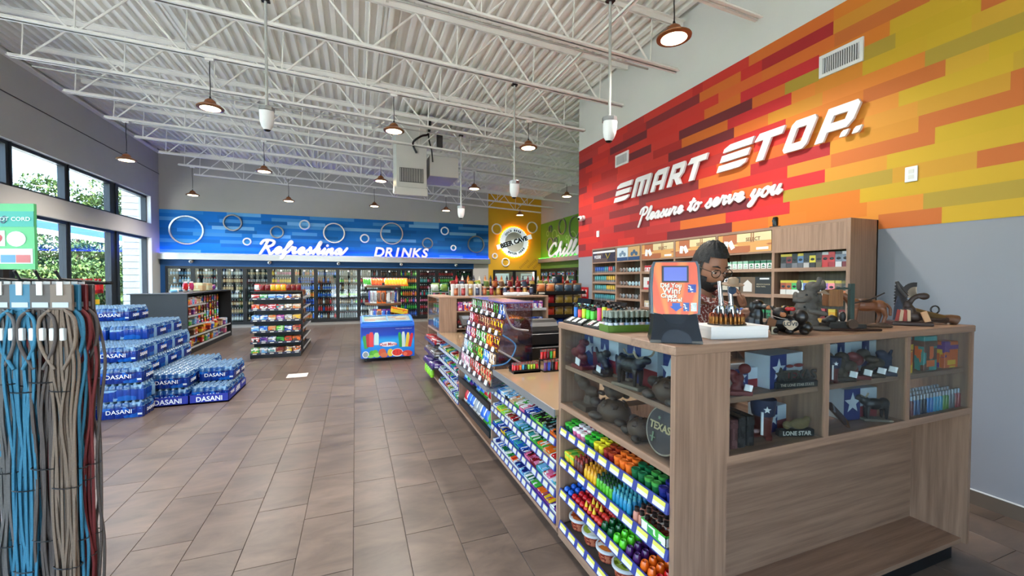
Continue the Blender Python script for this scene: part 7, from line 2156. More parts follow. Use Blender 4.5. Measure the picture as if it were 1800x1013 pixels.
# dachshund
t = thing('dog_figurine', 'black and tan sitting dachshund figurine beside the white box', 'figurine', (1.785, 1.43, ZT), 0.0)
d_ = MB().ball((0, 0.0, 0.045), (0.034, 0.045, 0.046)).ball((0, -0.012, 0.085), (0.028, 0.032, 0.045)).ball((0, -0.02, 0.135), (0.026, 0.03, 0.026)).ball((0, -0.055, 0.128), (0.014, 0.028, 0.013)).ball((-0.026, -0.008, 0.125), (0.008, 0.016, 0.028)).ball((0.026, -0.008, 0.125), (0.008, 0.016, 0.028)).ball((-0.018, -0.035, 0.02), (0.012, 0.018, 0.022)).ball((0.018, -0.035, 0.02), (0.012, 0.018, 0.022)).ball((0.03, 0.012, 0.014), (0.016, 0.03, 0.014)).ball((-0.03, 0.012, 0.014), (0.016, 0.03, 0.014))
fuse(d_.build('body', DOGB, t), 0.0035)
MB().ball((0, -0.071, 0.126), (0.011, 0.014, 0.010)).build('muzzle', TANF, t, smooth=2)
MB().ball((0, -0.084, 0.130), 0.005).build('nose', BLACKG, t, smooth=2)
MB().box(0.005, -0.055, 0.03, 0.055, -0.05, 0.085, M=Matrix.Rotation(0.35, 4, 'Y')).build('name_board', mat((120, 80, 54), 0.6), t)
MB().box(0.03, -0.07, 0.0, 0.062, -0.066, 0.034).build('price_tag', mat((196, 186, 160), 0.6), t)
# LOVE bears
t = thing('bear_figurine', 'dark lying bear figurine holding a heart reading LOVE', 'figurine', (1.915, 1.36, ZT), -0.7)
b_ = MB().ball((0, 0.03, 0.045), (0.085, 0.05, 0.045)).ball((-0.03, -0.005, 0.095), (0.034, 0.032, 0.03)).ball((-0.055, 0.01, 0.118), 0.012).ball((-0.008, 0.012, 0.12), 0.012).ball((-0.06, -0.035, 0.016), (0.02, 0.035, 0.016)).ball((0.06, -0.035, 0.016), (0.02, 0.035, 0.016)).ball((0.0, -0.04, 0.014), (0.018, 0.026, 0.014)).ball((0.055, 0.0, 0.08), (0.032, 0.032, 0.036)).ball((0.085, 0.03, 0.03), (0.028, 0.04, 0.03))
fuse(b_.build('body', DKB, t), 0.004)
MB().ball((-0.026, -0.038, 0.090), (0.014, 0.012, 0.012)).ball((-0.034, -0.036, 0.10), 0.004).build('muzzle', TANF, t, smooth=2)
MB().ball((0.012, -0.03, 0.118), (0.014, 0.006, 0.01)).ball((-0.004, -0.03, 0.118), (0.014, 0.006, 0.01)).build('bow', mat((170, 24, 30), 0.4), t, smooth=2)
hp = []
for i in range(32):
    a = 2 * PI * i / 32
    hp.append((0.0021 * 16 * math.sin(a) ** 3 / 1.12, -0.058, 0.044 + 0.0021 * (13 * math.cos(a) - 5 * math.cos(2 * a) - 2 * math.cos(3 * a) - math.cos(4 * a)) / 1.12))
MB().prism(hp, (0, 0.01, 0)).build('heart', mat((170, 150, 126), 0.6), t)
text('LOVE', 0.024, BLACK, t, (0.0, -0.0585, 0.042), FACE_S, 0.0006, 0, 0.0008, 'CENTER')
MB().tube(catmull([(-0.07, -0.02, 0.085), (-0.04, -0.04, 0.075), (-0.01, -0.05, 0.07)], 5), 0.0012, 5).build('string', mat((180, 170, 160), 0.7), t)
# stacked grey elephants
STN = mat((78, 72, 66), 0.7, vary=0.2, scale=50)
t = thing('elephant_totem', 'grey stone totem of three stacked elephants', 'figurine', (2.15, 1.425, ZT), -0.8)
e_ = MB().ball((0, 0, 0.035), (0.055, 0.045, 0.036)).ball((0.05, -0.04, 0.014), (0.045, 0.02, 0.014)).ball((0, -0.01, 0.075), (0.05, 0.04, 0.035)).ball((-0.005, -0.012, 0.115), (0.052, 0.042, 0.035)).ball((0.0, -0.01, 0.165), (0.05, 0.042, 0.04)).ball((0.02, -0.01, 0.215), (0.036, 0.034, 0.032))
for z, x in ((0.09, 0), (0.165, 0), (0.225, 0.015)):
    e_.ball((x - 0.05, 0.0, z), (0.012, 0.03, 0.03)).ball((x + 0.05, 0.0, z), (0.012, 0.03, 0.03))
e_.tube(catmull([(0.0, -0.045, 0.165), (-0.03, -0.065, 0.15), (-0.07, -0.06, 0.155)], 5), [0.014] * 11, 7).tube(catmull([(0.02, -0.04, 0.22), (0.035, -0.06, 0.24), (0.04, -0.05, 0.265)], 5), [0.012] * 11, 7).tube(catmull([(0.0, -0.045, 0.10), (0.05, -0.06, 0.09), (0.07, -0.05, 0.085)], 5), [0.013] * 11, 7)
fuse(e_.build('body', STN, t), 0.004)
for x, z in ((-0.012, 0.178), (0.03, 0.178), (-0.02, 0.118)):
    MB().ball((x, -0.052, z), 0.005).build('eye', BLACKG, t, smooth=2)
MB().prism([(0.03, -0.05, 0.19), (0.085, -0.055, 0.18), (0.06, -0.05, 0.205)], (0, 0.004, 0)).build('hang_tag', mat((110, 84, 60), 0.6), t)
# well and crate on a dark plinth
t = thing('wagon_figurine', 'rustic figurine with a hanging wooden crate and green post on a plinth', 'figurine', (2.33, 1.35, ZT), -0.42)
PLN = mat((52, 28, 22), 0.35)
MB().rbox(-0.14, -0.055, 0, 0.135, 0.06, 0.012, 0.003).build('plinth', PLN, t)
GRNP = mat((50, 66, 60), 0.5)
MB().box(-0.11, -0.04, 0.012, 0.07, 0.045, 0.032).box(-0.10, -0.035, 0.032, 0.0, 0.03, 0.042).build('ground', mat((44, 40, 36), 0.8), t)
MB().box(0.015, -0.008, 0.02, 0.035, 0.012, 0.235).box(-0.05, -0.003, 0.205, 0.03, 0.005, 0.215).box(0.03, -0.004, 0.02, 0.06, 0.006, 0.03).build('post', GRNP, t)
MB().rbox(-0.105, -0.03, 0.12, -0.035, 0.02, 0.205, 0.003).box(-0.062, -0.032, 0.12, -0.056, 0.022, 0.205, 0).build('crate', wood((110, 70, 40), (146, 98, 58), 'z', 0.6, 3), t)
MB().tube([(-0.07, 0, 0.205), (-0.05, 0, 0.21)], 0.002, 5).build('rope', mat((90, 76, 60), 0.8), t)
MB().lathe([(0, 0), (0.024, 0), (0.024, 0.012), (0, 0.012)], 16, M=Matrix.Translation((-0.005, -0.045, 0.035)) @ Matrix.Rotation(PI / 2, 4, 'X')).build('wheel', mat((70, 50, 36), 0.6), t)
fuse(MB().ball((-0.07, 0.0, 0.055), (0.03, 0.02, 0.02)).ball((-0.01, 0.01, 0.065), (0.016, 0.016, 0.03)).ball((-0.09, 0.01, 0.045), (0.02, 0.02, 0.014)).build('pond_figures', mat((34, 30, 28), 0.5), t), 0.004)
# brown horse with saddle
t = thing('horse_figurine', 'brown horse figurine with a saddle rifle on a rocky base', 'figurine', (2.60, 1.405, ZT), -0.62)
HB = mat((112, 66, 40), 0.45, vary=0.15, scale=30)
h_ = MB().ball((0.0, 0, 0.115), (0.075, 0.03, 0.033)).ball((0.055, 0, 0.112), (0.034, 0.03, 0.034)).ball((-0.06, 0, 0.12), (0.034, 0.028, 0.034))
h_.tube([(-0.07, 0, 0.13), (-0.105, 0, 0.165), (-0.115, 0, 0.175)], [0.024, 0.017, 0.015], 8).tube([(-0.115, 0, 0.178), (-0.150, 0, 0.15)], [0.016, 0.009], 8)
for x, y in ((-0.06, -0.016), (-0.07, 0.016), (0.065, -0.016), (0.055, 0.016)):
    h_.tube([(x, y, 0.10), (x + (0.012 if x > 0 else 0), y, 0.06), (x + (0.0 if x > 0 else -0.004), y, 0.016)], [0.016, 0.010, 0.009], 7)
h_.tube(catmull([(0.085, 0, 0.125), (0.105, 0, 0.10), (0.105, 0, 0.06)], 4), [0.008] * 9, 6)
fuse(h_.build('body', HB, t), 0.0035)
MB().rbox(-0.12, -0.045, 0, 0.10, 0.045, 0.014, 0.006).ball((0.06, -0.02, 0.014), (0.03, 0.02, 0.012)).ball((-0.03, 0.0, 0.012), (0.04, 0.03, 0.01)).build('rock_base', mat((84, 62, 46), 0.8, vary=0.3, scale=60), t)
MB().ball((-0.012, 0, 0.14), (0.036, 0.034, 0.014)).build('saddle', mat((70, 40, 26), 0.5), t, smooth=2)
MB().tube([(-0.09, -0.036, 0.125), (0.0, -0.036, 0.15), (0.06, -0.036, 0.185)], 0.004, 6).build('rifle', mat((44, 34, 28), 0.4), t)
# eagle with a flag
t = thing('eagle_figurine', 'eagle figurine with raised wings and a flag on a dark red base', 'figurine', (2.905, 1.37, ZT), -0.75)
MB().rbox(-0.09, -0.055, 0, 0.09, 0.055, 0.022, 0.004).build('plinth', PLN, t)
EG = mat((54, 38, 32), 0.5, vary=0.2, scale=60)
fuse(MB().ball((0.0, 0, 0.075), (0.035, 0.03, 0.045)).ball((0.02, -0.01, 0.05), (0.045, 0.03, 0.03)).ball((-0.005, 0, 0.11), (0.02, 0.02, 0.03)).tube(catmull([(0.0, 0, 0.11), (0.02, 0, 0.15), (0.055, 0, 0.17)], 4), [0.013] * 9, 8).ball((0.065, -0.004, 0.163), (0.026, 0.015, 0.02)).build('body', EG, t), 0.0035)
fe = MB()
for k in range(9):
    a = math.radians(60 + k * 12)
    M = Matrix.Translation((0.03 + 0.012 * k * 0.2, 0.01, 0.165)) @ Matrix.Rotation(-(a - PI / 2) - 0.5, 4, 'Y')
    fe.box(-0.008, -0.002, 0.0, 0.008, 0.002, 0.05, 0, M=M).box(-0.008, -0.0025, 0.05, 0.008, 0.0025, 0.075, 1, M=M)
fe.build('tail_feathers', [mat((170, 150, 130), 0.6), mat((36, 28, 28), 0.6)], t)
fe = MB()
for k in range(8):
    M = Matrix.Translation((-0.01, 0.0, 0.09 + k * 0.012)) @ Matrix.Rotation(-1.0 + k * 0.06, 4, 'Y')
    fe.box(-0.008, -0.003, 0.0, 0.010, 0.003, 0.06 + k * 0.003, 0, M=M)
fe.tube([(-0.01, 0, 0.16), (-0.04, 0, 0.205), (-0.055, 0, 0.245)], [0.012, 0.010, 0.006], 7, 1)
fe.build('wing', [mat((36, 28, 28), 0.6), mat((60, 52, 48), 0.6)], t)
MB().prism([(-0.05, -0.03, 0.03), (-0.075, -0.03, 0.03), (-0.07, -0.03, 0.10), (-0.055, -0.03, 0.165), (-0.035, -0.03, 0.11)], (0, 0.012, 0)).build('flag_field', mat((30, 38, 56), 0.6), t)
for k in range(4):
    MB().prism([(-0.07 + k * 0.018, -0.034, 0.024), (-0.055 + k * 0.018, -0.034, 0.024), (-0.045 + k * 0.014, -0.034, 0.085), (-0.06 + k * 0.014, -0.034, 0.09)], (0, 0.008, 0)).build('flag_stripe', mat(((150, 50, 40), (190, 160, 130))[k % 2], 0.6), t)
MB().prism([(0.05, -0.06, 0.022), (0.075, -0.06, 0.03), (0.055, -0.06, 0.085), (0.03, -0.06, 0.075)], (0, 0.008, 0)).build('price_card', mat((196, 150, 110), 0.6), t)
# ornate pistol
t = thing('pistol_figurine', 'ornate brass and wood pistol lying on a coiled belt', 'figurine', (3.12, 1.365, ZT), -0.6)
MB().tube([(-0.09, -0.01, 0.075), (0.0, -0.01, 0.045), (0.06, -0.01, 0.03)], [0.018, 0.022, 0.022], 10).build('receiver', mat((120, 96, 66), 0.35, 0.7), t, smooth=1)
MB().tube([(0.04, -0.01, 0.03), (0.085, -0.01, 0.032), (0.11, -0.01, 0.022)], [0.022, 0.024, 0.032], 12).build('wood_stock', mat((92, 60, 40), 0.5), t, smooth=1)
MB().tube([(-0.09, -0.01, 0.075), (-0.16, 0.0, 0.105)], [0.014, 0.011], 10).build('barrel', mat((90, 84, 80), 0.3, 0.8), t, smooth=1)
MB().tube([(0.01 + 0.02 * math.cos(a), -0.012, 0.082 + 0.022 * math.sin(a)) for a in [2 * PI * i / 16 for i in range(16)]], 0.004, 6, closed=True).build('trigger_ring', mat((60, 56, 54), 0.3, 0.8), t)
MB().tube([(0.075 * math.cos(a), 0.0 + 0.05 * math.sin(a), 0.008 + 0.0006 * i) for i, a in enumerate([4 * PI * i / 40 for i in range(41)])], 0.007, 6).build('belt_coil', mat((66, 46, 36), 0.7), t, smooth=1)

# torch lighters in black display trays along the aisle edge
NEON = [((30, 110, 200), 0.075), ((226, 80, 80), 0.06), ((200, 220, 40), 0.07), ((90, 220, 60), 0.065), ((100, 220, 80), 0.06), ((226, 70, 130), 0.09), ((206, 226, 30), 0.10), ((236, 110, 40), 0.095), ((40, 130, 210), 0.085)]
for k in range(2):
    t = thing('lighter_display', 'black lighter display tray with price cards, %s on the case top' % ('farther one', 'nearer one')[k], 'tray', (XC + 0.01, (1.945, 1.72)[k] + 0.005, ZT), 0, 'lighter displays')
    L = 0.205
    MB().prism([(0, 0, 0), (0.0, 0, 0.010), (0.05, 0, 0.035), (0.16, 0, 0.035), (0.16, 0, 0)], (0, L, 0)).build('tray_body', BLACK, t)
    for i in range(3):
        c = [(206, 60, 70), (196, 196, 200), (190, 190, 196)][i] if k else (190, 180, 180)
        MB().prism([(0.006, L - 0.03 - i * 0.065, 0.0145), (0.044, L - 0.03 - i * 0.065, 0.0335), (0.044, L - 0.065 - i * 0.065, 0.0335), (0.006, L - 0.065 - i * 0.065, 0.0145)], (-0.001, 0, 0.002)).build('price_card', prt(WHT, c, GRY, 4), t)
def torch_me(c, h):
    return shared(('tor', c, h), lambda: MB().lathe([(0.013, 0), (0.0135, 0.004), (0.0135, h * 0.72), (0.012, h * 0.75)], 12, 0).lathe([(0.012, h * 0.75), (0.012, h * 0.92), (0.008, h * 0.95)], 10, 1).tube([(0, 0, h * 0.9), (-0.008, 0, h * 1.0), (-0.02, 0, h * 1.06)], 0.006, 7, 1).box(-0.002, -0.006, h * 0.88, 0.016, 0.006, h * 0.98, 1).mesh('torch_lighter', [mat(c, 0.3), BLACK], 0.7))
for j in range(2):
    for i, (c, h) in enumerate(NEON):
        y = 2.125 - i * 0.0455 - (0.02 if i > 4 else 0)
        put('torch_lighter', torch_me(c, h * (1.0 if j == 0 else 0.92)), (XC + 0.08 + j * 0.05, y, ZT + 0.0352), 0, 'neon torch lighter on the case top, %s from the far end, %s row' % (ORD[i + 1], ('aisle', 'inner')[j]), 'lighter', 'torch lighters')
# green tray of little bottles
t = thing('vial_tray', 'green cardboard tray for small bottles on the case top', 'tray', (1.25, 1.70, ZT), -0.12)
GT = mat((84, 116, 36), 0.5)
MB().box(-0.12, -0.05, 0, 0.12, 0.05, 0.003).box(-0.12, -0.05, 0, 0.12, -0.047, 0.034).box(-0.12, 0.047, 0, 0.12, 0.05, 0.034).box(-0.12, -0.05, 0, -0.117, 0.05, 0.034).box(0.117, -0.05, 0, 0.12, 0.05, 0.034).build('tray_body', GT, t)
vl = [shared(('vial', k), lambda k=k: MB().lathe([(0.0115, 0), (0.0125, 0.004), (0.0126, 0.022), (0.0126, 0.042), (0.0125, 0.042), (0.012, 0.055), (0.007, 0.066), (0.0105, 0.066), (0.0108, 0.096), (0.009, 0.098)], 12, ms=[0, 1, 1, 0, 0, 0, 2, 2, 2]).mesh('vial', [mat((20, 34, 26), 0.15), mat(((206, 206, 214), (206, 214, 226), (214, 190, 190), (150, 170, 206))[k], 0.4), mat((128, 136, 124), 0.25)], 0.7)) for k in range(4)]
for i in range(8):
    for j in range(3):
        p = Matrix.Rotation(-0.12, 3, 'Z') @ Vector((-0.10 + i * 0.0286, -0.031 + j * 0.031, 0))
        put('small_bottle', vl[(i + j) % 4], (1.25 + p.x, 1.70 + p.y, ZT + 0.0035), 0, 'small grey-capped bottle in the green tray, %s column from the aisle, %s row' % (ORD[i + 1], ORD[j + 1]), 'bottle', 'bottles in the green tray')

# ================================================================ inside the display case
NAVY = mat((34, 46, 110), 0.45)
BOXW = mat((196, 206, 216), 0.5)
REDB = mat((140, 34, 40), 0.45)
def star_pts(r, n=5, rot=PI / 2):
    return [((r if i % 2 == 0 else r * 0.42) * math.cos(rot + PI * i / n), (r if i % 2 == 0 else r * 0.42) * math.sin(rot + PI * i / n)) for i in range(2 * n)]
def texas_box(x, y, z, w, d, h, rz, label):
    t = thing('souvenir_box', label, 'box', (x, y, z), rz, 'souvenir boxes')
    MB().rbox(-w / 2, -d / 2, 0, w / 2, d / 2, h, 0.002).build('carton', BOXW, t)
    MB().box(-w / 2 - 0.0006, -d / 2 - 0.001, 0, -w * 0.02, -d / 2, h).build('blue_field', NAVY, t)
    MB().box(-w * 0.02, -d / 2 - 0.001, 0, w / 2, -d / 2, h * 0.42).build('red_field', REDB, t)
    MB().prism([(-w * 0.25 + p[0], -d / 2 - 0.001, h * 0.55 + p[1]) for p in star_pts(min(w, h) * 0.34)], (0, -0.001, 0)).build('star', BOXW, t)
    return t
FIGS = [DKB, mat((50, 38, 30), 0.5, vary=0.3, scale=60), mat((30, 28, 27), 0.4), mat((66, 52, 38), 0.6, vary=0.4, scale=60), mat((36, 44, 70), 0.5), mat((110, 36, 36), 0.5)]
def longhorn(x, y, z, s, rz, m, label):
    t = thing('longhorn_figurine', label, 'figurine', (x, y, z), rz, 'longhorn figurines')
    mb = MB().ball((0, 0, 0.10 * s), (0.065 * s, 0.03 * s, 0.035 * s)).ball((0.05 * s, 0, 0.105 * s), (0.03 * s, 0.028 * s, 0.036 * s)).ball((-0.085 * s, 0, 0.135 * s), (0.03 * s, 0.016 * s, 0.018 * s)).ball((-0.055 * s, 0, 0.118 * s), (0.03 * s, 0.022 * s, 0.026 * s))
    for dx, dy in ((-0.045, -0.016), (-0.04, 0.016), (0.055, -0.016), (0.05, 0.016)):
        mb.tube([(dx * s, dy * s, 0.09 * s), (dx * s, dy * s, 0.014 * s)], [0.014 * s, 0.008 * s], 7)
    fuse(mb.build('body', m, t), 0.004)
    MB().tube(catmull([(-0.08 * s, -0.07 * s, 0.18 * s), (-0.078 * s, -0.045 * s, 0.15 * s), (-0.076 * s, 0, 0.148 * s), (-0.078 * s, 0.045 * s, 0.15 * s), (-0.08 * s, 0.07 * s, 0.18 * s)], 4), 0.005 * s, 6).build('horns', mat((190, 176, 150), 0.5), t, smooth=1)
    MB().rbox(-0.075 * s, -0.035 * s, 0, 0.085 * s, 0.035 * s, 0.015 * s, 0.005 * s).build('base', mat((120, 110, 96), 0.7), t)
    return t
def lump(x, y, z, s, rz, m, label, seed, tag_=True):
    """weathered souvenir statuette: boot or figure shapes fused together"""
    rr = random.Random(seed)
    t = thing('souvenir_figurine', label, 'figurine', (x, y, z), rz, 'souvenir figurines')
    mb = MB().box(-0.05 * s, -0.035 * s, 0, 0.05 * s, 0.035 * s, 0.02 * s)
    for k in range(5):
        mb.ball((rr.uniform(-0.035, 0.035) * s, rr.uniform(-0.02, 0.02) * s, (0.03 + 0.022 * k) * s), (rr.uniform(0.018, 0.036) * s, 0.024 * s, rr.uniform(0.018, 0.03) * s))
    mb.tube([(rr.uniform(-0.03, 0.03) * s, 0, 0.06 * s), (rr.uniform(-0.07, 0.07) * s, 0, 0.14 * s)], [0.014 * s, 0.007 * s], 6)
    fuse(mb.build('body', m, t), 0.0045)
    if tag_:
        MB().box(0.0, -0.045 * s, 0.03 * s, 0.035 * s, -0.04 * s, 0.06 * s, M=Matrix.Rotation(0.2, 4, 'Y')).build('price_tag', WHITE, t)
    return t
def boot(x, y, z, s, rz, label):
    t = thing('boot_figurine', label, 'figurine', (x, y, z), rz, 'boot figurines')
    fuse(MB().lathe([(0.03 * s, 0.02 * s), (0.032 * s, 0.06 * s), (0.04 * s, 0.13 * s), (0.034 * s, 0.15 * s)], 14).ball((-0.035 * s, 0, 0.03 * s), (0.05 * s, 0.027 * s, 0.026 * s)).box(0.005 * s, -0.02 * s, 0, 0.03 * s, 0.02 * s, 0.02 * s).build('leather', mat((96, 40, 36), 0.4), t), 0.004)
    MB().lathe([(0.041 * s, 0.10 * s), (0.045 * s, 0.13 * s), (0.047 * s, 0.165 * s), (0.036 * s, 0.16 * s)], 14).build('blue_cuff', mat((34, 40, 70), 0.5), t, smooth=0.8)
    MB().prism([(p[0], -0.048 * s, 0.13 * s + p[1]) for p in star_pts(0.014 * s)], (0, 0.004, 0)).build('star', WHITE, t)
    MB().box(-0.02 * s, -0.045 * s, 0.03 * s, -0.012 * s, -0.036 * s, 0.12 * s).build('white_lace', WHITE, t)
    return t
def turtle(x, y, z, s, rz, label):
    t = thing('turtle_figurine', label, 'figurine', (x, y, z), rz, 'turtle figurines')
    fuse(MB().ball((-0.075 * s, 0, 0.045 * s), (0.025 * s, 0.018 * s, 0.018 * s)).ball((-0.045 * s, -0.045 * s, 0.015 * s), (0.03 * s, 0.018 * s, 0.014 * s)).ball((-0.045 * s, 0.045 * s, 0.015 * s), (0.03 * s, 0.018 * s, 0.014 * s)).ball((0.05 * s, -0.04 * s, 0.012 * s), (0.025 * s, 0.016 * s, 0.012 * s)).ball((0.05 * s, 0.04 * s, 0.012 * s), (0.025 * s, 0.016 * s, 0.012 * s)).ball((0, 0, 0.03 * s), (0.06 * s, 0.045 * s, 0.018 * s)).build('body', FIGS[1], t), 0.004)
    MB().ball((0, 0, 0.03 * s), (0.062 * s, 0.05 * s, 0.042 * s), 12, 8).build('shell', mat((74, 54, 38), 0.5, vary=0.4, scale=40), t, smooth=1)
    sc_ = MB().lathe([(0.014 * s, 0), (0.010 * s, 0.004 * s), (0, 0.005 * s)], 6).mesh('scute', mat((58, 42, 32), 0.5))
    for a, e in ((0, 1.57), (0, 0.75), (1.05, 0.75), (2.1, 0.75), (3.14, 0.75), (4.2, 0.75), (5.24, 0.75)):
        p = Vector((0.062 * s * math.cos(e) * math.cos(a), 0.05 * s * math.cos(e) * math.sin(a), 0.042 * s * math.sin(e)))
        o = link('scute', sc_, t)
        o.matrix_local = Matrix.Translation(p + Vector((0, 0, 0.03 * s))) @ p.to_track_quat('Z', 'Y').to_matrix().to_4x4()
    return t
zu, zl = 1.0905, 0.8665
YW = -PI / 2
texas_box(XC + 0.20, 2.06, zu, 0.17, 0.09, 0.21, YW + 0.1, 'tall Texas flag carton at the far end of the upper glass shelf')
texas_box(XC + 0.19, 1.86, zu, 0.16, 0.12, 0.19, YW, 'white carton with sealed flap in the middle of the upper glass shelf')
texas_box(XC + 0.20, 1.62, zu, 0.22, 0.10, 0.20, YW, 'wide Texas flag carton behind the painted longhorn')
texas_box(XC + 0.20, 1.38, zu, 0.18, 0.10, 0.19, YW, 'blue Texas carton behind the round turtle bank')
lump(XC + 0.075, 2.04, zu, 1.2, YW, FIGS[5], 'dark red souvenir statuette at the far end of the upper glass shelf', 1)
lump(XC + 0.09, 1.86, zu, 1.0, YW, FIGS[2], 'small black bear statuette on the upper glass shelf', 2)
longhorn(XC + 0.15, 1.745, zu, 0.95, YW + PI, FIGS[4], 'blue-grey painted longhorn behind the front one')
longhorn(XC + 0.07, 1.60, zu, 1.05, YW + PI + 0.2, FIGS[2], 'black longhorn figurine with gold lettering on the upper glass shelf')
t = turtle(XC + 0.09, 1.36, zu, 1.35, YW, 'round dark turtle bank near the corner of the upper glass shelf')
lump(XC + 0.09, 2.02, zl, 1.45, YW, FIGS[3], 'mottled hand-shaped sculpture on the lower glass shelf', 5, False)
turtle(XC + 0.12, 1.80, zl, 1.5, YW + 0.4, 'large brown turtle on the lower glass shelf')
turtle(XC + 0.14, 1.83, zl + 0.11, 1.0, YW, 'smaller turtle riding on the large turtle')
turtle(XC + 0.10, 1.56, zl, 1.2, YW - 0.3, 'ridged brown turtle beside the round Texas plaque')
t = thing('round_plaque', 'round dark plaque reading TEXAS with a rope rim', 'plaque', (XC + 0.06, 1.36, zl + 0.105), YW)
MP = Matrix.Rotation(-0.2, 4, 'X')
MB().lathe([(0, 0), (0.095, 0), (0.098, 0.006), (0.0, 0.010)], 32, M=MP @ Matrix.Rotation(PI / 2, 4, 'X')).build('disc', mat((52, 40, 38), 0.5, vary=0.3, scale=30), t)
MB().tube([MP @ Vector((0.098 * math.cos(a), -0.004, 0.098 * math.sin(a))) for a in [2 * PI * i / 40 for i in range(40)]], 0.004, 6, closed=True).build('rope_rim', mat((150, 136, 120), 0.7), t)
o = text('TEXAS', 0.042, mat((186, 166, 120), 0.5), t, (0, 0, 0), FACE_S, 0.001, 0, 0.0012, 'CENTER')
o.matrix_local = MP @ Matrix.Translation((-0.012, -0.012, -0.005)) @ Matrix.Rotation(PI / 2, 4, 'X')
MB().prism([MP @ Vector((-0.025 + p[0], -0.011, 0.045 + p[1])) for p in star_pts(0.01)], (0, -0.001, 0)).box(-0.05, -0.013, -0.06, -0.042, -0.01, -0.02, M=MP).box(-0.062, -0.013, -0.045, -0.03, -0.01, -0.04, M=MP).build('relief', mat((110, 130, 100), 0.5), t)
put('leaning_board', MB().rbox(-0.11, -0.004, 0, 0.11, 0.004, 0.16, 0.002).box(-0.08, -0.0055, 0.02, 0.08, -0.004, 0.14, 1).mesh('leaning_board', [mat((150, 134, 110), 0.6), mat((44, 40, 38), 0.5)]), (XC + 0.245, 1.52, zl), YW, 'tan and black board leaning at the back of the lower glass shelf', 'board', None)
# front wing bays
yf = YC0
def inbay(x, dy):
    return (x, yf + dy)
z1_, z2_, z3_ = 1.1085, 1.1065, 1.1005
zb_ = 0.8805
texas_box(1.66, yf + 0.17, z1_, 0.16, 0.10, 0.09, 0, 'low Texas carton at the corner bay, upper shelf')
lump(1.53, yf + 0.06, z1_, 0.9, -0.5, FIGS[5], 'red white and blue statuette on pebbles in the corner bay', 11)
texas_box(1.84, yf + 0.135, z1_, 0.25, 0.12, 0.15, 0.1, 'large starred Texas carton in the corner bay')
t = thing('texas_sign_figurine', 'black cut-out souvenir reading TEXAS THE LONE STAR STATE', 'figurine', (1.865, yf + 0.05, z1_), -0.15)
MB().rbox(-0.115, -0.012, 0, 0.115, 0.014, 0.03, 0.003).box(-0.09, -0.004, 0.03, 0.10, 0.006, 0.04).build('base', mat((30, 28, 28), 0.5), t)
text('THE LONE STAR STATE', 0.0175, mat((190, 180, 166), 0.5), t, (0.0, -0.0128, 0.009), FACE_S, 0.0004, 0, 0.0003, 'CENTER')
text('TEXAS', 0.062, mat((70, 64, 58), 0.4), t, (0.025, 0.0, 0.034), FACE_S, 0.004, 0, 0.002, 'CENTER')
MB().prism([(-0.08 + p[0], -0.008, 0.06 + p[1]) for p in star_pts(0.034)], (0, 0.01, 0)).build('star', mat((56, 50, 46), 0.4), t)
fuse(MB().ball((-0.02, 0.01, 0.095), (0.022, 0.008, 0.008)).ball((0.03, 0.01, 0.098), (0.03, 0.008, 0.009)).build('red_flag', mat((120, 40, 40), 0.5), t), 0.003)
for k, (x, h, c) in enumerate(((1.455, 0.12, (40, 34, 36)), (1.50, 0.125, (90, 50, 50)), (1.545, 0.13, (34, 32, 34)), (1.595, 0.13, (30, 28, 30)))):
    put('knife_carton', box_me(0.036, 0.13, h, c, rc(c, 20), rc(c, 40), 3, k), (x, yf + 0.11, zb_), -0.12, 'dark upright carton in the corner bay lower shelf, %s from the corner' % ORD[k + 1], 'box', 'dark cartons')
fuse(put('cap_figurine', MB().ball((0, 0, 0.03), (0.045, 0.04, 0.03)).ball((0.03, -0.03, 0.02), (0.04, 0.03, 0.008)).mesh('cap_figurine', DKB), (1.56, yf + 0.21, zb_), 0.3, 'black cap-shaped souvenir at the back of the corner bay', 'figurine', None), 0.004)
boot(1.71, yf + 0.085, zb_, 1.12, -0.6, 'red leather cowboy boot souvenir with a blue starred cuff')
texas_box(1.86, yf + 0.18, zb_, 0.14, 0.10, 0.12, 0.1, 'pale carton reading STAR behind the boot')
t = thing('lone_star_figurine', 'black cut-out souvenir reading LONE STAR with a shaggy animal', 'figurine', (1.885, yf + 0.06, zb_), -0.3)
MB().rbox(-0.085, -0.012, 0, 0.085, 0.014, 0.032, 0.003).build('base', mat((26, 24, 24), 0.5), t)
text('LONE STAR', 0.026, mat((200, 196, 186), 0.5), t, (0.0, -0.0128, 0.007), FACE_S, 0.0004, 0, 0.0008, 'CENTER')
fuse(MB().ball((0.02, 0.0, 0.055), (0.05, 0.016, 0.026)).ball((-0.04, 0, 0.05), (0.02, 0.014, 0.02)).ball((0.055, 0, 0.075), (0.018, 0.014, 0.016)).build('animal', mat((110, 92, 56), 0.7, vary=0.3, scale=80), t), 0.004)
texas_box(2.26, yf + 0.19, z2_, 0.13, 0.08, 0.16, 0, 'blue starred carton in the middle bay, upper shelf left')
texas_box(2.40, yf + 0.20, z2_, 0.14, 0.08, 0.17, 0, 'tall pale carton in the middle bay, upper shelf centre')
texas_box(2.525, yf + 0.17, z2_, 0.15, 0.10, 0.17, 0.1, 'tall white carton in the middle bay, upper shelf right')
boot(2.12, yf + 0.05, z2_, 0.75, -0.6, 'small boot souvenir on the middle bay upper shelf')
for k, (x, m) in enumerate(((2.22, FIGS[3]), (2.335, FIGS[5]), (2.45, FIGS[3]), (2.55, FIGS[4]))):
    lump(x, yf + 0.065, z2_, 0.95, -0.5 - 0.1 * k, m, 'small Texas statuette on the middle bay upper shelf, %s from the corner' % ORD[k + 1], 30 + k)
texas_box(2.43, yf + 0.155, zb_, 0.22, 0.12, 0.16, -0.12, 'large angled Texas carton on the middle bay lower shelf')
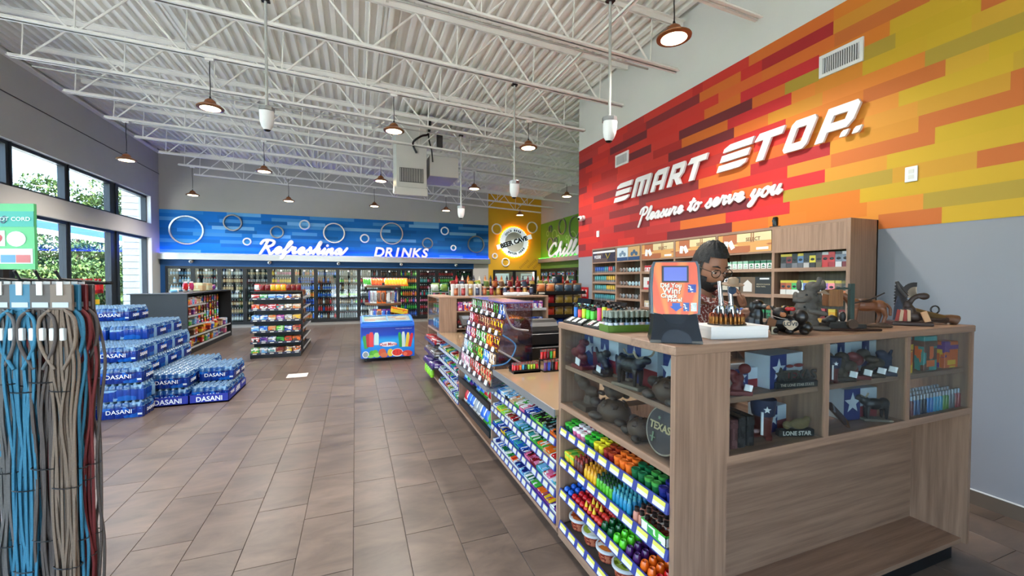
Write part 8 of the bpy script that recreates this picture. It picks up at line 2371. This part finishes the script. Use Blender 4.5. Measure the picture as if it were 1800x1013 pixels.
for k in range(6):
    o = put('folding_knife', MB().rbox(-0.10, -0.008, -0.006, 0.06, 0.008, 0.006, 0.003, 0).box(0.06, -0.006, -0.003, 0.10, 0.006, 0.003, 1).box(-0.09, -0.0085, -0.004, -0.07, 0.0085, 0.004, 2).mesh('folding_knife', [mat((70, 44, 32), 0.4), BRASS, STEEL]), (2.15 + k * 0.018, yf + 0.03 + k * 0.012, zb_ + 0.058), 0, 'wooden handled knife leaning in the middle bay, %s in its row' % ORD[k + 1], 'knife', 'leaning knives', rot=(0, 0.62, 0.1))
longhorn(2.47, yf + 0.06, zb_, 0.85, -0.5, FIGS[0], 'dark longhorn figurine on pebbles in the middle bay lower shelf')
for k, (x, w, h, c) in enumerate(((2.72, 0.10, 0.18, (ORG, YEL, DRED)), (2.83, 0.10, 0.16, (BRN, ORG, YEL)), (2.94, 0.11, 0.19, (TEA, BRN, ORG)), (3.04, 0.12, 0.15, (BLK, TAN, YEL)), (3.145, 0.12, 0.15, (ORG, PUR, YEL)))):
    put('incense_box', box_me(w, 0.06, h, *c, 2.5, k), (x, yf + 0.08 + 0.05 * (k % 2), z3_), 0.1 if k % 2 else -0.05, 'bright printed box on the right-hand bay upper shelf, %s from the divider' % ORD[k + 1], 'box', 'bright boxes in the end bay')
tb_ = MB().lathe([(0.011, 0), (0.012, 0.005), (0.012, 0.07), (0.009, 0.075), (0.009, 0.10), (0.006, 0.102)], 8, ms=[1, 0, 0, 2, 2]).mesh('e_liquid', [mat((160, 170, 176), 0.15), STEEL, STEEL], 0.7)
lc = [(120, 60, 60), (70, 90, 130), (30, 40, 60), (36, 110, 180), (40, 140, 180), (80, 130, 60), (110, 112, 116), (150, 50, 50)]
for i in range(18):
    c = lc[i * 8 // 18]
    me = shared(('eliq', c), lambda c=c: MB().lathe([(0.012, 0), (0.0125, 0.004), (0.0125, 0.072), (0.009, 0.078), (0.009, 0.10), (0.006, 0.104)], 8, ms=[0, 0, 0, 1, 1]).mesh('glass_vial', [mat(c, 0.15), mat((186, 188, 190), 0.2, 0.6)], 0.7))
    for j in range(3):
        put('glass_vial', me, (2.68 + i * 0.0302, yf + 0.04 + j * 0.045, zb_), 0, 'small glass pipe vial on the right-hand bay lower shelf, %s column, %s row' % (ORD[i + 1], ORD[j + 1]), 'vial', 'glass vials in the end bay')

# ================================================================ racks beyond the checkout
def gondola_run(x0, x1, y, h, label, rows_, seed, side=1, depth=0.4, nz=4, names='packet'):
    """shelf run along X facing the camera"""
    rr = random.Random(seed)
    t = thing('gondola_shelf', label, 'shelf unit', (x0, y, 0))
    w = x1 - x0
    MB().box(0, depth, 0, w, depth + 0.03, h).build('back_panel', SHB, t)
    MB().box(0, 0, 0, w, depth, 0.08).build('base', SHB, t)
    for k in range(nz):
        z = 0.09 + k * (h - 0.1) / nz
        MB().box(0, 0.02, z, w, depth, z + 0.015).build('shelf', SHB, t)
        MB().box(0, 0.01, z - 0.01, w, 0.02, z + 0.03).build('price_rail', LIPW, t)
        if k < nz - 2:
            continue
        x = 0.08
        i = 0
        while x < w - 0.06:
            c = rr.choice(rows_)
            ww = rr.choice((0.11, 0.13, 0.15))
            i += 1
            put('snack_bag', pouch_me(ww, 0.2, 0.06, *c), (x0 + x, y + 0.1, z + 0.016), rr.uniform(-0.1, 0.1), 'bag on the %s, %s shelf from its top, number %s along' % (names, ORD[nz - k], ORD[min(30, i)]), 'snack', names + ' bags')
            x += ww + 0.005
    return t
CH = [((130, 34, 34), DRED, TAN), ((160, 84, 40), DRED, TAN), ((170, 140, 60), BRN, TAN), (DRED, (150, 90, 50), WHT), ((90, 110, 50), TAN, DGRN), ((60, 70, 90), DRED, GRY), (BRN, TAN, DRED)]
gondola_run(2.0, 6.2, 9.3, 1.38, 'black snack gondola behind the far display case', CH, 41, nz=5, names='nearer black gondola')
gondola_run(2.6, 6.6, 11.4, 1.45, 'farther black snack gondola towards the yellow wall', [(BRN, TAN, ORG), (DRED, WHT, RED), (GRY, WHT, BLK), (TAN, WHT, BRN)], 42, nz=5, names='farther black gondola')
rt = random.Random(50)
for k in range(22):
    c = ((170, 40, 44), (190, 110, 50), (120, 30, 40), (206, 200, 190), (60, 60, 70))[(k * 3 + k // 4) % 5]
    put('tall_bottle', bottle_me(c, rc(c, 30), rc(c, -30), 0.24, 0.036, 8), (2.7 + k * 0.17, 11.55, 1.451 - 0.001), 0, 'tall bottle standing on top of the farther black gondola, %s from the aisle' % ORD[k + 1], 'bottle', 'bottles on gondola top')
for k in range(20):
    c = (CH + [((120, 140, 60), (170, 150, 60), DGRN)])[(k * 5) % 8]
    if k in (13, 14):
        continue
    put('snack_bag', pouch_me(0.15, 0.19, 0.07, *c), (2.15 + k * 0.2, 9.45, 1.38), 0.0, 'chip bag leaning on top of the nearer black gondola, %s from the aisle' % ORD[k + 1], 'snack', 'bags on gondola top', rot=(-0.3, 0.15 * ((k % 3) - 1), 0))
# rack of red and orange chip bags right behind the till
t = thing('chip_rack', 'narrow wire chip rack with red and orange bags behind the till', 'rack', (3.05, 6.75, 0))
MB().box(0, 0.3, 0, 1.0, 0.32, 1.5).box(0, 0, 0, 1.0, 0.3, 0.05).build('frame', BLACK, t)
for k in range(6):
    z = 0.25 + k * 0.215
    MB().box(0, 0.0, z - 0.01, 1.0, 0.3, z).box(0, -0.005, z - 0.01, 1.0, 0.0, z + 0.05).build('shelf', BLACK, t)
    link('price_tag', shared('crt', lambda: MB().box(0, -0.008, 0, 0.12, -0.005, 0.03).mesh('price_tag', TAGW)), t, (0.03, 0, z))
    for i in range(5):
        c = [(ORG, BRN, TAN), (ORG, BRN, WHT), (TEA, DGRN, WHT), ((190, 60, 44), ORG, WHT), ((170, 36, 40), DRED, WHT), ((190, 110, 60), TAN, DRED)][k] if i < 2 else [(BLK, BLU, GRY), (BRN, BLK, TAN), (BLU, DBLU, BLK), ((150, 122, 50), TAN, BRN), ((160, 130, 50), TAN, BRN), ((60, 76, 90), (130, 90, 50), GRY)][k]
        put('chip_bag', pouch_me(0.18, 0.19, 0.08, *c), (3.05 + 0.12 + i * 0.19, 6.75 + 0.1, z + 0.001), 0, 'chip bag in the narrow rack, %s shelf up, %s from the counter' % (ORD[k + 1], ORD[i + 1]), 'snack', 'chip rack bags')
# things standing on the far wing
rw = random.Random(61)
for k in range(7):
    put('cup_sleeve', MB().lathe([(0.032, 0), (0.036, 0.2), (0.028, 0.21), (0.0, 0.21)], 12).mesh('cup_sleeve', mat((214, 208, 202), 0.5)) if k == 0 else bpy.data.meshes['cup_sleeve'], (XC + 0.35 + k * 0.075, 6.6, ZT - 0.0085 if False else 1.30), 0, 'stack of white cups on the far case, %s from the aisle' % ORD[k + 1], 'cups', 'cup stacks')
put('cup_shelf', MB().rbox(0, 0, 0, 0.8, 0.3, 0.03, 0.004).box(0.02, 0.05, -1.27, 0.06, 0.25, 0).box(0.74, 0.05, -1.27, 0.78, 0.25, 0).mesh('cup_shelf', BLACK), (XC + 0.28, 6.45, 1.27), 0, 'black shelf carrying the white cup stacks', 'shelf', None)
for k in range(12):
    c = ((150, 76, 40), (140, 40, 40), (160, 120, 50), (50, 56, 80))[k % 4]
    put('tall_can', can_me(c, rc(c, 30), 0.13, 0.033), (XC + 0.32 + k * 0.115, YD0 + 0.30, ZT - 0.0095), 0, 'tall coloured can on the far wing, %s from the aisle' % ORD[k + 1], 'can', 'cans on the far wing')
put('white_tray', MB().rbox(-0.2, -0.07, 0, 0.2, 0.07, 0.05, 0.012).box(-0.02, -0.072, 0, 0.02, 0.072, 0.054).mesh('white_tray', WHITE), (XC + 1.25, YD0 + 0.12, ZT - 0.0095), 0, 'white strapped carton lying on the far wing', 'box', None)
put('bag_bundle', pouch_me(0.3, 0.32, 0.2, (40, 52, 70), BLK, GRY, 2), (4.85, 9.48, 1.38), 0, 'dark blue bundle standing on the nearer black gondola', 'bag', None)
t = thing('basket_stand', 'wire stand with bags beside the far case', 'stand', (XC + 0.1, 7.15, 0))
for x in (0, 0.3):
    for y in (0, 0.25):
        MB().cyl((x, y, 0), (x, y, 1.45), 0.008, n=6).build('leg', STEEL, t)
for z in (0.4, 0.9, 1.35):
    MB().box(-0.01, -0.01, z, 0.31, 0.26, z + 0.01).build('shelf', STEEL, t)
for k in range(2):
    put('produce_bag', pouch_me(0.15, 0.16, 0.09, *(((190, 196, 186), (120, 150, 80), WHT), ((110, 140, 60), DGRN, WHT))[k]), (XC + 0.18 + k * 0.16, 7.27, 1.361), 0, ('white', 'green')[k] + ' bag on the wire stand beside the far case', 'bag', None)
# ================================================================ lettering becomes real mesh
bpy.context.view_layer.update()
_dg = bpy.context.evaluated_depsgraph_get()
_tm = {}
for _o in [o for o in bpy.data.objects if o.type == 'FONT']:
    if _o.data.name not in _tm:
        _tm[_o.data.name] = bpy.data.meshes.new_from_object(_o.evaluated_get(_dg))
for _o in [o for o in bpy.data.objects if o.type == 'FONT']:
    _me = _tm[_o.data.name]
    _par, _loc, _rot, _sca, _nm = _o.parent, _o.location.copy(), _o.rotation_euler.copy(), _o.scale.copy(), _o.name.split('.')[0]
    bpy.data.objects.remove(_o)
    _q = link(_nm, _me, _par, _loc, rot=_rot)
    _q.scale = _sca
